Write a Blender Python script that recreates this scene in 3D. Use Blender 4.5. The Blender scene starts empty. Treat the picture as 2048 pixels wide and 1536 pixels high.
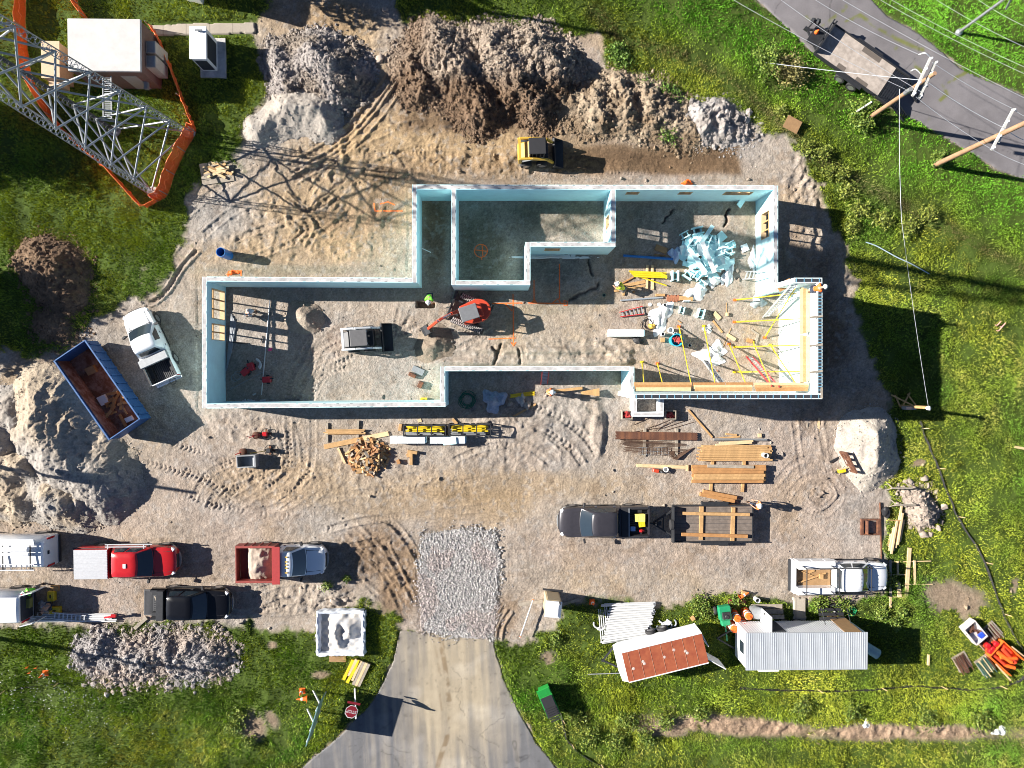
import bpy, math, random
import numpy as np
from mathutils import Vector, Matrix, Quaternion
R = math.radians
random.seed(7); rng = np.random.default_rng(11)
scene = bpy.context.scene
COL = scene.collection
# ------------------------------------------------------------------ camera
FPX, HC = 1422.0, 47.4                       # focal length in photo pixels, height above the yard
nad = Vector((-29/FPX, 30/FPX, -1)).normalized()
CQ = nad.rotation_difference(Vector((0, 0, -1)))
CR = CQ.to_matrix()
fwd = CR @ Vector((0, 0, -1))
CLOC = -fwd * (HC / -fwd.z)
cam = bpy.data.cameras.new("camera"); cam.sensor_width = 36.0; cam.lens = 36.0*FPX/2048
cam.clip_end = 6000; cam.clip_start = 0.5
camo = bpy.data.objects.new("camera", cam); COL.objects.link(camo)
camo.location = CLOC; camo.rotation_mode = 'QUATERNION'; camo.rotation_quaternion = CQ
scene.camera = camo
# ------------------------------------------------------------------ sky, sun, exposure
SUN_EL, SUN_AZ = 27.5, -9.0                  # shadows fall to the right and slightly down
w = bpy.data.worlds.new("World"); scene.world = w; w.use_nodes = True
nt = w.node_tree; sky = nt.nodes.new('ShaderNodeTexSky'); sky.sky_type = 'NISHITA'; sky.sun_disc = False
sky.sun_elevation = R(SUN_EL); sky.sun_rotation = R(279); sky.air_density = 0.55; sky.dust_density = 0.3; sky.ozone_density = 2.0; sky.altitude = 800
bg = nt.nodes['Background']; bg.inputs['Strength'].default_value = 0.052
nt.links.new(sky.outputs[0], bg.inputs['Color'])
sl = bpy.data.lights.new("sun", 'SUN'); sl.energy = 5.0; sl.angle = R(0.5); sl.color = (1.0, 0.94, 0.85)
so = bpy.data.objects.new("sun", sl); COL.objects.link(so)
sd = Vector((math.cos(R(SUN_EL))*math.cos(R(SUN_AZ)), math.cos(R(SUN_EL))*math.sin(R(SUN_AZ)), -math.sin(R(SUN_EL))))
so.rotation_mode = 'QUATERNION'; so.rotation_quaternion = sd.to_track_quat('-Z', 'Y'); so.location = (-60, 10, 60)
scene.view_settings.view_transform = 'Standard'; scene.view_settings.look = 'None'
scene.view_settings.gamma = 1.0; scene.view_settings.exposure = 1.36
scene.cycles.filter_width = 0.95
# ------------------------------------------------------------------ photo pixel <-> place
def P(X, Y, z=0.0):
    d = CR @ Vector(((X-1024)/FPX, -(Y-768)/FPX, -1))
    t = (z - CLOC.z) / d.z
    return CLOC + d*t
CRI = np.array(CR.transposed())
def proj(x, y, z=0.0):
    v = np.stack([x-CLOC.x, y-CLOC.y, z-CLOC.z+0*x], -1) @ CRI.T
    return 1024 + FPX*v[..., 0]/-v[..., 2], 768 - FPX*v[..., 1]/-v[..., 2]
# ------------------------------------------------------------------ numpy noise
def vnoise(x, y, seed=0):
    xi = np.floor(x).astype(np.int64); yi = np.floor(y).astype(np.int64)
    fx = x-xi; fy = y-yi; fx = fx*fx*(3-2*fx); fy = fy*fy*(3-2*fy)
    def h(a, b):
        n = (a*374761393 + b*668265263 + seed*982451653) & 0x7fffffff
        n = ((n ^ (n >> 13)) * 1274126177) & 0x7fffffff
        n = ((n ^ (n >> 11)) * 1103515245) & 0x7fffffff
        return ((n ^ (n >> 16)) & 0xffff) / 65535.0
    return (h(xi, yi)*(1-fx)+h(xi+1, yi)*fx)*(1-fy) + (h(xi, yi+1)*(1-fx)+h(xi+1, yi+1)*fx)*fy
def fbm(x, y, wl, octs=4, seed=0, gain=0.5):
    s = 0; a = 1; tot = 0; c, sn = math.cos(0.6), math.sin(0.6)
    x = x/wl; y = y/wl
    for i in range(octs):
        s = s + a*(vnoise(x, y, seed+i*17)*2-1); tot += a; a *= gain
        x, y = (x*c-y*sn)*2.03+3.1, (x*sn+y*c)*2.03+7.7
    return s/tot
def sstep(a, b, t):
    t = np.clip((t-a)/(b-a), 0, 1); return t*t*(3-2*t)
def inpoly(px, py, poly):
    ins = np.zeros(px.shape, bool); n = len(poly)
    for i in range(n):
        x0, y0 = poly[i]; x1, y1 = poly[(i+1) % n]
        if y0 == y1: continue
        c = ((y0 > py) != (y1 > py)) & (px < (x1-x0)*(py-y0)/(y1-y0)+x0)
        ins ^= c
    return ins
def dpoly(px, py, poly, closed=True):
    d = np.full(px.shape, 1e9); n = len(poly)
    for i in range(n if closed else n-1):
        x0, y0 = poly[i]; x1, y1 = poly[(i+1) % n]
        dx, dy = x1-x0, y1-y0; L = dx*dx+dy*dy+1e-9
        t = np.clip(((px-x0)*dx+(py-y0)*dy)/L, 0, 1)
        d = np.minimum(d, (px-x0-t*dx)**2+(py-y0-t*dy)**2)
    return np.sqrt(d)
def sdf(px, py, poly):
    d = dpoly(px, py, poly); return np.where(inpoly(px, py, poly), -d, d)
# ------------------------------------------------------------------ tagging
def tag(o, label=None, cat=None, group=None, kind=None):
    if label: o['label'] = label
    if cat and label and not kind: o['kind'] = 'thing'
    if cat: o['category'] = cat
    if group: o['group'] = group
    if kind: o['kind'] = kind
    return o
def thing(name, label, cat, loc=(0, 0, 0), rz=0.0, group=None):
    o = bpy.data.objects.new(name, None); COL.objects.link(o); o.empty_display_size = 0.3
    o.location = loc; o.rotation_euler = (0, 0, rz); return tag(o, label, cat, group)
def copy_tree(o, parent=None):
    c = o.copy(); COL.objects.link(c)
    if parent: c.parent = parent
    for ch in o.children: copy_tree(ch, c)
    return c
# ------------------------------------------------------------------ materials
_M = {}
def mat(name, color, rough=0.7, metal=0.0, var=0.12, scale=6.0, bump=0.0, coat=0.0, alpha=1.0, spec=0.5, col2=None, lo=0.45, hi=0.6, trans=0.0):
    if name in _M: return _M[name]
    m = bpy.data.materials.new(name); m.use_nodes = True; n = m.node_tree; b = n.nodes['Principled BSDF']
    b.inputs['Roughness'].default_value = rough; b.inputs['Metallic'].default_value = metal
    b.inputs['Coat Weight'].default_value = coat; b.inputs['Coat Roughness'].default_value = 0.06
    b.inputs['Specular IOR Level'].default_value = spec; b.inputs['Alpha'].default_value = alpha
    b.inputs['Transmission Weight'].default_value = trans
    tc = n.nodes.new('ShaderNodeTexCoord'); no = n.nodes.new('ShaderNodeTexNoise')
    no.inputs['Scale'].default_value = scale; no.inputs['Detail'].default_value = 5; no.inputs['Roughness'].default_value = 0.65
    n.links.new(tc.outputs['Object'], no.inputs['Vector'])
    cr = n.nodes.new('ShaderNodeValToRGB')
    c = np.array(color)
    if col2 is None:
        cr.color_ramp.elements[0].position = 0.3; cr.color_ramp.elements[1].position = 0.7
        cr.color_ramp.elements[0].color = (*np.clip(c*(1-var), 0, 1), 1); cr.color_ramp.elements[1].color = (*np.clip(c*(1+var), 0, 1), 1)
    else:
        cr.color_ramp.elements[0].position = lo; cr.color_ramp.elements[1].position = hi
        cr.color_ramp.elements[0].color = (*color, 1); cr.color_ramp.elements[1].color = (*col2, 1)
    n.links.new(no.outputs['Fac'], cr.inputs['Fac']); n.links.new(cr.outputs['Color'], b.inputs['Base Color'])
    if bump > 0:
        bp = n.nodes.new('ShaderNodeBump'); bp.inputs['Strength'].default_value = 0.6; bp.inputs['Distance'].default_value = bump
        n.links.new(no.outputs['Fac'], bp.inputs['Height']); n.links.new(bp.outputs['Normal'], b.inputs['Normal'])
    _M[name] = m; return m
def mat_attr(name, rough=0.95, scale=9.0, var=0.25, bump=0.02, spec=0.2, trans_leaf=0.0):
    m = bpy.data.materials.new(name); m.use_nodes = True; n = m.node_tree; b = n.nodes['Principled BSDF']
    b.inputs['Roughness'].default_value = rough; b.inputs['Specular IOR Level'].default_value = spec
    at = n.nodes.new('ShaderNodeAttribute'); at.attribute_name = 'Col'
    tc = n.nodes.new('ShaderNodeTexCoord'); no = n.nodes.new('ShaderNodeTexNoise')
    no.inputs['Scale'].default_value = scale; no.inputs['Detail'].default_value = 6; no.inputs['Roughness'].default_value = 0.75
    n.links.new(tc.outputs['Object'], no.inputs['Vector'])
    mr = n.nodes.new('ShaderNodeMapRange'); mr.inputs['From Min'].default_value = 0.3; mr.inputs['From Max'].default_value = 0.7
    mr.inputs['To Min'].default_value = 1-var; mr.inputs['To Max'].default_value = 1+var
    n.links.new(no.outputs['Fac'], mr.inputs['Value'])
    mx = n.nodes.new('ShaderNodeVectorMath'); mx.operation = 'SCALE'
    n.links.new(at.outputs['Color'], mx.inputs[0]); n.links.new(mr.outputs['Result'], mx.inputs['Scale'])
    n.links.new(mx.outputs['Vector'], b.inputs['Base Color'])
    if bump:
        bp = n.nodes.new('ShaderNodeBump'); bp.inputs['Strength'].default_value = 0.85; bp.inputs['Distance'].default_value = bump*1.7
        n.links.new(no.outputs['Fac'], bp.inputs['Height']); n.links.new(bp.outputs['Normal'], b.inputs['Normal'])
    return m
# ------------------------------------------------------------------ mesh builder
def np_mesh(name, V, F, mtl, parent=None, cols=None, smooth=False, facecols=None):
    """V (n,3), F (m,k) arrays -> object"""
    me = bpy.data.meshes.new(name); k = F.shape[1]
    me.vertices.add(len(V)); me.vertices.foreach_set('co', np.ascontiguousarray(V, np.float32).ravel())
    me.loops.add(F.size); me.loops.foreach_set('vertex_index', np.ascontiguousarray(F, np.int32).ravel())
    me.polygons.add(len(F)); me.polygons.foreach_set('loop_start', np.arange(0, F.size, k, dtype=np.int32))
    me.polygons.foreach_set('use_smooth', np.full(len(F), smooth))
    if cols is not None:
        a = me.color_attributes.new('Col', 'FLOAT_COLOR', 'POINT')
        a.data.foreach_set('color', np.concatenate([cols, np.ones((len(cols), 1))], 1).astype(np.float32).ravel())
    me.update(); me.validate()
    me.materials.append(mtl)
    o = bpy.data.objects.new(name, me); COL.objects.link(o)
    if parent: o.parent = parent
    return o
class MB:
    def __init__(s): s.v = []; s.f = []; s.T = None
    def add(s, vs, fs):
        b = len(s.v)
        s.v += [tuple(s.T @ Vector(p)) if s.T else tuple(p) for p in vs]
        s.f += [tuple(i+b for i in f) for f in fs]; return s
    def box(s, c, d, rz=0, rx=0, ry=0):
        M = Matrix.Translation(c) @ Matrix.Rotation(rz, 4, 'Z') @ Matrix.Rotation(ry, 4, 'Y') @ Matrix.Rotation(rx, 4, 'X')
        vs = [M @ Vector((x*d[0]/2, y*d[1]/2, z*d[2]/2)) for z in (-1, 1) for y in (-1, 1) for x in (-1, 1)]
        return s.add(vs, [(0, 2, 3, 1), (4, 5, 7, 6), (0, 1, 5, 4), (2, 6, 7, 3), (0, 4, 6, 2), (1, 3, 7, 5)])
    def bx(s, x0, x1, y0, y1, z0, z1): return s.box(((x0+x1)/2, (y0+y1)/2, (z0+z1)/2), (abs(x1-x0), abs(y1-y0), abs(z1-z0)))
    def beam(s, a, b, wd, ht, up=(0, 0, 1)):
        a = Vector(a); b = Vector(b); d = (b-a).normalized(); u = Vector(up)
        sd_ = d.cross(u)
        if sd_.length < 1e-4: sd_ = d.cross(Vector((1, 0, 0)))
        sd_.normalize(); u = sd_.cross(d)
        vs = [p + sd_*i*wd/2 + u*j*ht/2 for p in (a, b) for i, j in ((-1, -1), (1, -1), (1, 1), (-1, 1))]
        return s.add(vs, [(3, 2, 1, 0), (4, 5, 6, 7), (0, 1, 5, 4), (1, 2, 6, 5), (2, 3, 7, 6), (3, 0, 4, 7)])
    def tube(s, a, b, r, n=8, r1=None, caps=True):
        return s.path([a, b], r, n, r1, caps)
    def path(s, pts, r, n=6, r1=None, caps=True):
        pts = [Vector(p) for p in pts]; k = len(pts); vs = []; fs = []
        up = None
        for i, p in enumerate(pts):
            d = (pts[min(i+1, k-1)]-pts[max(i-1, 0)]).normalized()
            if up is None:
                up = Vector((0, 0, 1)) if abs(d.z) < 0.9 else Vector((1, 0, 0))
            sd_ = d.cross(up).normalized(); up = sd_.cross(d)
            rr = r if r1 is None else r+(r1-r)*i/(k-1)
            vs += [p + (sd_*math.cos(2*math.pi*j/n) + up*math.sin(2*math.pi*j/n))*rr for j in range(n)]
        for i in range(k-1):
            fs += [(i*n+j, i*n+(j+1) % n, (i+1)*n+(j+1) % n, (i+1)*n+j) for j in range(n)]
        if caps: fs += [tuple(range(n-1, -1, -1)), tuple(range((k-1)*n, k*n))]
        return s.add(vs, fs)
    def pipe(s, a, b, ro, ri, n=16):
        a = Vector(a); b = Vector(b); d = (b-a).normalized()
        up = Vector((0, 0, 1)) if abs(d.z) < 0.9 else Vector((1, 0, 0)); sd_ = d.cross(up).normalized(); up = sd_.cross(d)
        ring = lambda p, r: [p + (sd_*math.cos(2*math.pi*j/n)+up*math.sin(2*math.pi*j/n))*r for j in range(n)]
        vs = ring(a, ro)+ring(b, ro)+ring(b, ri)+ring(a, ri)
        return s.add(vs, [(k*n+j, k*n+(j+1) % n, ((k+1) % 4)*n+(j+1) % n, ((k+1) % 4)*n+j) for k in range(4) for j in range(n)])
    def prism(s, poly, z0, z1):
        n = len(poly); vs = [(x, y, z0) for x, y in poly]+[(x, y, z1) for x, y in poly]
        return s.add(vs, [tuple(range(n-1, -1, -1)), tuple(range(n, 2*n))]+[(i, (i+1) % n, n+(i+1) % n, n+i) for i in range(n)])
    def loft(s, loops, c0=True, c1=True):
        n = len(loops[0]); vs = [p for l in loops for p in l]; fs = []
        for k in range(len(loops)-1):
            fs += [(k*n+j, k*n+(j+1) % n, (k+1)*n+(j+1) % n, (k+1)*n+j) for j in range(n)]
        if c0: fs.append(tuple(range(n-1, -1, -1)))
        if c1: fs.append(tuple(range((len(loops)-1)*n, len(loops)*n)))
        return s.add(vs, fs)
    def lathe(s, c, prof, n=16):
        loops = [[(c[0]+r*math.cos(2*math.pi*j/n), c[1]+r*math.sin(2*math.pi*j/n), c[2]+z) for j in range(n)] for r, z in prof]
        return s.loft(loops)
    def grid(s, fn, nu, nv):
        vs = [fn(i/nu, j/nv) for j in range(nv+1) for i in range(nu+1)]
        return s.add(vs, [(j*(nu+1)+i, j*(nu+1)+i+1, (j+1)*(nu+1)+i+1, (j+1)*(nu+1)+i) for j in range(nv) for i in range(nu)])
    def blob(s, c, r, sq=(1, 1, 1), jit=0.2, sub=1):
        V, F = ICO[sub]
        ph = rng.uniform(0, 6, 3)
        k = 1+jit*(np.sin(V@np.array([2.1, 3.3, 1.7])+ph[0])+np.sin(V@np.array([-3.1, 1.3, 4.7])+ph[1]))*.5+rng.uniform(-jit, jit, len(V))*.4
        W = V*k[:, None]*r*np.array(sq)+np.array(c)
        return s.add([tuple(p) for p in W], [tuple(f) for f in F])
    def build(s, name, m, parent=None, smooth=False, bevel=0.0, ang=40, seg=1):
        me = bpy.data.meshes.new(name); me.from_pydata(s.v, [], s.f)
        me.materials.append(m)
        if smooth:
            me.polygons.foreach_set('use_smooth', [True]*len(me.polygons)); me.set_sharp_from_angle(angle=R(ang))
        me.update()
        o = bpy.data.objects.new(name, me); COL.objects.link(o)
        if parent: o.parent = parent
        if bevel:
            b = o.modifiers.new('bevel', 'BEVEL'); b.width = bevel; b.segments = seg; b.limit_method = 'ANGLE'; b.angle_limit = R(35)
        return o
def _ico(sub):
    import bmesh
    b = bmesh.new(); bmesh.ops.create_icosphere(b, subdivisions=sub, radius=1.0)
    V = np.array([v.co[:] for v in b.verts]); F = np.array([[v.index for v in f.verts] for f in b.faces]); b.free(); return V, F
ICO = {1: _ico(1), 2: _ico(2), 3: _ico(3)}
def catmull(pts, n=8):
    pts = [Vector(p) for p in pts]; out = []
    for i in range(len(pts)-1):
        p0 = pts[max(i-1, 0)]; p1 = pts[i]; p2 = pts[i+1]; p3 = pts[min(i+2, len(pts)-1)]
        for k in range(n):
            t = k/n; out.append(0.5*((2*p1)+(p2-p0)*t+(2*p0-5*p1+4*p2-p3)*t*t+(3*p1-p0-3*p2+p3)*t**3))
    out.append(pts[-1]); return out
# ------------------------------------------------------------------ GROUND (one sheet out to the horizon)
DX = 0.075
gx = np.arange(-37.5, 37.6, DX); gy = np.arange(-28.8, 28.9, DX)
far = np.array([1.0, 3, 8, 20, 50, 120, 300, 800, 2000])
ax = np.concatenate([gx[0]-far[::-1], gx, gx[-1]+far]); ay = np.concatenate([gy[0]-far[::-1], gy, gy[-1]+far])
XX, YY = np.meshgrid(ax, ay); GX, GY = proj(XX, YY)
NF = len(far)
SITE = [(-400, 700), (60, 712), (150, 690), (175, 668), (215, 640), (262, 606), (300, 600), (325, 575), (345, 535), (376, 480), (374, 405), (392, 374), (470, 372), (482, 345), (470, 310), (490, 275), (515, 235),
        (537, 185), (533, 120), (516, 72), (512, 45), (545, 10), (560, -60), (762, -60), (775, 15), (800, 52), (850, 66), (1000, 62), (1110, 72), (1198, 74), (1212, 135), (1262, 150), (1290, 170), (1330, 205),
        (1365, 222), (1420, 222), (1490, 240), (1530, 262), (1570, 275), (1612, 330), (1640, 395), (1655, 440), (1682, 492), (1706, 560), (1716, 640), (1742, 720), (1768, 785), (1772, 840), (1765, 960), (1764, 1110), (1768, 1182), (1745, 1194),
        (1640, 1196), (1500, 1192), (1400, 1197), (1300, 1206), (1240, 1200), (1118, 1198), (1112, 1262), (1050, 1276), (985, 1279), (800, 1266), (790, 1228), (735, 1196), (700, 1206), (640, 1226), (632, 1256),
        (525, 1260), (500, 1244), (468, 1248), (290, 1240), (240, 1238), (205, 1256), (100, 1248), (-400, 1252)]
DRIVE = [(800, 1262), (985, 1276), (992, 1310), (1012, 1370), (1045, 1440), (1085, 1500), (1130, 1560), (1330, 1760), (350, 1760), (560, 1570), (612, 1530), (690, 1462), (748, 1402), (788, 1322)]
ROAD = [(1330, -150), (1517, 0), (1631, 108), (1760, 201), (1855, 253), (1929, 296), (2004, 342), (2048, 358), (2350, 500), (2500, 420), (2048, 192), (1935, 143), (1918, 132), (1846, 72), (1774, 31), (1743, 0), (1600, -150)]
APRON = [(850, 1068), (915, 1060), (985, 1068), (1000, 1110), (996, 1180), (985, 1278), (925, 1276), (842, 1262), (838, 1190), (846, 1120)]
BLDG = [(404, 553), (824, 553), (824, 370), (1557, 370), (1557, 560), (1644, 560), (1644, 794), (1268, 794), (1268, 740), (890, 740), (890, 815), (404, 815)]
def ell(cx, cy, rx, ry, ang=0.0, soft=0.55, seed=None):
    c, s = math.cos(R(ang)), math.sin(R(ang)); dx, dy = GX-cx, GY-cy
    u = (dx*c+dy*s)/rx; v = (-dx*s+dy*c)/ry
    d = np.sqrt(u*u+v*v) + NZ*0.35
    return 1-sstep(1-soft, 1+soft*0.4, d)
N1 = fbm(XX, YY, 4.0, 5, 1); N2 = fbm(XX, YY, 1.1, 4, 2); N3 = fbm(XX, YY, 0.35, 3, 3); N4 = fbm(XX, YY, 9.0, 3, 4); NZ = fbm(XX, YY, 2.2, 5, 5)
sd_site = sdf(GX, GY, SITE)/30.0
grass = sstep(-0.15, 0.45, sd_site + 0.75*N2 + 0.35*N3)
bare = np.zeros_like(grass)
for b in [(1905, 1195, 75, 40, 20), (1098, 1318, 22, 18, 40), (510, 1455, 30, 32, 0), (640, 1350, 22, 10, 0), (545, 1440, 14, 26, -30), (1480, 1452, 200, 22, 3), (1800, 1465, 260, 20, 0), (1330, 1460, 60, 14, 5), (1010, 1560, 10, 10, 0),
          (300, 575, 18, 45, -15), (1320, 205, 60, 25, 30), (545, 1290, 12, 10, 0), (1840, 925, 25, 8, -10), (2030, 1175, 12, 20, 0)]:
    bare = np.maximum(bare, ell(*b))
BN = fbm(XX, YY, 1.3, 4, 48)+.5*N3; bare = bare*np.where(np.abs(GY-1455) < 45, sstep(-.6, .0, BN+.25), sstep(-.12, .12, BN+.02+.25*(bare > .97)))
grass = grass*(1-0.95*bare)
for poly in (DRIVE, ROAD):
    grass *= sstep(-0.12, 0.15, sdf(GX, GY, poly)/30.0 + 0.26*N2+0.16*N3)
# --- albedo of the soil
C = lambda *a: np.array(a)
pale, tan, brown, dbrown, grey, greybrown, pink = C(.335, .282, .232), C(.355, .252, .142), C(.19, .125, .075), C(.105, .068, .043), C(.30, .285, .27), C(.25, .22, .165), C(.33, .265, .225)  # sixth tone is a grey-brown for inner floors and strips along walls
alb = pale[None, None, :]*np.ones(XX.shape+(1,))
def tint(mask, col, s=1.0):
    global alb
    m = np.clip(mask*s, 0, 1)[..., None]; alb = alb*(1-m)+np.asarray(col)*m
tint(sstep(-.2, .5, N4), pink, .6); tint(sstep(0.0, .6, N1), grey, .5); tint(sstep(0.1, .6, -N1), tan, .45)
for a in [((900, 280, 330, 95), tan, .9), ((690, 410, 220, 110), tan, .75), ((1000, 340, 300, 40), brown, .45), ((1370, 322, 130, 26), brown, .85), ((1190, 322, 90, 26), brown, .6), ((690, 75, 110, 70, 40), tan, .8),
          ((770, 375, 35, 60), dbrown, .55), ((720, 440, 110, 45), brown, .35), ((440, 430, 80, 60), grey, .8), ((590, 500, 160, 45), tan, .5), ((560, 540, 200, 14), greybrown, .8), ((780, 510, 60, 60), greybrown, .5),
          ((640, 30, 110, 40), brown, .35), ((960, 220, 190, 50), dbrown, .7), ((950, 200, 60, 60), tan, .3),
          ((960, 490, 60, 100), greybrown*.62, .9), ((1100, 430, 120, 45), greybrown*.7, .75), ((870, 470, 30, 110), dbrown*1.1, .85), ((1280, 440, 60, 50), grey*.6, .6), ((1330, 470, 70, 60), grey*.75, .4), ((1110, 540, 80, 40), grey*.55, .8), ((1170, 500, 40, 30), grey*.5, .6),
          ((1000, 970, 330, 36), tan*.9, .55), ((840, 1010, 260, 40), tan*.9, .5), ((560, 960, 170, 60), tan*.95, .5), ((770, 1110, 80, 70, 30), brown, .75), ((800, 1190, 40, 60, 30), brown, .8), ((690, 1115, 60, 60), brown, .4),
          ((1640, 690, 75, 170), dbrown*1.25, .85), ((1600, 520, 70, 90), brown, .5), ((1640, 460, 40, 50), pale, .6), ((1655, 800, 110, 40), pale*.9, .5), ((1690, 760, 60, 40), grey*.7, .5),
          ((1240, 810, 40, 40), grey, .5), ((60, 760, 120, 40), tan, .5), ((150, 720, 160, 30), brown, .4), ((480, 860, 150, 60), pale, .4), ((1010, 1230, 30, 50, 15), brown, .5), ((1150, 700, 200, 24), greybrown, .25), ((1120, 610, 110, 22, -10), greybrown, .55), ((1460, 780, 200, 14), greybrown*.9, .6), ((1535, 650, 26, 130), greybrown*.85, .7), ((1500, 500, 12, 130), greybrown*.7, .6),
          ((460, 690, 30, 110), grey*.8, .4), ((860, 800, 26, 30), greybrown, .8), ((1300, 1090, 300, 60), pink, .5), ((1500, 960, 250, 60), pink*.97, .4), ((640, 820, 260, 30), grey, .35), ((1740, 1150, 60, 70), pink, .4)]:
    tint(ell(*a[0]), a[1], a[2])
tint(sstep(.25, .5, fbm(XX, YY, .8, 3, 31)), brown, .25); tint(sstep(.2, .5, fbm(XX, YY, .25, 2, 32)), grey*1.12, .35)
def rect(x0, y0, x1, y1, soft=12):
    nx_ = GX+14*NZ; ny_ = GY+10*NZ; return sstep(x0-soft, x0+soft, nx_)*(1-sstep(x1-soft, x1+soft, nx_))*sstep(y0-soft, y0+soft, ny_)*(1-sstep(y1-soft, y1+soft, ny_))
tint(rect(1110, 290, 1482, 348, 8), C(.155, .10, .058), .95); tint(rect(1130, 308, 1470, 330), C(.11, .07, .042), .5); tint(rect(1040, 200, 1400, 292, 16), C(.24, .175, .115), .7); tint(rect(800, 235, 1060, 262), dbrown, .6)
tint(bare, C(.25, .18, .12), .8)
tint(ell(1480, 1452, 200, 22, 3)+ell(1800, 1465, 260, 20), C(.36, .25, .175), .8)
# grass underlay
gsoil = C(.060, .092, .015)[None, None, :]*(1+0.5*N2[..., None])
alb = alb*(1-grass[..., None]) + gsoil*grass[..., None]
# --- relief
hz = 0.035*N1 + 0.02*N2 + 0.012*N3
def zone(a): return ell(*a)
rough = np.zeros_like(hz)
for a, s in [((930, 330, 420, 30), 1), ((690, 330, 200, 60), .9), ((600, 450, 220, 90), .8), ((1640, 640, 100, 260), 1), ((770, 1120, 90, 80, 30), .8), ((600, 1200, 120, 40), .8), ((1230, 700, 60, 30), 1.0), ((470, 850, 100, 40), .7), ((900, 250, 330, 60), .5),
             ((1620, 370, 80, 70), 1), ((1130, 700, 260, 30), .6), ((1060, 830, 180, 60), .6), ((700, 960, 300, 60), .45), ((1050, 900, 150, 50), .6), ((1800, 1460, 280, 26), .8), ((1480, 1452, 200, 24), .8), ((690, 70, 120, 80), .7)]:
    rough = np.maximum(rough, zone(a)*s)
rough = np.maximum(rough, 0.12*(1-grass))
ridg = 1-np.abs(fbm(XX, YY, 0.9, 4, 21)); ridg2 = 1-np.abs(fbm(XX, YY, .42, 3, 22))
hz = hz + rough*(0.22*(ridg**2-.6) + 0.09*(ridg2-.7) + .05*N3)
hz += (1-grass)*(.016*fbm(XX, YY, .17, 2, 41)+.022*fbm(XX, YY, .33, 2, 42)*sstep(-.2,.3,N1))
hz = hz + grass*(0.10*N2 + 0.10*sstep(-.2, .6, N1))
def flat(mask, z):
    global hz
    hz = hz*(1-mask)+z*mask
# excavated floor next to the footings, ledges, cracks and holes
sdb = sdf(GX, GY, BLDG)/30.0
flat(sstep(0, 1, 1)*0+((np.abs(sdb) < .35)*1.0)*.8, -0.05)
hz += 0.16*zone((1080, 722, 200, 10)) + .14*zone((1130, 700, 210, 8)) + 0.25*zone((1240, 715, 28, 18)) + .2*zone((1100, 705, 60, 12)) + .18*zone((900, 728, 60, 10))
hz += 0.18*zone((1120, 440, 95, 30)) + .05*zone((980, 470, 60, 90))
hz -= 0.9*((GX > 834) & (GX < 869) & (GY > 601) & (GY < 616))
for pts, wd, dep in [([(1450, 452), (1455, 438), (1452, 430), (1458, 420)], 2.6, .3), ([(1325, 446), (1332, 434), (1340, 429), (1347, 420)], 1.8, .2), ([(1178, 520), (1180, 540), (1184, 550)], 2.5, .2), ([(990, 728), (995, 705), (1003, 690)], 3, .25), ([(1040, 726), (1038, 700)], 2.5, .2),
                     ([(1140, 600), (1165, 585), (1195, 575), (1196, 566)], 3, .15), ([(985, 695), (992, 702)], 3, .2)]:
    dd = dpoly(GX+3*N3, GY+3*N3, pts, False); m = 1-sstep(wd*.4, wd*1.3, dd); hz -= dep*m; tint(m*(1-grass), dbrown*.6, .5)
hz += .35*zone((1238, 322, 60, 90))*0 - .16*zone((1370, 322, 125, 24)) - .10*zone((1190, 322, 70, 24))
hz += .22*zone((1195, 860, 14, 50, 0)) + .18*zone((1170, 830, 30, 14, 30)) + .12*zone((1060, 842, 110, 12, 0))
# --- wheel and track prints (pressed bars across the path)
def track(pts, wd=.42, pitch=.26, amp=.035, chev=.6, side=None, rut=.03):
    global hz, alb
    Q = [P(x, y) for x, y in pts]; Q = catmull(Q, 6); s0 = 0
    for i in range(len(Q)-1):
        a, b = Q[i], Q[i+1]; L = (b-a).length
        if L < 1e-4: continue
        m0 = max(0, np.searchsorted(ax, min(a.x, b.x)-wd)); m1 = np.searchsorted(ax, max(a.x, b.x)+wd)
        n0 = max(0, np.searchsorted(ay, min(a.y, b.y)-wd)); n1 = np.searchsorted(ay, max(a.y, b.y)+wd)
        sl_ = (slice(n0, n1), slice(m0, m1)); x = XX[sl_]-a.x; y = YY[sl_]-a.y
        dx, dy = (b.x-a.x)/L, (b.y-a.y)/L; u = x*dx+y*dy; v = -x*dy+y*dx
        m = np.clip(.6+1.5*fbm(XX[sl_], YY[sl_], 1.6, 2, 300), 0, 1.1)*((u >= 0) & (u < L)) * (1-sstep(wd*.38, wd*.55, np.abs(v)))*(1-grass[sl_])*(0.75+.4*N2[sl_])
        hz[sl_] += m*(amp*np.sin(2*math.pi*(s0+u+chev*np.abs(v))/pitch) - rut)
        hz[sl_] += ((u >= 0) & (u < L))*np.exp(-((np.abs(v)-wd*.55)/.07)**2)*rut*1.1*(1-grass[sl_])
        s0 += L
def pair(pts, gap=1.7, **k):
    Q = [Vector((x, y)) for x, y in pts]; o1 = []; o2 = []
    for i, q in enumerate(Q):
        d = (Q[min(i+1, len(Q)-1)]-Q[max(i-1, 0)]).normalized(); n = Vector((-d.y, d.x))*gap*15
        o1.append(tuple(q+n)); o2.append(tuple(q-n))
    track(o1, **k); track(o2, **k)
T = dict(wd=.45, pitch=.3, amp=.05, rut=.03)
pair([(700, 690), (650, 715), (610, 750), (598, 805)], 1.6, **T); pair([(690, 720), (640, 740), (612, 790), (606, 806)], 1.0, **T); pair([(760, 640), (690, 660), (640, 690), (615, 740)], 1.3, **T)
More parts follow.
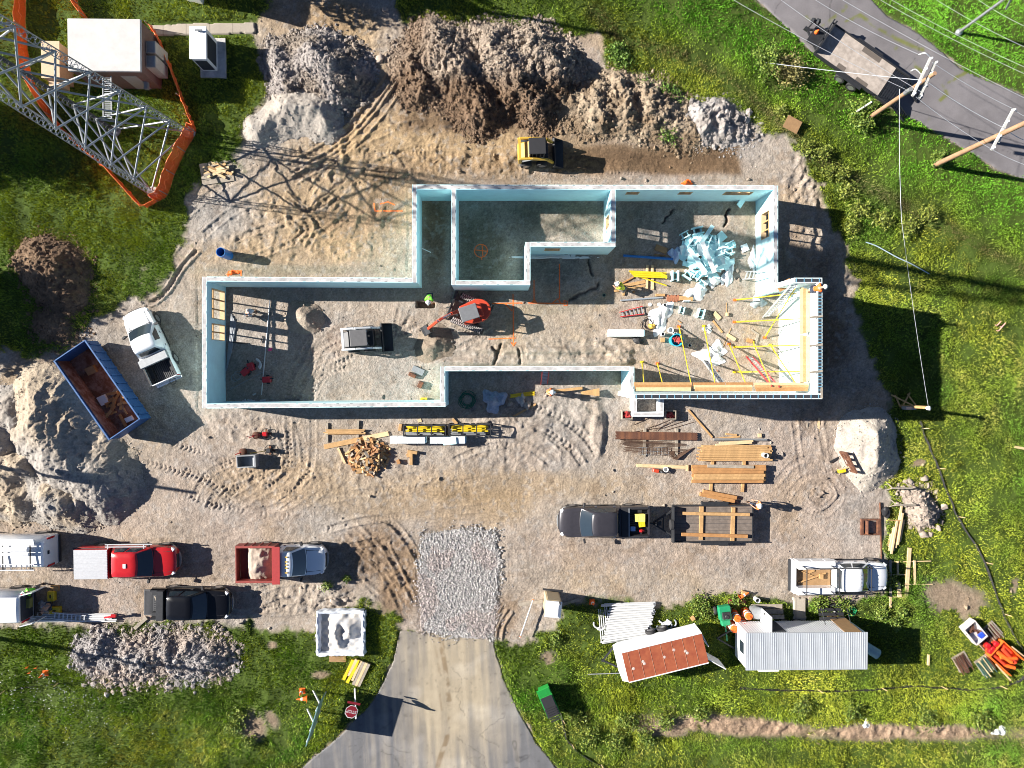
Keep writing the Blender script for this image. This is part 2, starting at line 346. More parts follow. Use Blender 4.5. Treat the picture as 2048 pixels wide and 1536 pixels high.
pair([(600, 830), (602, 870), (598, 930), (560, 970), (500, 985)], 1.6, **T); pair([(575, 845), (590, 900), (585, 960), (540, 1000)], 1.2, **T); pair([(300, 900), (380, 925), (450, 950), (530, 985)], 1.7, **T)
pair([(360, 960), (440, 990), (520, 1000), (560, 980)], 1.5, **T); pair([(420, 930), (480, 990), (560, 1010), (640, 960)], 1.4, **T); pair([(400, 1010), (430, 960), (500, 930)], 1.2, **T); pair([(560, 850), (565, 900), (560, 940), (470, 1000)], 1.0, **T)
pair([(930, 840), (1020, 825), (1090, 840), (1150, 880), (1180, 920)], 1.2, wd=.5, pitch=.36, amp=.05, rut=.05); pair([(900, 900), (980, 870), (1060, 875), (1110, 910)], 1.4, wd=.4, pitch=.3, amp=.02, rut=.05)
pair([(480, 500), (560, 470), (640, 440), (690, 400)], 1.6, wd=.4, pitch=.3, amp=.03, rut=.05); pair([(390, 450), (450, 400), (520, 370)], 1.8, wd=.5, pitch=.3, amp=.025, rut=.05); pair([(560, 400), (620, 450), (600, 490)], 1.0, wd=.35, rut=.07, amp=.02)
pair([(1020, 300), (900, 270), (800, 280), (700, 330), (640, 400)], 1.7, wd=.4, pitch=.28, amp=.025, rut=.04); pair([(790, 160), (740, 230), (680, 290), (580, 350)], .9, wd=.5, pitch=.4, amp=.02, rut=.09); pair([(980, 340), (860, 330), (740, 330)], 1.6, wd=.4, amp=.03, rut=.04)
pair([(1030, 322), (1200, 324), (1480, 322)], 1.35, wd=.35, pitch=.22, amp=.03, rut=.03)
pair([(640, 1030), (740, 1010), (860, 1000), (980, 985)], 1.8, wd=.5, amp=.02, rut=.035); pair([(660, 1080), (760, 1060), (800, 1100), (830, 1160)], 1.5, wd=.45, amp=.03, rut=.07); pair([(700, 1060), (740, 1100), (780, 1140), (815, 1210)], 1.0, wd=.35, amp=.015, rut=.05); pair([(690, 1100), (735, 1140), (790, 1190)], 1.6, wd=.35, amp=.015, rut=.045)
pair([(300, 1110), (420, 1100), (560, 1060)], 1.8, wd=.4, amp=.02, rut=.03); pair([(520, 1200), (580, 1180), (640, 1190), (700, 1170)], 1.2, wd=.45, amp=.03, rut=.06); pair([(420, 1180), (480, 1200), (560, 1190)], 1.6, wd=.4, amp=.02, rut=.05)
pair([(1612, 962), (1650, 962), (1668, 990), (1640, 1016), (1612, 1000)], .9, wd=.5, amp=.02, rut=.045); pair([(1560, 985), (1600, 940), (1650, 932)], 1.2, wd=.45, amp=.015, rut=.03); pair([(1614, 840), (1622, 900), (1632, 950)], 1.7, wd=.4, amp=.015, rut=.03)
pair([(880, 655), (940, 680), (970, 690)], 1.0, wd=.35, pitch=.2, amp=.04, rut=.03); pair([(850, 690), (920, 672), (980, 640)], 1.3, wd=.35, pitch=.2, amp=.04, rut=.03); pair([(830, 640), (800, 660), (810, 620)], .8, wd=.35, pitch=.22, amp=.04, rut=.03)
pair([(1010, 1215), (990, 1250), (985, 1290)], .8, wd=.35, amp=.02, rut=.09); pair([(280, 560), (300, 590), (320, 570), (345, 530), (380, 490)], 1.2, wd=.35, amp=.02, rut=.1); pair([(1280, 1040), (1000, 1010), (850, 1000)], 1.8, wd=.4, amp=.015, rut=.03); pair([(1000, 1130), (1200, 1120), (1560, 1150)], 1.7, wd=.4, amp=.012, rut=.02)
# --- hard surfaces lie on a flattened bed
WALK = [[(290, 46), (515, 40), (516, 70), (305, 75)], [(1583, 1192), (1616, 1192), (1616, 1266), (1583, 1266)], [(501, 1240), (638, 1235), (638, 1260), (520, 1266), (504, 1266)]]
for poly in WALK: grass *= sstep(-.05, .15, sdf(GX, GY, poly)/30.0)
for poly in [DRIVE, ROAD, APRON]+WALK:
    flat(1-sstep(-.02, .25, sdf(GX, GY, poly)/30.0), -0.07)
far_m = sstep(40, 70, np.hypot(XX, YY)); flat(far_m, -0.02)
SPK = rng.normal(0, 1, XX.shape); alb = alb*(1+(1-grass[..., None])*(.20*fbm(XX, YY, .22, 2, 45)+.085*SPK+.22*fbm(XX, YY, 1.4, 3, 47))[..., None]); hz = hz+(1-grass)*.0035*np.where(np.hypot(XX, YY) < 45, SPK, 0)
gz_i = hz[NF:-NF, NF:-NF]; ga_i = grass[NF:-NF, NF:-NF]; al_i = alb[NF:-NF, NF:-NF]
def samp(A, x, y):
    i = np.clip(((np.asarray(x)-gx[0])/DX), 0, len(gx)-1.001); j = np.clip(((np.asarray(y)-gy[0])/DX), 0, len(gy)-1.001)
    i0 = i.astype(int); j0 = j.astype(int); fi = i-i0; fj = j-j0
    if A.ndim == 3: fi = fi[..., None]; fj = fj[..., None]
    return (A[j0, i0]*(1-fi)+A[j0, i0+1]*fi)*(1-fj)+(A[j0+1, i0]*(1-fi)+A[j0+1, i0+1]*fi)*fj
def gh(x, y): return float(samp(gz_i, x, y))
def G(X, Y, dz=0.0):
    p = P(X, Y); p.z = gh(p.x, p.y)+dz; return p
ny, nx = XX.shape
idx = np.arange(ny*nx).reshape(ny, nx)
F = np.stack([idx[:-1, :-1], idx[:-1, 1:], idx[1:, 1:], idx[1:, :-1]], -1).reshape(-1, 4)
M_soil = mat_attr('soil_and_turf', .95, 8.0, .34, .06)
go = np_mesh('ground', np.stack([XX, YY, hz], -1).reshape(-1, 3), F, M_soil, cols=np.clip(alb, .005, .9).reshape(-1, 3), smooth=True)
tag(go, kind='structure')
# ------------------------------------------------------------------ driveway, road, apron, pavements
def sheet(name, poly, z, thick, colfn, m, dx=.11, kind='structure'):
    pts = [P(x, y) for x, y in poly]; x0 = min(p.x for p in pts); x1 = max(p.x for p in pts); y0 = min(p.y for p in pts); y1 = max(p.y for p in pts)
    x0, x1, y0, y1 = max(x0, -44), min(x1, 44), max(y0, -38), min(y1, 38)
    xs = np.arange(x0-.2, x1+.2, dx); ys = np.arange(y0-.2, y1+.2, dx); X, Y = np.meshgrid(xs, ys); A, B = proj(X, Y)
    s = sdf(A, B, poly)/30 + .10*fbm(X, Y, .9, 4, 77)
    Z = np.where(s < 0, z+.012*fbm(X, Y, 1.2, 3, 78), z-thick)
    ok = s < dx*1.2; ii = np.arange(X.size).reshape(X.shape)
    f = np.stack([ii[:-1, :-1], ii[:-1, 1:], ii[1:, 1:], ii[1:, :-1]], -1).reshape(-1, 4); f = f[ok.ravel()[f].all(1)]
    used, inv = np.unique(f, return_inverse=True)
    V = np.stack([X, Y, Z], -1).reshape(-1, 3)[used]; cc = colfn(X, Y, A, B).reshape(-1, 3)[used]
    o = np_mesh(name, V, inv.reshape(f.shape), m, cols=np.clip(cc, .01, .9), smooth=True); return tag(o, kind=kind)
def cracks(X, Y, wl, seed, wid=.03):
    n = np.abs(fbm(X, Y, wl, 4, seed)); return 1-sstep(0, wid, n)
def lines(A, B, L, wd):
    m = np.zeros(A.shape)
    for pts in L: m = np.maximum(m, 1-sstep(wd*.4, wd*1.2, dpoly(A, B, pts, False)))
    return m
def drive_col(X, Y, A, B):
    n1 = fbm(X, Y, 3, 4, 51); n2 = fbm(X*.7+Y*.03, Y*.05, .22, 4, 52); base = np.array([.142, .142, .150])+0*n1[..., None]
    mid = np.exp(-((A-(900-.03*(B-1300)))/92.)**2)*(1-.45*sstep(1380, 1560, B))
    m = np.clip(mid*1.15+.5*n1*mid+.45*n2, 0, 1)[..., None]; c = base*(1-m)+np.array([.33, .28, .205])*m
    dirt = np.maximum(lines(A+6*n1, B, [[(880, 1270), (888, 1330), (905, 1420), (893, 1480), (868, 1560)]], 6), .5*lines(A+6*n1, B, [[(868, 1270), (878, 1350), (885, 1420)]], 3))
    dirt = dirt*sstep(-.35, .25, fbm(X, Y, .5, 3, 53))
    c = c*(1-dirt[..., None]*.75)+np.array([.17, .12, .07])*dirt[..., None]*.75
    sp = sstep(.5, .62, fbm(X, Y, .3, 3, 54)); c = c*(1-.22*sp[..., None])*(1+.22*n2[..., None])
    pt = sstep(.1, .6, fbm(X, Y, 1.6, 3, 55)); c = c+pt[..., None]*.05
    ck = np.maximum(cracks(X, Y, 5, 56, .014)*sstep(-.1, .2, fbm(X, Y, 4, 2, 57)), lines(A+4*n1+5*fbm(X, Y, .35, 3, 59), B+4*n1+5*fbm(X, Y, .35, 3, 60), [[(760, 1500), (790, 1512), (800, 1536)], [(905, 1335), (925, 1360), (915, 1395), (928, 1430)], [(915, 1475), (965, 1510), (975, 1536)], [(1000, 1495), (960, 1470), (1010, 1430)]], 1.2))
    return c*(1-.32*ck[..., None])*(1+.10*fbm(X, Y, .3, 3, 58)[..., None])
M_asph = mat_attr('weathered_asphalt', .9, 14.0, .12, .008)
sheet('driveway', DRIVE, 0.0, .12, drive_col, M_asph, .07)
def road_col(X, Y, A, B):
    n1 = fbm(X, Y, 2.5, 5, 61); c = np.array([.165, .155, .162])*(1+.22*n1[..., None])
    g = lines(A+5*n1, B+5*n1, [[(1640, 60), (1672, 30), (1690, 12)], [(1690, 45), (1720, 30), (1740, 45), (1790, 75), (1830, 95), (1846, 100)], [(1790, 95), (1830, 130), (1845, 145)], [(1885, 165), (1896, 190), (1870, 210), (1855, 245)], [(1895, 170), (1940, 140)], [(1615, 35), (1640, 45)]], 5)*sstep(-.3, .2, fbm(X, Y, .6, 3, 62))
    c = c*(1-g[..., None])+np.array([.14, .15, .05])*g[..., None]
    ck = cracks(X, Y, 6, 63, .01); return c*(1-.4*ck[..., None])*(1+.12*fbm(X, Y, .35, 3, 64)[..., None]+.10*fbm(X*.3, Y*.3, .4, 3, 65)[..., None])
sheet('road', ROAD, 0.0, .12, road_col, M_asph, .09)
def apron_col(X, Y, A, B):
    n1 = fbm(X, Y, 2.0, 4, 66); n2 = fbm(X, Y, .14, 2, 67); c = np.array([.36, .345, .335])*(1+.35*n2[..., None])
    m = sstep(0, .5, n1)[..., None]*.5; return c*(1-m)+np.array([.30, .23, .19])*m
sheet('gravel_apron', APRON, .03, .15, apron_col, M_soil, .07)
def conc_col(X, Y, A, B): return np.array([.36, .32, .27])*(1+.15*fbm(X, Y, 1.2, 4, 71)[..., None])*(1-.35*((np.mod(X+.3, 1.5) < .05)[..., None]))
sheet('sidewalk', [(296, 50), (511, 44), (512, 66), (310, 71)], .05, .15, conc_col, M_asph, .06)
sheet('sidewalk', [(1587, 1196), (1612, 1196), (1612, 1262), (1587, 1262)], .05, .15, conc_col, M_asph, .06)
#sheet('sidewalk', [(505, 1243), (634, 1238), (634, 1257), (520, 1262), (508, 1262)], .04, .15, conc_col, M_asph, .06)
# ------------------------------------------------------------------ FOUNDATION WALLS (insulated concrete forms)
ZW, ZT = 3.05, 5.75
M_foam = mat('blue_foam', (.56, .83, .87), .8, var=.07, scale=1.2)
M_foamw = mat('white_foam', (.80, .84, .86), .8, var=.03, scale=2)
M_core = mat('poured_concrete', (.45, .44, .44), .9, var=.36, scale=1.6, bump=.02)
M_dark = mat('dark_void', (.025, .03, .04), .9)  # near-black; stands in for shade inside openings, also louvres and plank gaps
M_wood = mat('pale_lumber', (.44, .265, .115), .75, var=.22, scale=5)
M_wood2 = mat('orange_lumber', (.38, .19, .07), .75, var=.2, scale=4)
M_woodg = mat('grey_weathered_wood', (.30, .26, .21), .85, var=.25, scale=5)
M_woodl = mat('fresh_spruce', (.60, .44, .25), .75, var=.15, scale=5)
M_ply = mat('plywood_sheet', (.30, .18, .085), .75, var=.15, scale=4)
bldg = thing('foundation_building', 'roofless building shell of pale blue foam form walls around the excavated yard', 'building', P(1024, 640))
bl0 = Vector(bldg.location)
TH = 9.6/30*.936    # wall thickness in metres
def wall(x0, y0, x1, y1, z=ZW, e0=0, e1=0, opens=(), name='wall', label=None, core='core'):
    """centre line in photo pixels of the wall top; opens: (s0,s1,zlow,zhigh) as metres along the wall"""
    a = P(x0, y0, z); b = P(x1, y1, z); d = Vector((b.x-a.x, b.y-a.y)); L = d.length; d.normalize(); n = Vector((-d.y, d.x))
    a2 = Vector((a.x, a.y)) - d*e0; L = L+e0+e1
    M = Matrix(((d.x, n.x, 0, a2.x-bl0.x), (d.y, n.y, 0, a2.y-bl0.y), (0, 0, 1, 0), (0, 0, 0, 1)))
    mb = MB(); mb.T = M; zb = -.35
    ops = sorted(opens); s = 0
    for (s0, s1, z0, z1) in ops:
        mb.bx(s, s0, -TH/2, TH/2, zb, z); mb.bx(s0, s1, -TH/2, TH/2, zb, z0); mb.bx(s0, s1, -TH/2, TH/2, z1, z); s = s1
    mb.bx(s, L, -TH/2, TH/2, zb, z)
    o = mb.build(name, M_foam if core == 'core' else mat('pale_foam', (.68, .80, .82), .8, var=.04), bldg)
    if label: o['label'] = label
    t = MB(); t.T = M
    if core == 'core':
        t.bx(0.0, L, -TH*.5+.045, TH*.5-.045, z-.01, z+.004); t.build('concrete_core', M_core, o)
        k = MB(); k.T = M
        for i in range(1, int(L/.42)): k.bx(i*.42, i*.42+.16, (TH*.5-.05)*(1 if i % 2 else -1)-.014, (TH*.5-.05)*(1 if i % 2 else -1)+.014, z+.004, z+.009)
        tag(k.build('web_ties', mat('dark_tie', (.12, .13, .15), .7), o), kind='stuff')
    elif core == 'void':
        v = MB(); v.T = M; v.bx(0.05, L-.05, -TH*.5+.05, TH*.5-.05, z-.02, z+.004); v.build('core_shade', M_dark, o)  # dark strip on the solid top paints the shade inside the hollow forms
        k = MB(); k.T = M; s = .1
        while s < L-.1: k.bx(s, s+.045, -TH*.5+.03, TH*.5-.03, z+.001, z+.016); s += (.2 if abs(d.y) > .5 else .45)
        tag(k.build('web_ties', mat('form_web', (.16, .36, .50), .6), o), kind='stuff')
    for (s0, s1, z0, z1) in ops:
        fr = MB(); fr.T = M; w_ = TH/2+.012; tk = .045
        fr.bx(s0, s0+tk, -w_, w_, z0, z1).bx(s1-tk, s1, -w_, w_, z0, z1).bx(s0+tk, s1-tk, -w_, w_, z1-tk, z1).bx(s0+tk, s1-tk, -w_, w_, z0, z0+tk)
        f_ = fr.build('window_buck', M_woodl, o)
        br = MB(); br.T = M; W_ = s1-s0
        for q in range(1, max(2, int(W_/.75)+1)):
            xx = s0+W_*q/(int(W_/.75)+1 if W_ > .75 else 2); br.bx(xx-.04, xx+.04, -.06, .06, z0+tk, z1-tk)
        br.bx(s0+tk, s1-tk, -.05, .045, z0+.72*(z1-z0)-.04, z0+.72*(z1-z0)+.04)
        br.build('cross_brace', M_wood, f_)
    return o
h = TH/2
wall(409, 553.5, 409, 816.5, ZW, 0, 0, [(.6, 2.5, .2, 2.35), (2.8, 3.85, .2, 2.35)], label='left end wall with two large braced window openings')
wall(413.8, 558, 829, 560.5, ZW, 0, -h)
wall(829, 369, 829, 565, ZW)
wall(833.5, 374, 1547, 375, ZW, 0, 0, [(13.15, 13.98, 1.85, 2.5), (16.5, 17.35, 1.85, 2.5), (19.4, 21.2, 1.75, 2.6)], label='long north wall with three small openings near its right end')
wall(1551.5, 371, 1551.5, 584, ZW, 0, 0, [(1.35, 3.05, 1.0, 2.4)], label='right wall with one braced window opening')
wall(413.8, 812, 891, 808.5, ZW)
wall(885.5, 733, 885.5, 803.5, ZW)
wall(890.3, 737.5, 1259, 737, ZW)
wall(1263.8, 733, 1263.8, 790, ZW)
# inner shaft
wall(907.5, 379, 907.5, 570, ZW, label='inner wall between the dark passage and the sunken room'); wall(912.2, 565.5, 1060.5, 565.5, ZW)
wall(1056, 484, 1056, 560.6, ZW); wall(1060.8, 488.5, 1231, 488.5, ZW, 0, 0, [(.95, 1.95, 1.5, 2.45)], label='inner wall with one small wood framed opening facing south')
wall(1226.5, 379.5, 1226.5, 483.6, ZW, 0, 0, [(1.35, 2.15, 1.0, 2.3)])
# tall corner section
wall(1589, 560.5, 1644.5, 560.5, ZT, 0, 0, core='void', label='tall short return wall at the corner scaffold')
wall(1639.8, 565.5, 1639.8, 788.5, ZT, 0, 0, core='void', label='tall sunlit end wall with open form cores')
wall(1269, 793, 1644.5, 793, ZT, 0, 0, core='void', label='tall south wall with an open core painted black as shade and plank walkway')
# low return between the tall corner and the right wall
wall(1556.4, 577, 1596, 565, ZW, 0, 0)
# ICF course lines on the tall wall face
# ------------------------------------------------------------------ VEHICLES
M_glass = mat('tinted_glass', (.02, .03, .04), .08, spec=.8, var=.05)
M_tyre = mat('tyre_rubber', (.025, .025, .027), .85, var=.2)
M_rim = mat('grey_rim', (.38, .38, .39), .35, .7)
M_blk = mat('black_plastic', (.022, .022, .025), .6)
M_blkm = mat('black_steel', (.035, .037, .042), .5, .3, var=.2)
M_chrome = mat('bright_trim', (.7, .7, .72), .2, .9)
M_alu = mat('aluminium', (.62, .63, .65), .4, .6, var=.08)
M_galv = mat('galvanised_steel', (.32, .335, .35), .5, .5, var=.12)
M_white = mat('white_paint', (.74, .76, .79), .22, coat=1.0, var=.02, scale=2)
M_whiteflat = mat('white_sheet_metal', (.72, .73, .74), .5, var=.05, scale=3)
M_red = mat('red_paint', (.45, .012, .015), .3, coat=.7, var=.06)
M_black = mat('black_paint', (.005, .0055, .008), .3, coat=.25, var=.1, spec=.3)
M_greyp = mat('dark_grey_paint', (.040, .038, .046), .35, .2, coat=.4, var=.1)
M_lamp = mat('clear_lamp', (.75, .77, .8), .1, spec=.8)
M_tail = mat('red_lamp', (.45, .02, .02), .2, spec=.8)
M_yel = mat('yellow_paint', (.72, .52, .02), .45, coat=.2, var=.08)
M_cat = mat('machine_yellow', (.58, .36, .05), .45, coat=.2, var=.12)
M_org = mat('orange_red_paint', (.48, .055, .024), .4, coat=.3, var=.08)
M_orange = mat('safety_orange', (.85, .14, .015), .6, var=.08)
M_rust = mat('rusty_steel', (.10, .042, .026), .9, var=.3, scale=4, col2=(.18, .075, .038))
M_dirt = mat('loose_sand', (.37, .30, .245), .95, var=.2, scale=5, bump=.03)
M_plasticw = mat('white_plastic', (.76, .77, .78), .5, var=.04)
M_blue = mat('blue_pipe', (.02, .16, .48), .45, var=.1)

def wheel(par, x, y, r=.39, w=.26, name='wheel'):
    s = 1 if y > 0 else -1
    mb = MB(); prof = [(r*.62, -w/2), (r*.93, -w/2), (r, -w*.32), (r, w*.32), (r*.93, w/2), (r*.62, w/2)]
    loops = [[(x+rr*math.cos(2*math.pi*j/20), y+yy, r+rr*math.sin(2*math.pi*j/20)) for j in range(20)] for rr, yy in prof]
    mb.loft(loops); o = mb.build(name, M_tyre, par, True)
    k = MB(); yo = y+s*(w/2+.004)
    k.loft([[(x+rr*math.cos(2*math.pi*j/16), yo-s*d, r+rr*math.sin(2*math.pi*j/16)) for j in range(16)] for rr, d in ((r*.6, 0), (r*.55, .03), (r*.2, .01), (.01, 0))]); k.build('rim', M_rim, o, True)
def sec(x, w, zb, zt, cr=.04, tuck=.94):
    h = [(-w*.9, zb), (-w, zb+.18), (-w*1.0, zt-.2), (-w*tuck, zt-.03), (-w*.6, zt+cr*.6), (0, zt+cr)]
    return [(x, y, z) for y, z in h]+[(x, -y, z) for y, z in h[-2::-1]]
def greenhouse(par, paint, lo, up, bow=.1, doors=((.08, .5), (.56, .93)), rear=True, name='cab_roof'):
    (xf0, xr0, w0, z0), (xf1, xr1, w1, z1) = lo, up
    def loop(xf, xr, wd, z, bw, sc=1.0):
        xc = (xf+xr)/2; pts = []
        for t in np.linspace(1, -1, 9): pts.append((xf+bw*(1-t*t), wd*t*(1-.05*t**6), z))
        for t in (.25, .5, .75): pts.append((xf+(xr-xf)*t, -wd*1.0, z))
        for t in np.linspace(-1, 1, 7): pts.append((xr-.03*(1-t*t), wd*t*(1-.05*t**6), z))
        for t in (.25, .5, .75): pts.append((xr+(xf-xr)*t, wd, z))
        return [(xc+(p[0]-xc)*sc, p[1]*sc, p[2]) for p in pts]
    A = loop(xf0, xr0, w0, z0, bow*1.3); B = loop(xf1, xr1, w1, z1-.03, bow); Cc = loop(xf1, xr1, w1, z1+.015, bow, .93); D = loop(xf1, xr1, w1, z1+.045, bow, .55)
    mb = MB(); mb.loft([A, B, Cc, D]); o = mb.build(name, paint, par, True, ang=50)
    A = [Vector(p) for p in A]; B = [Vector(p) for p in B]
    def pane(i0, i1, u0, u1, v0, v1, off, nm):
        seq = [A[i] for i in range(i0, i1+1)]; seq2 = [B[i % len(B)] for i in range(i0, i1+1)]
        def at(L, t):
            f = t*(len(L)-1); i = min(int(f), len(L)-2); return L[i].lerp(L[i+1], f-i)
        m = MB(); m.grid(lambda u, v: at(seq, u0+(u1-u0)*u).lerp(at(seq2, u0+(u1-u0)*u), v0+(v1-v0)*v)+Vector(off), 8, 3)
        return m.build(nm, M_glass, o, True)
    pane(0, 8, .03, .97, .04, .93, (.012, 0, .012), 'windshield')
    n = len(A); 
    for u0, u1 in doors:
        for s in (-1, 1):
            ix = [8, 9, 10, 11, 12] if s < 0 else [0, 21, 20, 19, 18]; m = MB()
            def at2(L, t):
                f = t*4; i = min(int(f), 3); return L[ix[i]].lerp(L[ix[i+1]], f-i)
            m.grid(lambda u, v: at2(A, u0+(u1-u0)*u).lerp(at2(B, u0+(u1-u0)*u), .1+.76*v)+Vector((0, s*.016, .006)), 8, 1); m.build('side_window', M_glass, o)
    if rear: pane(12, 18, .12, .88, .15, .85, (-.012, 0, .012), 'rear_window')
    return o
def front_end(par, paint, L2, xc, w=1.0, hood=1.12, base=.45, wind=1.25):
    """lower body from the back of the cab (xc) to the nose (L2)"""
    mb = MB(); belt = hood+.06
    st = [(xc, w, belt), (wind-.15, w, belt), (wind+.1, w*.995, hood), (L2-.9, w*.98, hood-.02), (L2-.6, w*.95, hood-.05), (L2-.38, w*.885, hood-.09), (L2-.2, w*.79, hood-.14), (L2-.08, w*.66, hood-.2), (L2-.01, w*.45, hood-.3)]
    mb.loft([sec(x, ww, base, zt) for x, ww, zt in st]); o = mb.build('body', paint, par, True, ang=45)
    for s in (-1, 1):
        k = MB(); k.box((L2-.27, s*w*.74, hood-.2), (.24, .26, .14), rz=-s*.6); k.build('headlight', M_lamp, par, bevel=.03)
        k = MB(); k.box((wind-.05, s*(w+.17), hood+.14), (.14, .26, .2), rz=s*.25); k.beam((wind-.02, s*(w-.04), hood+.06), (wind-.03, s*(w+.1), hood+.1), .06, .06); k.build('side_mirror', M_blk, par, bevel=.02)
        a = MB(); a.box(((xc+wind)/2, s*(w+.006), .48), (wind-xc-.5, .05, .08)); a.build('running_board', M_blk, par)
        for q in (.12, .62): d = MB(); d.box((xc+(wind-xc)*q+.1, s*(w+.012), hood-.1), (.16, .03, .04)); d.build('door_handle', M_chrome if paint is not M_black else M_blk, par)
    k = MB(); k.box((L2-.03, 0, hood-.38), (.09, w*.9, .3)); k.build('grille', M_blk, par, bevel=.02)
    k = MB(); k.loft([[(L2+.06-.50*abs(t)**2.4+d, t*w*.93, z) for d, z in ((-.12, .44), (.02, .46), (.02, .64), (-.12, .66))] for t in np.linspace(-1, 1, 13)]); k.build('front_bumper', M_galv, par, True)
    for s in (-1, 1):
        k = MB(); zz = lambda x: hood+.012-(.02 if x > L2-1.0 else 0)-max(0, x-(L2-.9))*.11; xs_ = np.linspace(wind+.2, L2-.32, 6); k.add([(x, s*w*(.70-.06*i/5)+e, zz(x)) for i, x in enumerate(xs_) for e in (-.012, .012)], [(2*i, 2*i+1, 2*i+3, 2*i+2) for i in range(5)]); k.build('hood_gap', M_blk, par)
    k = MB(); k.beam((wind+.16, .1, hood+.09), (wind+.02, .7, hood+.12), .03, .02).beam((wind+.16, -.75, hood+.07), (wind+.06, -.05, hood+.14), .03, .02); k.build('wiper', M_blk, par)
    k = MB(); k.box((wind+.2, 0, hood+.035), (.1, w*1.5, .03)); k.build('cowl', M_blk, par)
    return o
def arch(par, x, w, r=.47):
    for s in (-1, 1):
        m = MB(); m.add([(x, s*(w+.004), .4)]+[(x+r*math.cos(a), s*(w+.004), .4+r*math.sin(a)) for a in np.linspace(-.1, math.pi+.1, 14)], [(0, i, i+1) for i in range(1, 14)]); m.build('wheel_well_shade', M_blk, par)  # black half-disc that paints the shade of the wheel well
def bed(par, paint, x0, x1, w=1.0, top=1.2, gate='up', liner=None, name='bed'):
    m = MB()
    for s in (-1, 1):
        m.loft([[(x, s*y, z) for y, z in ((w*.9, .5), (w, .7), (w, top-.12), (w*.97, top), (w*.86, top), (w*.85, .72))] for x in (x0, x1)])
    m.bx(x1-.06, x1-.002, -w*.85, w*.85, .72, top-.01)
    b = m.build(name, paint, par, True, ang=40)
    k = MB(); k.bx(x0, x1-.06, -w*.85, w*.85, .64, .7)
    RB = MB(); [RB.bx(x0+.03, x1-.1, q*.12-.022, q*.12+.022, .7, .73) for q in range(-6, 7)]
    for s in (-1, 1):
        k.bx(x0+.02, x1-.07, s*w*.835-.012, s*w*.835+.012, .7, top-.04); k.bx((x0+x1)/2-.5, (x0+x1)/2+.5, s*w*.70-.13, s*w*.70+.13, .7, .94)
        k.bx(x0+.02, x1-.07, s*w*.915-.05, s*w*.915+.05, top-.002, top+.012)
    k.build('bed_liner', liner or M_blk, b); tag(RB.build('liner_ribs', mat('worn_liner', (.075, .078, .085), .6), b), kind='stuff')
    g = MB()
    if gate == 'up': g.bx(x0-.06, x0-.002, -w*.85, w*.85, .62, top)
    elif gate == 'down':
        g.bx(x0-.62, x0-.004, -w*.85, w*.85, .64, .70)
        for q in range(9): g.bx(x0-.58+q*.06, x0-.555+q*.06, -w*.78, w*.78, .70, .712)
    g.build('tailgate', paint if gate == 'up' else mat('worn_liner', (.075, .078, .085), .6), par)
    for s in (-1, 1): t = MB(); t.bx(x0-.03, x0+.1, s*w*.9-.07, s*w*.9+.06, .82, 1.12); t.build('taillight', M_tail, par, bevel=.015)
    k = MB(); k.bx(x0-.2, x0-.02, -w*.93, w*.93, .45, .62); k.build('rear_bumper', M_chrome if paint is not M_black else M_blk, par, bevel=.03)
    return b
def chassis(par, xs, w, r=.39, x0=-2.7, x1=2.5):
    for x in xs:
        for s in (-1, 1): wheel(par, x, s*(w-.12), r)
        arch(par, x, w, r+.09)
    k = MB(); k.bx(x0, x1, -.45, .45, .28, .55); k.build('frame', M_blk, par)
def pickup(label, X0, Y0, X1, Y1, paint, L=5.85, w=.99, crew=True, gate='up', liner=None, group='pickup trucks parked around the yard', hood=1.12, roof=1.83):
    """(X0,Y0) rear and (X1,Y1) front in photo pixels at about hood height"""
    a = P(X0, Y0, 1.0); b = P(X1, Y1, 1.0); c = (a+b)/2; rz = math.atan2(b.y-a.y, b.x-a.x); L = (b-a).length
    t = thing('pickup_truck', label, 'pickup truck', (c.x, c.y, gh(c.x, c.y)*.5), rz, group); h = L/2
    xw = h-(1.62 if crew else 1.42); xc = xw-(2.45 if crew else 1.75)
    front_end(t, paint, h, xc, w, hood, wind=xw)
    t2 = greenhouse(t, paint, (xw+.12, xc+.08, w*.95, hood+.05), (xw-.62, xc+.34, w*.76, roof), doors=((.12, .5), (.56, .92)) if crew else ((.15, .62),))
    bed(t, paint, -h, xc-.03, w, hood+.1, gate, liner)
    chassis(t, (-h+1.15, h-.95), w, .40, -h+.3, h-.4)
    t['lx'] = (h, xw, xc); return t, h, xw, xc
# 1 white pickup with a grey toolbox, 2 red, 3 black, 4 dark grey
t, h, xw, xc = pickup('white pickup with a grey toolbox across its empty black bed beside the blue dumpster', 331, 760, 266, 620, M_white, w=.97, crew=False)
k = MB(); k.box((xc-.34, 0, 1.3), (.5, 1.9, .3)); k.build('toolbox', M_galv, t, bevel=.02)
k = MB(); k.path([(xc-2.0+.22*math.cos(a), -.35+.22*math.sin(a), .74+.01*i) for i, a in enumerate(np.linspace(0, 12, 30))], .018, 5); k.build('cable_coil', M_blkm, t)
t, h, xw, xc = pickup('bright red crew cab pickup with a ribbed silver bed cover', 160, 1124, 354, 1122, M_red, w=1.02, gate='down', hood=1.2, roof=1.92)
k = MB(); x0 = -h-.02; k.bx(x0, xc-.05, -.94, .94, 1.62, 1.66)
for q in range(-8, 9): k.bx(x0+.02, xc-.07, q*.105-.03, q*.105+.03, 1.66, 1.675)
k.build('bed_cover', M_alu, t, bevel=.006)
k = MB()
for s in (-1, 1): k.bx(x0+.02, xc-.05, s*.92-.03, s*.92+.03, 1.28, 1.62)
k.bx(xc-.1, xc-.05, -.9, .9, 1.28, 1.62); k.build('cap_side', M_red, t)
k = MB(); k.bx(xw-1.35, xw-1.15, -.18, .1, 1.96, 2.02); k.build('roof_beacon', M_plasticw, t, bevel=.02)
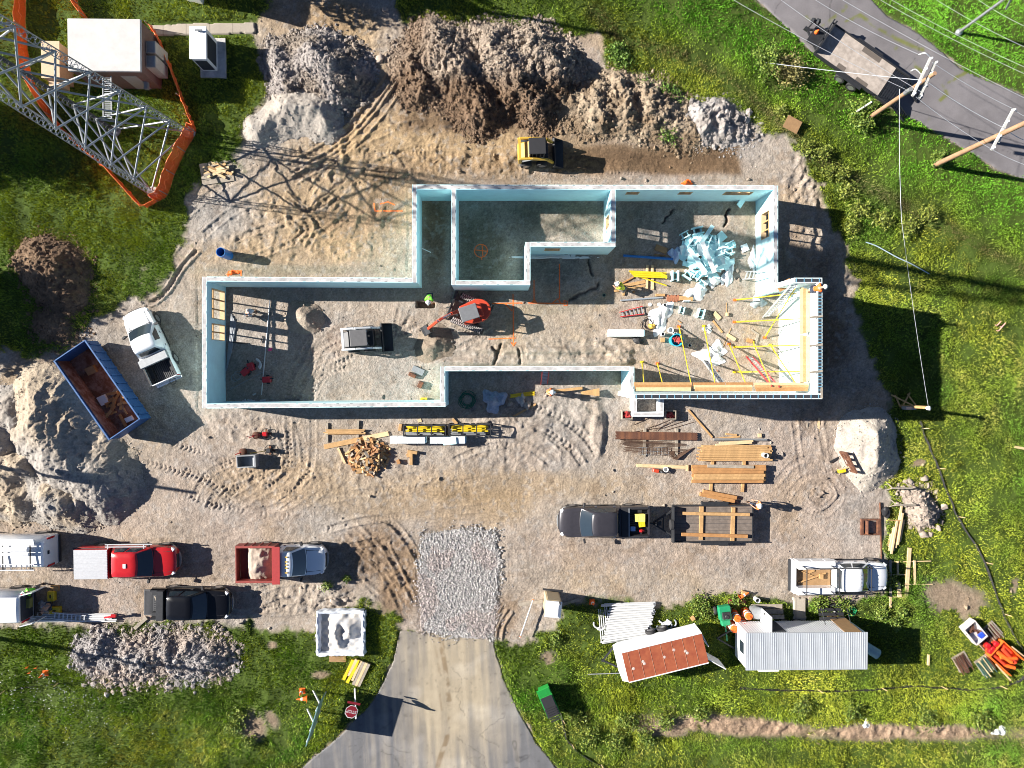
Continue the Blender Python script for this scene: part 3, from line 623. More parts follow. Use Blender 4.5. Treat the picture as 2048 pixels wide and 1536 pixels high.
k = MB()
for yy, ll in ((.80, 2.6), (.95, 3.0)): k.bx(-1.2, -1.2+ll, 1.06+(yy-.8), 1.12+(yy-.8), 1.5, 1.56)
k.bx(-1.1, -1.04, .95, 1.25, 1.42, 1.5).bx(1.2, 1.26, .95, 1.25, 1.42, 1.5); k.build('side_rail', M_alu, t)
t, h, xw, xc = pickup('black crew cab pickup with its tailgate lowered next to the rubble heap', 303, 1208, 460, 1210, M_black, w=1.0, gate='down', liner=M_blkm)
k = MB(); k.box((xc-.3, 0, 1.29), (.46, 1.92, .22)); k.build('toolbox', M_blkm, t, bevel=.02)
k = MB(); k.beam((-h+.1, .45, .78), (xc-.7, .05, .8), .09, .05); k.build('plank', M_woodg, t)
t, h, xw, xc = pickup('dark grey crew cab pickup hitched to the flat utility trailer', 1296, 1043, 1117, 1045, M_greyp, w=1.02)
k = MB(); k.bx(xc-.55, xc-.05, -.9, .9, 1.2, 1.235); k.build('tonneau', M_blk, t)
k = MB(); k.bx(xc-.57, xc-.5, -.92, .92, 1.15, 1.25); k.build('bed_bar', M_galv, t)
GP = t
def bin_on(px, py, z, label, d, col, group=None, name='storage_bin', rz=0.0, cat='storage bin'):
    p = P(px, py, z+d[2]); b_ = thing(name, label, cat, (p.x, p.y, z), rz, group)
    m = MB(); m.bx(-d[0]/2, d[0]/2, -d[1]/2, d[1]/2, 0, d[2]*.86); m.build('tub', col, b_, bevel=.02)
    m = MB(); m.bx(-d[0]/2-.02, d[0]/2+.02, -d[1]/2-.02, d[1]/2+.02, d[2]*.86, d[2])
    for q in (-1, 1): m.bx(q*d[0]*.25-.03, q*d[0]*.25+.03, -d[1]*.3, d[1]*.3, d[2], d[2]+.012)
    m.build('lid', col, b_, bevel=.01); return b_
bin_on(1280, 1036, .75, 'large pale yellow storage bin in the grey truck bed', (.65, .48, .4), mat('pale_yellow_plastic', (.72, .58, .16), .5))
bin_on(1284, 1049, .75, 'small yellow bin beside the larger one in the grey truck bed', (.38, .3, .3), M_yel, rz=.1)
bin_on(1266, 1058, .75, 'blue and white cooler box in the grey truck bed', (.28, .26, .3), mat('pale_blue_plastic', (.35, .5, .8), .5), name='cooler', cat='cooler')
p = P(1283, 1062, .95); o = MB().blob((0, 0, 0), .18, (1.2, .8, .7), .3).build('cloth_bundle', M_red); o.location = (p.x, p.y, .93); tag(o, 'crumpled red bag at the rear of the grey truck bed', 'bag')
# dump truck
a = P(478, 1122, 1.4); b = P(652, 1122, 1.0); c = (a+b)/2; L = (b-a).length; h = L/2
t = thing('dump_truck', 'small dump truck with a white cab and a red bed of sand', 'dump truck', (c.x, c.y, 0), 0)
xw = h-1.45; xc = xw-1.45
front_end(t, M_white, h, xc, 1.0, 1.25, .5, wind=xw)
greenhouse(t, M_white, (xw+.15, xc+.05, .96, 1.3), (xw-.55, xc+.2, .8, 2.1), doors=((.15, .75),))
k = MB()
for q in (-.5, -.2, 0, .2, .5): k.bx(xw-.85, xw-.72, q-.04, q+.04, 2.14, 2.19)
k.build('roof_lamp', M_cat, t)
chassis(t, (-h+1.35, h-.9), 1.0, .42, -h+.3, h-.4)
x0, x1 = -h, xc-.12; zf = 1.15; zr = 1.95
k = MB(); 
for s in (-1, 1): k.bx(x0, x1, s*1.12-.04, s*1.12+.04, zf, zr); k.bx(x0, x1, s*1.12-.07, s*1.12+.07, zr, zr+.07); [k.bx(x0+q*(x1-x0)/5-.04, x0+q*(x1-x0)/5+.04, s*1.19-.03, s*1.19+.03, zf, zr) for q in range(1, 5)]
k.bx(x0, x1, -1.08, 1.08, zf-.06, zf); k.bx(x1-.06, x1-.001, -1.08, 1.08, zf, zr+.2); k.bx(x0-.06, x0-.001, -1.16, 1.16, zf, zr-.1)
k.build('dump_bed', mat('worn_red_paint', (.25, .045, .035), .55, var=.25), t)
k = MB(); k.bx(x1-.08, x1+.42, -1.2, 1.2, 2.28, 2.33); k.bx(x1-.06, x1+.0, -1.1, 1.1, zr+.2, 2.28); k.build('cab_shield', M_org if False else mat('faded_red_paint', (.33, .035, .035), .5, var=.12), t, bevel=.01)
sx = lambda u, v: (x0+.55+u*(x1-x0-.62), -1.06+v*2.12, zf+.02+max(0, .95*math.sin(math.pi*min(1, u*1.05+.02))**.5*(.55+.45*math.sin(math.pi*v))*(1-.25*u)+.16*float(fbm(np.array([u*5.]), np.array([v*5.]), .8, 3, 9)[0])-.05))
k = MB(); k.grid(sx, 28, 24); k.build('sand_load', M_dirt, t, True, ang=60)
# white service body truck with a black ladder rack
a = P(1588, 1154, 1.1); b = P(1777, 1153, 1.0); c = (a+b)/2; L = (b-a).length; h = L/2
t = thing('service_truck', 'white utility body truck under a black pipe rack beside the trailer office', 'service truck', (c.x, c.y, 0), 0)
xw = h-1.6; xc = xw-2.1
front_end(t, M_white, h, xc, 1.0, 1.15, wind=xw); greenhouse(t, M_white, (xw+.12, xc+.08, .95, 1.2), (xw-.62, xc+.25, .77, 1.88))
k = MB()
for q in (-.4, -.15, .1, .35): k.bx(xw-.75, xw-.66, q-.03, q+.03, 1.92, 1.96)
k.build('roof_lamp', M_galv, t)
chassis(t, (-h+1.4, h-.95), 1.0, .4, -h+.3, h-.4)
k = MB()
for s in (-1, 1): k.loft([[(x, s*y, z) for y, z in ((.98, .55), (1.12, .62), (1.12, 1.42), (1.06, 1.5), (.62, 1.5), (.62, .8))] for x in (-h+.15, xc-.1)])
k.bx(-h, -h+.15, -1.1, 1.1, .5, 1.1)
k.build('utility_body', M_white, t, True)
k = MB(); k.bx(-h+.15, xc-.1, -.62, .62, .74, .8); k.build('bed_floor', M_ply, t)
k = MB()
for s in (-1, 1):
    for q in (.2, 1.15, 2.0): k.bx(-h+q, -h+q+.75, s*1.122-.006, s*1.122+.006, .8, 1.38)
k.build('cabinet_door', M_whiteflat, t, bevel=.01)
k = MB(); r_ = .035; zr = 2.15
for s in (-1, 1): k.tube((-h+.35, s*.85, zr), (xw-.1, s*.85, zr), r_); [k.tube((x, s*.85, 1.5), (x, s*.85, zr), r_) for x in (-h+.4, -h+2.3)]; k.tube((xw-.1, s*.85, zr), (xw+.15, s*.8, 1.25), r_)
for x in (-h+.4, xc-.15, xw-.15): k.tube((x, -.85, zr), (x, .85, zr), r_)
k.build('ladder_rack', M_blk, t)
k = MB(); k.beam((-h+.4, -.45, .84), (-h+2.2, .2, .9), .09, .04).beam((-h+.3, .45, .83), (-h+1.6, -.1, .86), .05, .04); k.box((-h+1.9, 0, .9), (.22, .3, .2)); k.box((-h+1.3, .3, .83), (.4, .12, .06), rz=.4); k.build('loose_tools', M_wood, t)
k = MB(); k.bx(-h-.15, -h-.01, -1.05, 1.05, .45, .62); k.build('rear_bumper', M_blkm, t)
# vans at the left edge
def van(label, cx, cy, front_px, name='cargo_van', L=5.9, w=1.02, hgt=2.2, rear_open=False):
    b = P(cx, cy, 1.6); t = thing(name, label, 'van', (b.x-L/2, b.y, 0), math.pi, 'white work vans at the left edge'); h = L/2
    st = [(-h, .93, 1.75), (-h+.12, 1.0, 1.8), (h-1.5, 1.0, 1.8), (h-1.35, 1.0, 1.15), (h-.3, .9, 1.0), (h, .75, .8)]
    def rs(x, ww, z0, z1, tp): return [(x, -ww*.9, z0), (x, -ww, z0+.2), (x, -ww, z0+(z1-z0)*.55), (x, -ww*tp, z1-.1), (x, -ww*tp*.9, z1), (x, 0, z1+.05), (x, ww*tp*.9, z1), (x, ww*tp, z1-.1), (x, ww, z0+(z1-z0)*.55), (x, ww, z0+.2), (x, ww*.9, z0)]
    m = MB(); m.loft([rs(-h, w*.94, .45, hgt-.12, .8), rs(-h+.1, w*.98, .4, hgt-.02, .84), rs(h-2.2, w, .4, hgt, .84), rs(h-1.7, w, .4, hgt-.15, .82), rs(h-1.0, w, .4, 1.3, .95), rs(h-.15, w*.9, .45, 1.05, .95), rs(h, w*.8, .5, .9, .95)])
    m.build('body', M_white, t, True, ang=40); chassis(t, (-h+1.1, h-1.0), w, .37, -h+.3, h-.4)
    for s in (-1, 1): k = MB(); k.bx(-h-.03, -h+.05, s*w*.86-.06, s*w*.86+.06, 1.0, 1.7); k.build('taillight', M_tail, t)
    k = MB(); k.bx(-h-.12, -h-.01, -w*.9, w*.9, .42, .6); k.build('rear_bumper', M_blk, t, bevel=.03)
    return t, h
t, h = van('white cargo van with rooftop ladders and tubes behind the red pickup', 97, 1104, None)
k = MB()
for q in (-2.3, -.6, .9):
    k.bx(q-.03, q+.03, -.95, .95, 2.36, 2.41); [k.bx(q-.04, q+.04, s*.9-.03, s*.9+.03, 2.15, 2.4) for s in (-1, 1)]
k.build('roof_rack', M_blk, t)
for y_, r_ in ((-.1, .1), (-.42, .16)):
    k = MB(); k.tube((-2.3, y_, 2.42+r_), (2.0, y_, 2.42+r_), r_, 12); k.build('roof_tube', M_plasticw, t, True)
k = MB()
for y_ in (.55, .92): k.bx(-2.6, 2.4, y_-.03, y_+.03, 2.42, 2.5)
for q in range(14): k.tube((-2.45+q*.33, .55, 2.46), (-2.45+q*.33, .92, 2.46), .018, 5)
k.build('roof_ladder', M_alu, t)
k = MB(); k.box((-.9, -.82, 2.45), (3.4, .42, .03), rx=-.25); k.build('side_box_lid', M_white, t, bevel=.02)
k = MB(); k.lathe((-2.72, .1, 1.7), [(.02, .02), (.12, .03)], 8); k.bx(-2.99, -2.96, -.12, .12, 1.55, 1.72); k.build('rear_window', M_glass, t)
t, h = van('white service van parked lowest with both rear doors swung open', 46, 1216, None, hgt=2.1)
k = MB(); k.bx(-h-.012, -h+.02, -.8, .8, .65, 1.85); k.build('cargo_shade', M_dark, t)  # dark plate on the closed body paints the shade of the cargo space
for s in (-1, 1):
    k = MB(); k.box((-h-.42, s*.98, 1.3), (.86, .06, 1.4), rz=-s*.25 if s < 0 else .25); k.build('rear_door', M_white, t, bevel=.02)
k = MB(); k.bx(-h-.25, -h-.02, -.5, .1, 1.0, 1.35); k.build('tool_crate', mat('olive_plastic', (.16, .17, .05), .6), t)
# ------------------------------------------------------------------ machines
def skid(label, X0, Y0, X1, Y1, paint, cabm, tilt, dark, S=1.0):
    a = P(X0, Y0, 1.0); b = P(X1, Y1, .4); c = (a+b)/2; L = (b-a).length; rz = math.atan2(b.y-a.y, b.x-a.x); h = L/2
    t = thing('skid_steer', label, 'skid steer', (c.x, c.y, gh(c.x, c.y)), rz)
    for x in (-h+.55, -h+1.6):
        for s in (-1, 1): wheel(t, x, s*.70, .38, .28)
    k = MB(); k.bx(-h+.15, -h+2.0, -.54, .54, .3, .95); k.build('chassis', dark, t, bevel=.04)
    k = MB(); k.loft([[(-h+x, y, z) for x, y, z in ((0, -.5, .55), (0, .5, .55), (.75, .54, .6), (.75, -.54, .6))], [(-h+x, y, z) for x, y, z in ((.02, -.5, 1.1), (.02, .5, 1.1), (.8, .54, 1.45), (.8, -.54, 1.45))]]); k.build('engine_cover', dark if paint is M_white else paint, t, bevel=.05)
    if paint is M_white:
        k = MB(); k.bx(-h-.06, -h-.005, -.5, .5, .5, 1.05); k.build('tail_door', M_org, t, bevel=.02)
    k = MB(); x0, x1 = -h+.72, -h+1.72
    for s in (-1, 1):
        k.bx(x0, x1, s*.46-.035, s*.46+.035, .95, 1.02); [k.bx(x-.04, x+.04, s*.46-.035, s*.46+.035, .95, 2.02) for x in (x0+.04, x1-.04)]
        for q in range(3): k.bx(x0+.2+q*.25, x0+.23+q*.25, s*.465-.02, s*.465+.02, 1.0, 2.0)
    k.build('cab_frame', dark, t)
    k = MB(); k.bx(x0-.04, x1+.06, -.52, .52, 2.0, 2.08); k.build('cab_roof', cabm, t, bevel=.05, seg=2)
    k = MB(); k.bx(x0+.25, x0+.6, -.28, .28, .95, 1.15); k.bx(x0+.2, x0+.3, -.28, .28, 1.1, 1.6); k.build('seat', M_blk, t, bevel=.04)
    k = MB(); k.bx(x1-.06, x1-.045, -.4, .4, 1.0, 1.95); k.build('front_window', M_glass, t)
    for s in (-1, 1):
        k = MB(); y = s*.66
        pts = [(-h+.1, y, 1.55), (-h+.9, y, 1.52), (-h+1.9, y, 1.25), (h-.78, y, .55)]
        for i in range(3): k.beam(pts[i], pts[i+1], .13, .2)
        k.beam((-h+.1, y, 1.55), (-h+.15, y, .7), .12, .2); k.build('lift_arm', paint, t, bevel=.02)
        k = MB(); k.tube((-h+.3, s*.6, .8), (-h+1.3, s*.6, 1.3), .05); k.build('lift_cylinder', M_galv, t)
    k = MB(); k.bx(-h+.05, -h+.2, -.66, .66, 1.5, 1.62); k.build('arm_crossbar', paint, t)
    W = .93; bx = h-.75; prof = [(bx+.72, .06), (bx+.1, .06), (bx, .2), (bx+.02, .55), (bx+.12, .66)]
    prof_i = [(bx+.16, .62), (bx+.07, .53), (bx+.06, .22), (bx+.13, .10), (bx+.72, .09)]
    k = MB(); poly = prof+prof_i; n = len(poly); vs = [(x, -W, z) for x, z in poly]+[(x, W, z) for x, z in poly]; k.add(vs, [(i, (i+1) % n, n+(i+1) % n, n+i) for i in range(n)])
    for s in (-1, 1):
        pl = [(bx+.72, .07), (bx+.1, .07), (bx+.01, .2), (bx+.03, .55), (bx+.12, .65), (bx+.3, .5), (bx+.7, .14)]; m_ = len(pl)
        k.add([(x, s*W, z) for x, z in pl]+[(x, s*(W-.03), z) for x, z in pl], [tuple(range(m_)), tuple(range(2*m_-1, m_-1, -1))]+[(i, (i+1) % m_, m_+(i+1) % m_, m_+i) for i in range(m_)])
    k.build('bucket', M_blkm, t)
    for s in (-1, 1): m = MB(); m.bx(x1-.02, x1+.06, s*.4-.06, s*.4+.06, 1.9, 1.99); m.build('work_light', M_lamp, t)
    return t
skid('yellow skid steer grading the brown strip north of the walls', 1036, 303, 1127, 306, M_cat, M_blk, 0, M_blkm)
t = skid('white skid steer with a black bucket inside the walls', 686, 680, 784, 674, M_white, mat('dark_canopy', (.10, .10, .105), .6), 0, M_blkm)
# mini excavator
p = P(935, 632, 1.0); p = P(944, 628); t = thing('mini_excavator', 'orange mini excavator with its arm reaching over a heap of sand', 'excavator', (p.x, p.y, .0), math.radians(158))
for s in (-1, 1):
    k = MB(); y0, y1 = s*.85-.2, s*.85+.2; pr = [(-1.15, .28), (-1.0, .06), (1.0, .06), (1.15, .28), (1.0, .52), (-1.0, .52)]
    k.add([(x, y, z) for y in (y0, y1) for x, z in pr], [tuple(range(5, -1, -1)), tuple(range(6, 12))]+[(i, (i+1) % 6, 6+(i+1) % 6, 6+i) for i in range(6)])
    tr = k.build('track', M_tyre, t)
    k = MB()
    for q in range(17):
        x = -1.0+q*.125; k.bx(x-.035, x+.035, y0+.02, (y0+y1)/2-.02, .521, .55); k.bx(x+.03, x+.1, (y0+y1)/2+.02, y1-.02, .521, .55)
    g = k.build('track_pads', mat('dusty_rubber', (.36, .34, .33), .9), tr); tag(g, kind='stuff')
k = MB(); k.bx(-.6, .6, -.6, .6, .3, .6); k.build('undercarriage', M_blkm, t)
k = MB(); k.box((1.45, 0, .32), (.12, 2.0, .5), ry=-.2); k.bx(.8, 1.4, -.5, -.4, .3, .42).bx(.8, 1.4, .4, .5, .3, .42); k.build('blade', M_blkm, t)
# upper structure turned
ur = math.radians(40)
def Um(p): v = Matrix.Rotation(ur, 3, 'Z') @ Vector(p); return (v.x, v.y, v.z)
UM = Matrix.Rotation(ur, 4, 'Z')
k = MB(); k.T = UM; pts = [(.65, -.62), (.65, .62)]+[(-.35+1.0*math.cos(a)*.95, .78*math.sin(a)) for a in np.linspace(math.pi*.55, math.pi*1.45, 14)]
k.prism(pts, .65, 1.15); k.build('house', M_org, t, bevel=.05, seg=2)
k = MB(); k.T = UM; k.bx(-.75, -.3, -.45, .45, 1.15, 1.4); k.build('counterweight_cover', M_org, t, bevel=.08, seg=2)
k = MB(); k.T = UM; k.bx(-.45, .72, -.42, .52, 2.2, 2.27); k.build('canopy', mat('grey_canopy', (.16, .165, .175), .5), t, bevel=.04, seg=2)
k = MB(); k.T = UM
for x, y in ((-.4, -.4), (-.4, .48), (.66, -.38), (.66, .48)): k.bx(x-.035, x+.035, y-.035, y+.035, 1.1, 2.2)
k.build('canopy_post', M_blk, t)
k = MB(); k.T = UM; k.bx(-.25, .2, -.25, .25, 1.15, 1.35).bx(-.3, -.2, -.25, .25, 1.3, 1.8); k.build('seat', M_blk, t, bevel=.04)
bs = p; 
E = [P(927, 622, 1.0), P(905, 616, 1.6), P(880, 638, 2.3), P(851, 662, .6)]
inv = Matrix.Translation(t.location) @ Matrix.Rotation(t.rotation_euler.z, 4, 'Z'); inv = inv.inverted()
A0 = inv @ P(926, 619, 1.1); A1 = inv @ P(902, 628, 2.05); A2 = inv @ P(877, 641, 2.35); A3 = inv @ P(857, 657, 1.0)
k = MB(); k.beam(A0, A1, .2, .26).beam(A1, A2, .17, .22); k.build('boom', M_org, t, bevel=.02)
k = MB(); k.beam(A2, A3, .17, .2); k.build('stick', M_org, t, bevel=.02)
k = MB(); k.tube(A0+Vector((0, 0, -.2)), A1+Vector((0, 0, -.25)), .05).tube(A1+Vector((0, 0, .22)), A2.lerp(A3, .15)+Vector((0, 0, .22)), .045); k.build('boom_cylinder', M_chrome, t)
dirv = (A3-A2); dirv.z = 0; dirv.normalize(); sv = Vector((-dirv.y, dirv.x, 0))
k = MB(); q = [(.0, 1.0), (.32, .9), (.5, .62), (.38, .38), (.12, .35), (-.08, .75)]
vs = [tuple(Vector((A3.x, A3.y, 0))+dirv*u+sv*(s*.3)+Vector((0, 0, z))) for s in (-1, 1) for u, z in q]; n = len(q)
k.add(vs, [tuple(range(n)), tuple(range(2*n-1, n-1, -1))]+[(i, (i+1) % n, n+(i+1) % n, n+i) for i in range(n)]); k.build('bucket', M_blkm, t, bevel=.015)
# ------------------------------------------------------------------ trailers
def inv_of(t): return (Matrix.Translation(t.location) @ Matrix.Rotation(t.rotation_euler.z, 4, 'Z')).inverted()
a = P(1346, 1047, .7); b = P(1504, 1047, .7); c = (a+b)/2; L = (b-a).length; h = L/2; W = 1.17
t = thing('utility_trailer', 'flat black utility trailer with a plank deck and loose beams behind the grey pickup', 'trailer', (c.x, c.y, 0), 0)
m = MB()
k = MB(); k.bx(-h, h, -W, W, .62, .68); dk = k.build('deck', mat('grey_deck_planks', (.16, .13, .11), .85, var=.3, scale=3), t)
k = MB(); [k.bx(-h+.02, h-.02, y-.008, y+.008, .681, .684) for y in np.linspace(-W+.2, W-.2, 9)]; k.build('plank_gap', M_dark, dk)
k = MB(); k.bx(-h-.06, h+.06, W+.001, W+.07, .5, .82).bx(-h-.06, h+.06, -W-.07, -W-.001, .5, .82).bx(-h-.06, -h-.001, -W, W, .5, 1.15).bx(h+.001, h+.06, -W, W, .5, .75); k.build('side_rail', M_blkm, t)
for x in (-.35, .6):
    for s in (-1, 1): wheel(t, x, s*(W+.12), .34, .22)
for s in (-1, 1): k = MB(); k.bx(-.8, 1.05, s*(W+.12)-.15, s*(W+.12)+.15, .74, .78); k.build('fender', M_blkm, t, bevel=.02)
k = MB(); k.beam((-h, .85, .5), (-h-1.25, .05, .5), .1, .14).beam((-h, -.85, .5), (-h-1.25, -.05, .5), .1, .14).beam((-h-1.2, 0, .5), (-h-1.75, 0, .5), .1, .1).beam((-h-.6, .45, .5), (-h-.6, -.45, .5), .08, .08); k.box((-h-.9, 0, .62), (.25, .25, .2)); k.build('tongue', M_blkm, t)
k = MB(); k.loft([[(-h-.16+d, .34*math.cos(q_)*rr, .98+.34*rr*math.sin(q_)) for q_ in np.linspace(0, 2*math.pi, 18)[:-1]] for rr, d in ((.6, -.09), (1, -.09), (1, .09), (.6, .09))]); k.build('spare_tyre', M_tyre, t, True)
k = MB(); k.tube((-h-1.2, 0, .3), (-h-1.2, 0, 1.05), .05); k.build('tongue_jack', M_blkm, t)
def plank(label, X0, Y0, X1, Y1, wd, ht, z, m=None, group=None, name='plank', cat='plank'):
    a = P(X0, Y0, z+ht); b = P(X1, Y1, z+ht); c = (a+b)/2
    if z < .02: z += gh(c.x, c.y)
    mb = MB(); L_ = (b-a).length; mb.bx(-L_/2, L_/2, -wd/2, wd/2, 0, ht)
    o = mb.build(name, m or M_wood, None, bevel=.006); o.location = (c.x, c.y, z); o.rotation_euler = (0, 0, math.atan2(b.y-a.y, b.x-a.x))
    return tag(o, label, cat, group)
plank('left cross beam lying across the black trailer deck', 1403.5, 1013, 1402, 1080, .26, .09, .69, M_wood, name='timber_beam', cat='beam')
plank('right cross beam lying across the black trailer deck', 1467, 1015, 1465, 1082, .26, .09, .69, M_wood, name='timber_beam', cat='beam')
plank('upper long beam resting on the two trailer cross beams', 1366, 1027, 1500, 1029.5, .2, .14, .78, M_wood, name='timber_beam', cat='beam')
plank('lower long beam resting on the two trailer cross beams', 1363, 1069, 1496, 1073, .22, .14, .78, M_wood2, name='timber_beam', cat='beam')
# dark flatbed trailer on the old road
a = P(1650, 78, .85); b = P(1776, 166, .85); c = (a+b)/2; L = (b-a).length; h = L/2; rz = math.atan2(b.y-a.y, b.x-a.x); W = 1.1
t = thing('flatbed_trailer', 'long flatbed trailer with weathered boards and rear ramps on the cracked road', 'trailer', (c.x, c.y, 0), rz)
k = MB(); k.bx(-h, h-.1, -W, W, .78, .84); dk = k.build('deck', mat('bleached_planks', (.36, .31, .27), .9, var=.3, scale=2.5), t)
for q_ in ((-.1, 1.3, W-.36, W-.01), (-.9, -.3, -W+.01, -W+.36), (.6, 1.5, -W+.01, -W+.3)): k = MB(); k.bx(*q_, .841, .846); k.build('dark_board', mat('stained_board', (.12, .10, .085), .9), dk)
k = MB(); k.bx(-h-.05, h+1.0, W+.001, W+.09, .68, .9).bx(-h-.05, h+1.0, -W-.09, -W-.001, .68, .9).bx(-h-.1, -h-.001, -W, W, .68, 1.35)
k.bx(-h-.28, -h-.2, -W, W, 1.28, 1.36); [k.bx(-h-.26, -h-.05, y-.04, y+.04, 1.2, 1.28) for y in (-.9, -.3, .3, .9)]
k.build('frame', M_blkm, t)
k = MB()
for q in range(7): k.bx(h-.05+q*.16, h+.01+q*.16, -W, W, .74, .8)
for y in (-.75, -.3, .3, .75): k.bx(h-.09, h+1.0, y-.035, y+.035, .70, .738)
k.build('dovetail', M_blkm, t)
for x in (-.2, .75):
    for s in (-1, 1): wheel(t, x, s*(W+.16), .37, .24)
for s in (-1, 1): k = MB(); k.bx(-.7, 1.25, s*(W+.16)-.16, s*(W+.16)+.13, .79, .82); k.build('fender', M_blkm, t)
k = MB(); k.beam((-h, .8, .6), (-h-1.2, .05, .6), .1, .14).beam((-h, -.8, .6), (-h-1.2, -.05, .6), .1, .14); k.bx(-h-1.5, -h-1.1, -.1, .1, .5, .7); k.build('tongue', M_blkm, t)
k = MB(); k.bx(-h-.95, -h-.15, -.7, .6, .66, .74); k.build('tongue_platform', M_blkm, t)
k = MB(); k.lathe((-h-.7, .1, .74), [(.14, 0), (.14, .04), (.03, .35)], 10); k.build('orange_cap', M_orange, t)
k = MB(); k.tube((-h-1.3, .1, .4), (-h-1.3, .1, 1.1), .05).blob((-h-1.3, .6, .75), .2).blob((-h-1.0, .75, .7), .22); k.build('tongue_jack', M_blkm, t)
for s in (-1, 1):
    k = MB(); yy = s*.78; x0 = h+1.0; x1 = h+2.5
    for e in (-.22, .22): k.beam((x0, yy+e, .78), (x1, yy+e+.0, .06), .06, .1)
    for q in range(9): f = q/8; k.beam((x0+(x1-x0)*f, yy-.22, .78-.72*f), (x0+(x1-x0)*f, yy+.22, .78-.72*f), .06, .05)
    k.build('ramp', M_blkm, t)
# ------------------------------------------------------------------ site trailers
def box_trailer(): pass
a = P(1227, 1280, 2.3); 
# rust-roofed storage trailer
q = [P(1244, 1306, 2.35), P(1402, 1267, 2.35), P(1419, 1325, 2.35), P(1257, 1364, 2.35)]
c = sum(q, Vector())/4; rz = math.atan2(q[1].y-q[0].y, q[1].x-q[0].x); L = ((q[1]-q[0]).length+(q[2]-q[3]).length)/2; W = ((q[0]-q[3]).length+(q[1]-q[2]).length)/2; h = L/2; hw = W/2
t = thing('storage_trailer', 'white box trailer with a rusted red roof', 'trailer', (c.x, c.y, 0), rz)
k = MB(); k.bx(-h, h, -hw, hw, .55, 2.3)
k.loft([[(-h-.001, y, .55) for y in (-hw, hw)]+[(-h-.001, hw, 2.3), (-h-.001, -hw, 2.3)], [(-h-.35, y, .6) for y in (-hw*.9, hw*.9)]+[(-h-.35, hw*.9, 2.2), (-h-.35, -hw*.9, 2.2)]])
k.build('body', M_whiteflat, t)
k = MB(); k.bx(-h, h, -hw, hw, 2.301, 2.34); rf = k.build('roof', mat('rusted_roof', (.24, .052, .022), .85, var=.2, scale=2.2, col2=(.33, .09, .035), lo=.35, hi=.7, bump=.01), t)
k = MB(); [k.bx(-h+x, -h+x+.02, -hw+.03, hw-.03, 2.341, 2.356) for x in np.arange(.35, L, .72)]; k.build('roof_seam', mat('bleached_rust', (.42, .22, .15), .9), rf)
k = MB(); [k.lathe((-h+x, y, 2.34), [(.1, 0), (.05, .012)], 8) for x, y in ((.5, -.2), (1.2, .1), (1.25, -.05), (2.6, .05), (3.3, .35), (4.1, -.05), (4.0, .1))]; k.build('roof_patch', mat('pale_patch', (.5, .40, .36), .9), rf)
k = MB(); k.bx(-h, h, hw-.01, hw+.05, 2.25, 2.37).bx(-h, h, -hw-.05, -hw+.01, 2.25, 2.37); k.build('roof_edge', M_whiteflat, t)
k = MB(); k.beam((-h-.3, .7, .5), (-h-1.2, .0, .5), .1, .12).beam((-h-.3, -.7, .5), (-h-1.2, -.0, .5), .1, .12).bx(-h-1.3, -h-1.1, -.08, .08, .42, .6); k.build('tongue', M_blkm, t)
for x in (-.3, .5):
    for s in (-1, 1): wheel(t, x, s*(hw+.1), .35, .2)
k = MB(); k.box((h+.55, -hw-.35, 1.4), (1.3, .05, 1.6), rz=-.75); k.build('rear_door', M_whiteflat, t)
k = MB(); k.box((h+.12, hw-.5, 1.4), (.05, 1.1, 1.6), rz=.25); k.build('rear_door', M_whiteflat, t)
k = MB(); k.tube((-h+.1, -hw-.05, .9), (-h-2.4, -hw+.3, .5), .03); k.build('door_bar', M_galv, t)
# white office trailer
a = P(1494, 1268, 2.75); b = P(1733, 1337, 2.75); z1 = 2.75
x0, x1, y1, y0 = a.x, b.x, a.y, b.y; cx, cy = (x0+x1)/2, (y0+y1)/2; h = (x1-x0)/2; hw = (y1-y0)/2
t = thing('office_trailer', 'long ribbed white office trailer with its side door open', 'trailer', (cx, cy, 0))
k = MB(); k.bx(-h, h, -hw, hw, .5, z1-.05)
for x in np.arange(-h+.1, h, .16): k.bx(x-.035, x+.035, hw, hw+.025, .5, z1-.08)
k.build('body', M_whiteflat, t)
k = MB(); k.bx(-h-.06, h+.06, -hw-.06, hw+.06, z1-.049, z1)
for x in np.arange(-h+.05, h, .14): k.bx(x-.02, x+.02, -hw-.05, hw+.05, z1, z1+.014)
k.build('roof', mat('pale_metal_roof', (.50, .53, .56), .45, .3, var=.06, scale=1.2), t)
k = MB(); k.bx(-h-.03, -h-.001, -.4, .35, 1.5, 2.2); k.build('end_window', M_glass, t)
k = MB(); k.bx(-h-.01+.9, -h+2.2, -hw-.3, -hw-.08, 1.8, 2.4); k.build('air_conditioner', M_plasticw, t)
xd = P(1532, 1250, 1.5).x-cx
k = MB(); k.bx(xd, xd+.95, hw+.026, hw+.04, .6, 2.5); k.build('doorway_shade', M_dark, t)  # dark plate paints the unlit room behind the open door
k = MB(); k.box((xd-.03, hw+.52, 1.6), (.95, .05, 1.95), rz=R(90)); d_ = k.build('door', M_whiteflat, t, bevel=.01)
k = MB(); k.box((xd-.08, hw+.85, 1.5), (.06, .14, .12)); k.build('handle', M_blk, d_)
k = MB(); [k.bx(xd-.5+i*.0, xd+1.6, hw+.15+i*.3, hw+.44+i*.3, .5-.17*i, .54-.17*i) for i in range(3)]; k.build('step', M_woodg, t)
for x in (-.5, .4):
    for s in (-1, 1): wheel(t, x, s*(hw-.12), .36, .2)
k = MB(); k.beam((-h, .7, .45), (-h-1.2, 0, .45), .09, .12).beam((-h, -.7, .45), (-h-1.2, 0, .45), .09, .12); k.build('tongue', M_blkm, t)
k = MB(); xs = P(1640, 1250, .5).x-cx
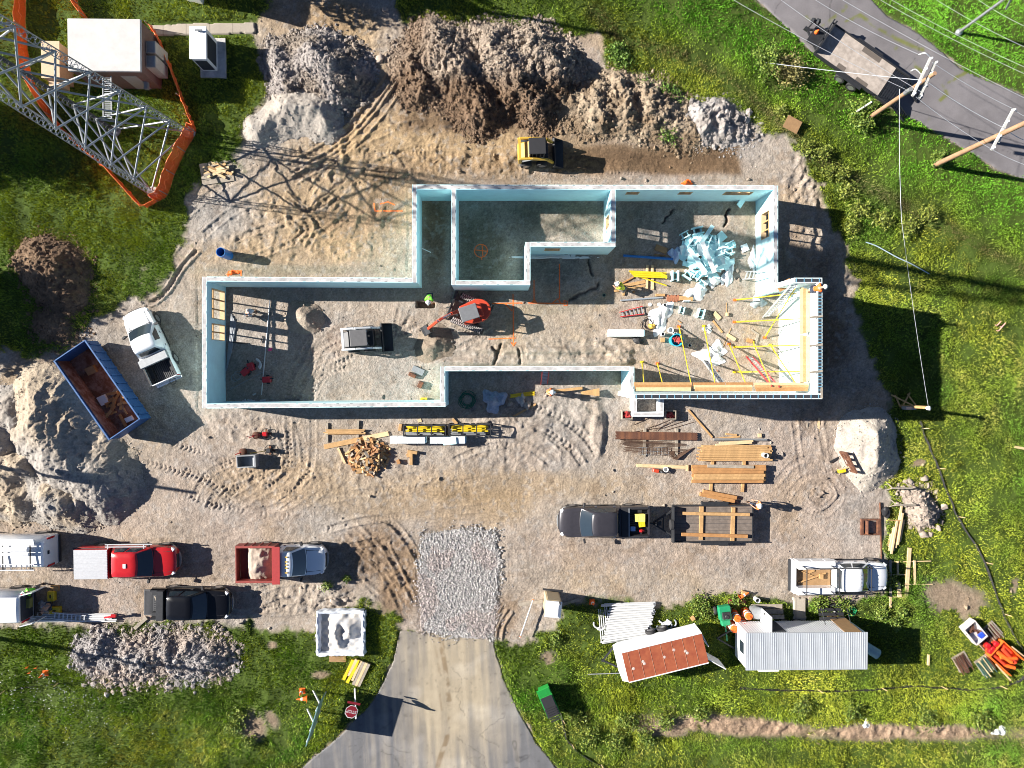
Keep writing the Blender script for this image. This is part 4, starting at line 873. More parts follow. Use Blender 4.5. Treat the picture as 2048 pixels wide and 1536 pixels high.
for i in range(4): k.bx(xs-.1+.02*i, xs+1.6, hw+.1+i*.24, hw+.32+i*.24, .62-.15*i, .66-.15*i)
k.tube((xs+1.6, hw+.1, 1.5), (xs+1.6, hw+1.0, .9), .025).tube((xs-.1, hw+.1, 1.5), (xs-.1, hw+1.0, .9), .025); k.build('stairs', M_blkm, t)
OT = t
p = P(1667, 1229.5, 0); o = MB().box((0, 0, 1.36), (1.05, .03, 2.75)).build('plywood_sheet', M_ply); o.location = (p.x, p.y, .02); o.rotation_euler = (R(4), 0, R(2)); tag(o, 'brown plywood sheet leaning against the office trailer wall', 'plywood')
# ------------------------------------------------------------------ dumpsters
qb = [P(107, 717, 1.7), P(173, 684, 1.7), P(283, 842, 1.7), P(216, 877, 1.7)]
c = sum(qb, Vector())/4; rz = math.atan2(qb[2].y-qb[1].y, qb[2].x-qb[1].x); L = (qb[2]-qb[1]).length; W = (qb[0]-qb[1]).length; h = L/2; hw = W/2
t = thing('roll_off_dumpster', 'long open blue dumpster holding scrap wood, rusty inside', 'dumpster', (c.x, c.y, 0), rz)
M_dblue = mat('dumpster_blue', (.012, .06, .20), .6, var=.15, col2=(.03, .12, .30), lo=.3, hi=.7)
k = MB(); T_ = .07
k.bx(-h, h, hw-T_, hw, .25, 1.65).bx(-h, h, -hw, -hw+T_, .25, 1.65).bx(h-T_, h, -hw+T_, hw-T_, .25, 1.65).bx(-h, -h+T_, -hw+T_, hw-T_, .25, 1.65)
for x in np.arange(-h+.3, h, .6): k.bx(x-.05, x+.05, hw, hw+.07, .3, 1.55).bx(x-.05, x+.05, -hw-.07, -hw, .3, 1.55)
k.build('shell', M_dblue, t)
k = MB(); k.bx(-h-.02, h+.02, hw-.05, hw+.06, 1.65, 1.76).bx(-h-.02, h+.02, -hw-.06, -hw+.05, 1.65, 1.76).bx(h-.06, h+.02, -hw+.051, hw-.051, 1.65, 1.76).bx(-h-.02, -h+.06, -hw+.051, hw-.051, 1.65, 1.76); k.build('rim', M_dblue, t, bevel=.015)
k = MB(); k.bx(-h+T_, h-T_, -hw+T_, hw-T_, .2, .3)
for s in (-1, 1): k.bx(-h+T_, h-T_, s*(hw-T_-.008)-.004, s*(hw-T_-.008)+.004, .3, 1.64)
k.build('rusty_lining', mat('scraped_rust', (.16, .065, .035), .85, var=.3, scale=2, col2=(.34, .22, .18), lo=.42, hi=.66), t)
for i in range(16):
    x = random.uniform(h-2.9, h-.5); y = random.uniform(-hw+.35, hw-.35)
    M_ = random.choice([M_wood, M_wood2, M_woodg, M_wood]); mb = MB(); ln = random.uniform(.4, 1.3)
    mb.box((0, 0, 0), (ln, random.uniform(.09, .24), .06)); o = mb.build('scrap_board', M_); v = Matrix.Rotation(rz, 3, 'Z') @ Vector((x, y, 0))
    o.location = (c.x+v.x, c.y+v.y, .36+.05*(i % 5)); o.rotation_euler = (0, random.uniform(-.12, .12), random.uniform(0, 3)); tag(o, 'scrap board thrown in the far end of the blue dumpster', 'board', 'scrap boards in the blue dumpster')
for px, py, lb, d in ((206, 800, 'white folded carton lying on the dumpster floor', (.55, .6, .2)), (258, 838, 'white sheeting scrap in the corner of the dumpster', (.5, .3, .15)), (182, 740, 'brown carton at the shaded end of the dumpster', (.6, .5, .3))):
    p = P(px, py, .5); o = MB().box((0, 0, 0), d, rz=.4, rx=.3).build('carton', M_ply if 'brown' in lb else M_plasticw); o.location = (p.x, p.y, .46); tag(o, lb, 'carton')
# small green dumpster
qb = [P(1077, 1389, 1.25), P(1098, 1378, 1.25), P(1119, 1427, 1.2), P(1095, 1438, 1.2)]; c = sum(qb, Vector())/4; rz = math.atan2(qb[2].y-qb[1].y, qb[2].x-qb[1].x); h = (qb[2]-qb[1]).length/2; hw = .45*h
t = thing('small_dumpster', 'small green dumpster with a black ribbed lid on the grass', 'dumpster', (c.x, c.y, gh(c.x, c.y)), rz); hw = (qb[0]-qb[1]).length/2
k = MB(); k.loft([[(-h*.85, -hw*.9, .1), (h*.9, -hw*.9, .1), (h*.9, hw*.9, .1), (-h*.85, hw*.9, .1)], [(-h, -hw, 1.1), (h, -hw, 1.1), (h, hw, 1.1), (-h, hw, 1.1)]]); k.bx(-h-.06, h+.06, hw, hw+.06, .95, 1.1).bx(-h-.06, h+.06, -hw-.06, -hw, .95, 1.1)
k.build('body', mat('green_paint', (.02, .30, .05), .5), t)
k = MB(); k.box((-h*.95+.1, 0, 1.14), (.55, hw*2.1, .06), ry=.25); k.build('front_panel', mat('green_paint', (.02, .30, .05), .5), t)
k = MB(); k.bx(-h*.5, h*.35, -hw, hw, 1.13, 1.17); k.build('flat_lid', M_blk, t)
k = MB(); k.bx(h*.37, h+.04, -hw-.03, hw+.03, 1.14, 1.2); [k.bx(h*.4+i*.16, h*.4+.07+i*.16, -hw+.05, hw-.05, 1.2, 1.24) for i in range(6)]; k.build('ribbed_lid', M_blk, t)
# ------------------------------------------------------------------ PILES OF SOIL, SAND AND RUBBLE
M_earth = mat_attr('loose_earth', .95, 8.0, .30, .06)
def rocks(name, x, y, z, s, cols, parent=None, m=None):
    n = len(x); V0, F0 = ICO[1]; k = len(V0)
    W = V0[None]*(s[:, None, None]*rng.uniform(.6, 1.3, (n, 1, 3)))*rng.uniform(.7, 1.25, (n, k, 1))
    a = rng.uniform(0, 6.3, n); c_, s_ = np.cos(a)[:, None], np.sin(a)[:, None]
    X = W[..., 0]*c_-W[..., 1]*s_+x[:, None]; Y = W[..., 0]*s_+W[..., 1]*c_+y[:, None]; Z = W[..., 2]*.8+z[:, None]
    o = np_mesh(name, np.stack([X, Y, Z], -1).reshape(-1, 3), (F0[None]+(np.arange(n)*k)[:, None, None]).reshape(-1, 3), m or M_earth, parent, cols=np.repeat(cols, k, 0))
    return tag(o, kind='stuff')
def pile(name, label, segs, cA, cB=None, rough=.12, slope=.82, nclod=0, clod=(.04, .16), soft=.15, wl=.7, cat=None, group=None, cfn=None):
    W = []
    for x0, y0, x1, y1, H in segs:
        a, b = P(x0, y0), P(x1, y1); W.append((a.x, a.y, b.x, b.y, H))
    m = max(w[4] for w in W)/slope+.9
    x0 = min(min(w[0], w[2]) for w in W)-m; x1 = max(max(w[0], w[2]) for w in W)+m; y0 = min(min(w[1], w[3]) for w in W)-m; y1 = max(max(w[1], w[3]) for w in W)+m
    d = .065; X, Y = np.meshgrid(np.arange(x0, x1, d), np.arange(y0, y1, d)); sd_ = abs(hash(label)) % 97 if False else int(abs(segs[0][0])+len(label)) % 97
    wx = X+.5*fbm(X, Y, 2.0, 3, sd_); wy = Y+.5*fbm(X, Y, 2.0, 3, sd_+5); acc = np.zeros_like(X); kk = 5.0
    for ax_, ay_, bx_, by_, H in W:
        dx, dy = bx_-ax_, by_-ay_; L = dx*dx+dy*dy+1e-6; t = np.clip(((wx-ax_)*dx+(wy-ay_)*dy)/L, 0, 1)
        r = np.sqrt((wx-ax_-t*dx)**2+(wy-ay_-t*dy)**2+soft*soft)-soft; acc += np.exp(kk*(H-r*slope*(H/ max(H, .9))))
    h = np.log(acc+1)/kk-.14
    rg = 1-np.abs(fbm(X, Y, wl, 4, sd_+11)); h = h+.012*rng.normal(0, 1, X.shape)*np.clip(rough*9, .25, 1)+np.clip(h+.25, 0, 1)*rough*(2.2*(rg**2-.65)+.8*fbm(X, Y, wl*.4, 3, sd_+3)+.75*fbm(X, Y, .22, 2, sd_+8)+.30*fbm(X, Y, .13, 1, sd_+9))
    Z = samp(gz_i, X, Y)*.3+h; Z = np.where(h <= 0, np.minimum(Z, samp(gz_i, X, Y)-.25), Z)
    ok = h > -.02; ii = np.arange(X.size).reshape(X.shape); f = np.stack([ii[:-1, :-1], ii[:-1, 1:], ii[1:, 1:], ii[1:, :-1]], -1).reshape(-1, 4); f = f[ok.ravel()[f].any(1)]
    used, inv = np.unique(f, return_inverse=True)
    cA = np.array(cA); cB = np.array(cB if cB is not None else cA*.8); mix = sstep(-.25, .35, fbm(X, Y, 1.3, 4, sd_+21))
    if cfn is not None: mix = np.clip(cfn(*proj(X, Y))+.35*fbm(X, Y, 1.2, 3, sd_+22), 0, 1)
    cc = cA*(1-mix[..., None])+cB*mix[..., None]; cc = cc*(1+.18*fbm(X, Y, .3, 3, sd_+31)[..., None])
    V = np.stack([X, Y, Z], -1).reshape(-1, 3)[used]; c0 = np.array([(x0+x1)/2, (y0+y1)/2, 0])
    o = np_mesh(name, V-c0, inv.reshape(f.shape), M_earth, cols=np.clip(cc.reshape(-1, 3)[used], .01, .9), smooth=True); o.location = c0
    tag(o, label, cat or name.replace('_', ' '), group)
    if nclod:
        cand = np.flatnonzero((h > -.08).ravel()); w_ = np.where(h.ravel()[cand] < .35, 1.6, 1.0); q = rng.choice(cand, nclod, p=w_/w_.sum())
        s = np.minimum(clod[0]*.7*(1+rng.pareto(1.9, nclod)*.8), clod[1])
        xs = X.ravel()[q]+rng.uniform(-.1, .1, nclod); ys = Y.ravel()[q]+rng.uniform(-.1, .1, nclod)
        rocks('clods', xs-c0[0], ys-c0[1], np.maximum(Z.ravel()[q], samp(gz_i, xs, ys))+s*.1, s, np.clip(cc.reshape(-1, 3)[q]*rng.uniform(.75, 1.3, (nclod, 1)), .01, .9), o)
    return o
sand, sgrey, lav = (.40, .33, .25), (.32, .295, .27), (.31, .28, .265)
pile('sand_pile', 'tan crested sand heap at the left edge below the blue dumpster', [(98, 805, 92, 850, 1.7), (97, 860, 140, 915, 2.0), (140, 915, 195, 962, 1.9), (215, 930, 225, 960, 1.0)], sand, sgrey, .085, soft=.5, slope=.74, nclod=1600, clod=(.02, .08), cfn=lambda a, b: sstep(850, 930, b+.3*(130-a)))
pile('sand_pile', 'grey sand heap with slumped lobes at the left edge above the white van', [(30, 940, 60, 930, 1.5), (110, 990, 140, 1000, 1.7), (20, 1000, 40, 1010, 1.2), (170, 1000, 175, 1005, 1.2)], sgrey, sand, .10, nclod=2200, clod=(.022, .1), wl=1.1)
pile('sand_pile', 'low pale sand heap cut by the left edge beside the dumpster', [(20, 800, 45, 850, 1.0), (-20, 830, 10, 880, 1.4)], (.36, .32, .28), sgrey, .08, nclod=900, clod=(.022, .1), wl=1.0)
pile('soil_mound', 'brown root tangled soil mound in the grass at the left edge', [(90, 525, 120, 535, 1.5), (110, 580, 140, 600, 1.0), (100, 650, 130, 660, .5)], (.23, .155, .10), (.15, .10, .065), .12, nclod=3500, clod=(.03, .12))
pile('rubble_pile', 'grey clod covered heap left of the puddle north of the yard', [(565, 115, 580, 185, .95), (640, 130, 668, 150, 2.0), (600, 150, 600, 150, .8)], lav, (.25, .21, .175), .12, nclod=9000, clod=(.03, .17))
pile('sand_pile', 'pale sand heap just below the grey clod heap north of the yard', [(520, 260, 580, 230, .9), (590, 225, 635, 225, 1.35), (640, 240, 650, 258, .9)], (.39, .35, .31), sgrey, .06, nclod=1200, clod=(.02, .08))
pile('spoil_bank', 'long rough spoil bank of brown and grey clods along the north side', [(820, 125, 840, 180, 1.0), (880, 110, 930, 150, 1.9), (930, 160, 960, 215, 1.5), (985, 115, 1040, 160, 2.0), (1060, 120, 1110, 150, 1.9), (1050, 190, 1075, 210, 1.3)], (.31, .255, .205), (.165, .11, .072), .20, nclod=24000, clod=(.028, .14), cfn=lambda a, b: np.clip(sstep(150, 200, b+8)-.0*a+.8*np.exp(-((a-820)/45)**2), 0, 1), wl=.7)
pile('spoil_bank', 'tan spoil bank with weeds growing through it right of the cleared strip', [(1140, 190, 1180, 220, .6), (1190, 205, 1205, 238, 1.1), (1240, 185, 1250, 238, 1.15), (1295, 205, 1305, 242, 1.1), (1330, 240, 1335, 250, .7), (1130, 200, 1240, 215, .6), (1200, 190, 1330, 220, .6), (1300, 240, 1380, 262, .55)], (.32, .255, .185), (.20, .145, .095), .16, nclod=8000, clod=(.028, .16))
pile('rubble_pile', 'lumpy pale grey heap beside the brown strip at upper right', [(1388, 235, 1400, 256, .9), (1430, 230, 1440, 252, .85), (1466, 250, 1478, 258, .6)], (.37, .35, .34), (.30, .27, .25), .20, nclod=900, clod=(.04, .24), wl=.9)
pile('sand_pile', 'pale sharp crested sand heap on the right edge of the yard', [(1738, 866, 1741, 920, 1.45), (1716, 878, 1716, 908, 1.0)], (.43, .385, .33), (.38, .34, .30), .035, nclod=1200, clod=(.02, .08))
pile('rubble_pile', 'small stony heap in the grass at the right beside stacked lumber', [(1832, 1002, 1842, 1026, .85)], (.36, .30, .25), (.30, .25, .215), .08, nclod=1600, clod=(.03, .2))
pile('rubble_pile', 'long grey broken rubble heap in the grass below the black pickup', [(180, 1312, 210, 1290, .8), (270, 1302, 330, 1298, .95), (330, 1298, 430, 1306, .9), (230, 1330, 300, 1325, .5), (360, 1322, 430, 1318, .5)], (.34, .285, .25), (.30, .28, .275), .15, nclod=12000, clod=(.032, .2))
pile('sand_pile', 'round sand heap inside the walls beside the window shadows', [(606, 634, 612, 636, .95)], (.37, .315, .255), (.33, .27, .22), .04, nclod=60, clod=(.03, .08))
pile('sand_pile', 'small damp sand heap under the excavator bucket', [(866, 688, 872, 684, .75)], (.27, .215, .165), (.22, .18, .14), .05, nclod=60, clod=(.03, .08))
# loose stones and clods lying on the bare ground (stuff), stones of the apron (stuff)
n = 42000; xs = rng.uniform(-34, 34, n); ys = rng.uniform(-25.4, 25.4, n); ga = samp(ga_i, xs, ys); A_, B_ = proj(xs, ys)
dens = np.clip(fbm(xs, ys, 3.0, 3, 91)*1.6+.25, .05, 1); dens = np.where((B_ < 380) | (A_ > 1560), np.maximum(dens, .5)*1.0, dens*.6)
for pl in (DRIVE, ROAD, APRON): dens = np.where(inpoly(A_, B_, pl), 0, dens)
ok = (rng.uniform(0, 1, n) < dens) & (ga < .5); xs, ys = xs[ok], ys[ok]; n = len(xs)
s = np.minimum(rng.pareto(2.4, n)*.014+.013, .13)
rocks('stones', xs, ys, samp(gz_i, xs, ys)+s*.2, s, np.clip(samp(al_i, xs, ys)*rng.uniform(.7, 1.35, (n, 1)), .02, .8))
def big_rocks(L, r, label, group):
    for x, y in L:
        p = G(x, y, r*.3); o = MB().blob((0, 0, 0), r*random.uniform(.7, 1.3), (1.2, .9, .7), .35, 2).build('boulder', mat('field_stone', (.36, .30, .25), .9, var=.25, bump=.02), None, True); o.location = p; o.rotation_euler = (0, 0, random.uniform(0, 6)); tag(o, label, 'boulder', group)
big_rocks([(612, 70), (622, 85), (676, 84), (801, 108), (760, 118), (875, 85), (900, 98), (912, 103), (960, 88), (1015, 85), (770, 20)], .2, 'loose pale stone along the top of the spoil heaps', 'stones along the top of the spoil heaps')
big_rocks([(1820, 964), (1848, 957), (1873, 1055), (1845, 1068), (1888, 1014)], .22, 'loose pale stone around the small stony heap at right', 'stones around the small stony heap')
big_rocks([(692, 1199), (670, 1202), (1020, 808), (1055, 810), (250, 1280), (330, 1290)], .2, 'loose stone on the bare ground near the driveway mouth or walls', 'stones on the bare ground')
n = 34000; xs = rng.uniform(-7.6, .4, n); ys = rng.uniform(-17.6, -8.2, n); A_, B_ = proj(xs, ys); ok = sdf(A_, B_, APRON)/30+.5*fbm(xs, ys, 1.2, 3, 93)-np.minimum(rng.exponential(.14, n), 1.0) < .0; xs, ys = xs[ok], ys[ok]; n = len(xs)
s = np.minimum(.018+rng.exponential(.017, n), .09); g_ = rng.uniform(.55, 1.35, (n, 1))*1.18; red = (fbm(xs, ys, 2.0, 3, 94) > .1)[:, None]*.5
rocks('gravel', xs, ys, .03+s*.3, s, np.clip((np.array([[.37, .355, .345]])*(1-red)+np.array([[.36, .29, .265]])*red)*g_, .03, .9))
# ------------------------------------------------------------------ GRASS (stuff): leaning blades
def grass_blades(name, n, hmin, hmax, cfun, dens_fn, wid=.028, lean=.55, seed=1, anyg=False):
    xs = rng.uniform(-35.5, 35.5, n); ys = rng.uniform(-27, 27, n); ga = samp(ga_i, xs, ys); A_, B_ = proj(xs, ys)
    ok = rng.uniform(0, 1, n) < dens_fn(A_, B_, xs, ys)*(1 if anyg else sstep(.35, .9, ga)); xs, ys, A_, B_ = xs[ok], ys[ok], A_[ok], B_[ok]; n = len(xs)
    z = samp(gz_i, xs, ys)-.01; k = 3
    hgt = rng.uniform(hmin, hmax, (n, k)); wnd = fbm(xs, ys, 3.5, 3, seed+200)*3.0+2.6
    a = wnd[:, None]+rng.normal(0, 1.0, (n, k)); ln = lean*hgt*rng.uniform(.4, 1.5, (n, k))
    bx = xs[:, None]+rng.uniform(-.07, .07, (n, k)); by = ys[:, None]+rng.uniform(-.07, .07, (n, k)); w2 = wid*rng.uniform(.6, 1.5, (n, k)); pa = rng.uniform(0, 6.3, (n, k))
    v0 = np.stack([bx-np.cos(pa)*w2, by-np.sin(pa)*w2, np.broadcast_to(z[:, None], bx.shape)], -1); v1 = np.stack([bx+np.cos(pa)*w2, by+np.sin(pa)*w2, np.broadcast_to(z[:, None], bx.shape)], -1)
    v2 = np.stack([bx+np.cos(a)*ln, by+np.sin(a)*ln, z[:, None]+hgt], -1)
    V = np.stack([v0, v1, v2], 2).reshape(-1, 3); c = cfun(A_, B_, xs, ys); c = c[:, None, :]*rng.uniform(.78, 1.25, (n, k, 1)); c = np.repeat(c[:, :, None, :], 3, 2).reshape(-1, 3)
    o = np_mesh(name, V, np.arange(len(V)).reshape(-1, 3), M_grass, cols=np.clip(c, .004, .6)); return tag(o, kind='stuff')
M_grass = mat_attr('grass_blades', .6, 3.0, .1, 0, .3)
def lawn_w(A, B):   # mown lawn at upper right
    return sstep(-40, 60, (A-1330)*.52-(B-60)*.85)
def grass_col(A, B, x, y):
    lw = lawn_w(A, B)[:, None]; n1 = fbm(x, y, 3.5, 4, 301)[:, None]; n2 = fbm(x, y, .8, 3, 302)[:, None]; n3 = fbm(x, y, 12, 2, 303)[:, None]
    base = np.array([[.335, .385, .040]]); dry = np.array([[.50, .46, .12]]); deep = np.array([[.15, .28, .03]]); mown = np.array([[.20, .49, .035]])
    c = base+(deep-base)*np.clip(.35+1.3*n1+.5*n3, 0, 1); c = c+(dry-c)*np.clip(.8*n2-.12+.45*n3+.25*(B[:, None] > 1420)-.25*(B[:, None] < 500), 0, .85); c = c*(1+.28*sstep(1250, 1400, B)[:, None]); bx_ = A*.95+B*.3; st = np.where(B > 1300, fbm(x*.05, y, .8, 3, 307), fbm((x*.75-y*.66)*.08, x*.66+y*.75, 1.1, 3, 308)*(A > 1600)); c = c*(1+.34*st[:, None]+.05*(A > 1700)[:, None])
    c = c*(1+.25*fbm(x, y, .45, 2, 306)[:, None]); c = c*(1-lw)+(mown*(1+.3*n1))*lw
    strip = np.exp(-((dpoly(A, B, [(1190, 20), (1240, 80), (1400, 120), (1480, 175), (1560, 250), (1640, 320), (1740, 380), (1860, 440), (2048, 540)], False)+8*n2[:, 0])/16)**2)[:, None]
    c = c+(np.array([[.175, .130, .075]])-c)*strip*.75
    return c
def gd(A, B, x, y): return np.clip(.55+.9*fbm(x, y, 1.1, 3, 310), .12, 1)*np.where(lawn_w(A, B) > .5, .8, .85)
grass_blades('grass', 760000, .06, .16, grass_col, gd, .024)
def long_d(A, B, x, y):
    m = (1-lawn_w(A, B))*np.clip(fbm(x, y, 1.6, 4, 320)*2.2+.35, 0, 1)
    e = np.exp(-(dpoly(A, B, [(1130, 60), (1250, 120), (1330, 190), (1480, 235), (1600, 310), (1680, 420), (1720, 560)], False)/45)**2)
    e2 = np.exp(-((B-1430-.03*(A-1600))/40)**2)*(A > 1100)
    return np.clip(m*.5+e+e2*.9, 0, 1)
grass_blades('long_grass', 300000, .12, .26, lambda A, B, x, y: grass_col(A, B, x, y)*.85, long_d, .016, .8, 5)
grass_blades('dry_stalks', 160000, .05, .22, lambda A, B, x, y: np.array([[.40, .29, .20]])*(1+.4*fbm(x, y, .5, 2, 331)[:, None]), lambda A, B, x, y: .7*np.exp(-((B-1452-.04*(A-1480))/20)**2)*(A > 1270)*np.clip(.5+fbm(x, y, .9, 3, 330), 0, 1), .02, 1.6, 8, True)
# white flower specks in the bottom left meadow
n = 260; xs = np.concatenate([rng.normal(-31, 2.0, n//2), rng.normal(-28.5, 2.2, n//2)]); ys = np.concatenate([rng.normal(-20.3, .7, n//2), rng.normal(-21.5, 1.4, n//2)]); s = rng.uniform(.02, .04, len(xs))
rocks('wild_flowers', xs, ys, samp(gz_i, xs, ys)+.17, s, np.full((len(xs), 3), .7))
# ------------------------------------------------------------------ BUSHES, WEEDS, TREES
M_leaf = mat_attr('leaves', .55, 2.0, .1, 0, .35)
M_bark = mat('bark', (.14, .10, .07), .9, var=.3, bump=.02)
def leaves(name, parent, n, cen, rad, size, c0, c1, shell=.35, seed=0):
    u = rng.normal(0, 1, (n, 3)); u /= np.linalg.norm(u, axis=1)[:, None]; r = rng.uniform(shell, 1, (n, 1))**.6
    lump = 1+.35*np.sin(u@np.array([3.1, 2.3, 1.7])*1.7+seed)+.25*np.sin(u@np.array([-4.2, 5.1, 2.9])*1.3+seed*2)
    p = u*r*lump[:, None]*np.array(rad)+np.array(cen); p[:, 2] = np.maximum(p[:, 2], .04)
    a = rng.normal(0, 1, (n, 3)); a /= np.linalg.norm(a, axis=1)[:, None]; b = np.cross(a, rng.normal(0, 1, (n, 3))); b /= np.linalg.norm(b, axis=1)[:, None]; s = size*rng.uniform(.5, 1.4, (n, 1))
    V = np.stack([p-a*s*.5, p+b*s*.3, p+a*s*.5, p-b*s*.3], 1).reshape(-1, 3); t = rng.uniform(0, 1, (n, 1)); c = np.array(c0)*(1-t)+np.array(c1)*t
    return np_mesh(name, V, np.arange(4*n).reshape(-1, 4), M_leaf, parent, cols=np.repeat(c, 4, 0))
def bush(label, x, y, r, hgt, n, c0, c1, group=None, name='bush', size=.14):
    p = G(x, y); t = thing(name, label, name, p, random.uniform(0, 6), group)
    leaves('foliage', t, n, (0, 0, hgt*.45), (r, r*.85, hgt*.5), size, c0, c1, .2, x)
    k = MB(); [k.tube((0, 0, -.05), (r*.6*math.cos(a), r*.6*math.sin(a), hgt*.6), .02, 5, .006) for a in np.linspace(0, 5.4, 7)]; k.build('stems', M_bark, t); t.children[-1]['kind'] = 'stuff'
    return t
gA, gB = (.06, .13, .02), (.24, .31, .05)
bush('round green bush on the lawn left of the flatbed trailer', 1532, 128, 1.15, 1.3, 2600, gA, gB)
bush('dry brownish bush behind the green one left of the flatbed trailer', 1572, 150, 1.15, 1.2, 2200, (.11, .11, .035), (.32, .28, .10))
bush('bush wrapped round the foot of the upper utility pole', 1716, 236, 1.1, 1.3, 2600, gA, gB)
bush('low bush at the foot of the lower utility pole', 1872, 322, .6, .6, 700, gA, gB)
for i, (x, y, r) in enumerate([(1290, 178, .7), (1306, 196, .6), (1326, 185, .6), (1304, 214, .55), (1335, 268, .8), (1320, 248, .4), (1345, 195, .8), (1245, 122, .8), (1230, 105, .8)]):
    bush('leafy weed clump growing out of the tan spoil bank', x, y, r, .55, int(900*r), gA, (.20, .32, .055), 'weeds on the tan spoil bank', 'weed_clump', .12)
for i, (x, y, r) in enumerate([(695, 1155, .3), (655, 1170, .4), (1395, 1205, .8), (1470, 1200, .6), (1640, 1205, .8), (1680, 1210, .8), (1760, 1225, .6), (1798, 1222, .5), (1786, 1245, .5), (1780, 1160, .6), (1110, 1275, .5), (1410, 1160+60, .7)]):
    bush('leafy weed clump along the lower edge of the yard', x, y, r, .5, int(900*r), gA, (.24, .29, .05), 'weeds along the lower edge of the yard', 'weed_clump', .12)
for i, (x, y, r) in enumerate([(1180, 1470, .9), (1230, 1480, .9), (1290, 1470, .7), (1250, 1440, .8), (1330, 1440, .7), (1400, 1425, .7), (1150, 1430, .7), (1600, 1410, .8), (1700, 1420, .7), (1850, 1430, .8), (1960, 1440, .9), (470, 1450, .7), (500, 1480, .5), (480, 1430, .6)]):
    bush('rank weed clump along the rough ditch at the bottom', x, y, r, .6, int(900*r), gA, (.27, .31, .05), 'weeds along the bottom ditch', 'weed_clump', .13)
for i, (x, y, r) in enumerate([(1610, 300, .6), (1640, 310, .6), (1655, 345, .7), (1690, 385, .7), (1715, 420, .8), (1760, 440, .8), (1700, 455, .7), (1810, 455, .7), (1850, 430, .7), (1680, 350, .5), (1560, 225, .5)]):
    bush('tall weed clump on the slope right of the building', x, y, r, .6, int(900*r), (.09, .14, .02), (.30, .33, .06), 'weeds on the right slope', 'weed_clump', .13)
def tree(label, x, y, hgt, r, n=9000):
    p = P(x, y); t = thing('tree', label, 'tree', p, 0, 'trees past the frame edges')
    k = MB(); k.path(catmull([(0, 0, -.1), (.1, .05, hgt*.3), (-.05, .1, hgt*.6), (.05, 0, hgt*.9)], 4), .2, 8, .05); tr = k.build('trunk', M_bark, t, True)
    k = MB()
    for i in range(9): a = i*2.4; z = hgt*(.35+.05*i); k.tube((0, .05, z), (r*.7*math.cos(a), r*.7*math.sin(a), z+hgt*.15), .06, 6, .015)
    k.build('limbs', M_bark, tr); tr.children[-1]['kind'] = 'stuff'
    leaves('crown', t, n, (0, 0, hgt*.65), (r, r*.9, hgt*.35), .34, (.03, .06, .012), (.10, .14, .03), .15, x)
tree('leafy tree just past the left edge level with the tower', -250, 235, 8.0, 2.9)
tree('leafy tree just past the left edge level with the brown mound', -180, 570, 6.0, 2.3)
tree('leafy tree past the left edge level with the dumpster top', -170, 640, 5.0, 2.0)
tree('leafy tree past the top edge above the concrete walk', 400, -95, 7.5, 2.6)
tree('leafy tree past the top edge above the spoil bank', 560, -90, 7.0, 2.6)
# ------------------------------------------------------------------ LATTICE TOWER, SHELTER, POLES
M_stl = mat('tower_galvanised', (.30, .32, .345), .45, .5, var=.12)
M_stld = mat('tower_dark_cable', (.07, .075, .085), .6, .2)
LB = [P(381, 267), P(308, 386), P(232, 263)]; TC = sum(LB, Vector())/3; t = thing('lattice_tower', 'tall three legged lattice radio tower leaning out over the upper left corner', 'tower', TC)
APEX = 40.0
def LP(i, z): b = LB[i]-TC; q = b*(1-z/APEX); return Vector((q.x, q.y, z))
for i in range(3):
    k = MB(); off = [Vector((.24*math.cos(a), .24*math.sin(a), 0)) for a in (0, 2.094, 4.189)]
    for o_ in off: k.path([LP(i, .2)+o_, LP(i, 17)+o_], .028, 5)
    z = .3; q = 0
    while z < 17:
        for j in range(3): k.path([LP(i, z)+off[j], LP(i, z+.25)+off[(j+1) % 3], LP(i, z+.5)+off[j]], .017, 4, caps=False)
        z += .5; q += 1
    k.path([LP(i, 17), LP(i, 36)], .17, 6)
    if i == 2: [k.path([LP(i, .3)+Vector((dx, .05, 0)), LP(i, 17)+Vector((dx, .05, 0))], .035, 5) for dx in (-.12, 0, .12)]
    lg = k.build('leg', M_stl if i != 2 else M_stld, t); tag(lg, None, None)
    f = MB(); f.lathe(tuple(LP(i, 0)), [(.38, -.2), (.38, .22), (.2, .24)], 14); f.build('concrete_footing', M_core, t)
NZ_ = [0.35]+[2.6*i for i in range(1, 14)]
for i, j in ((0, 1), (1, 2), (2, 0)):
    for k_ in range(len(NZ_)-1):
        for a, b in ((k_, k_+1), (k_+1, k_)):
            m = MB(); m.path([LP(i, NZ_[a]), LP(j, NZ_[b])], .055 if k_ < 7 else .07, 7); m.build('brace', M_stl, t, True)
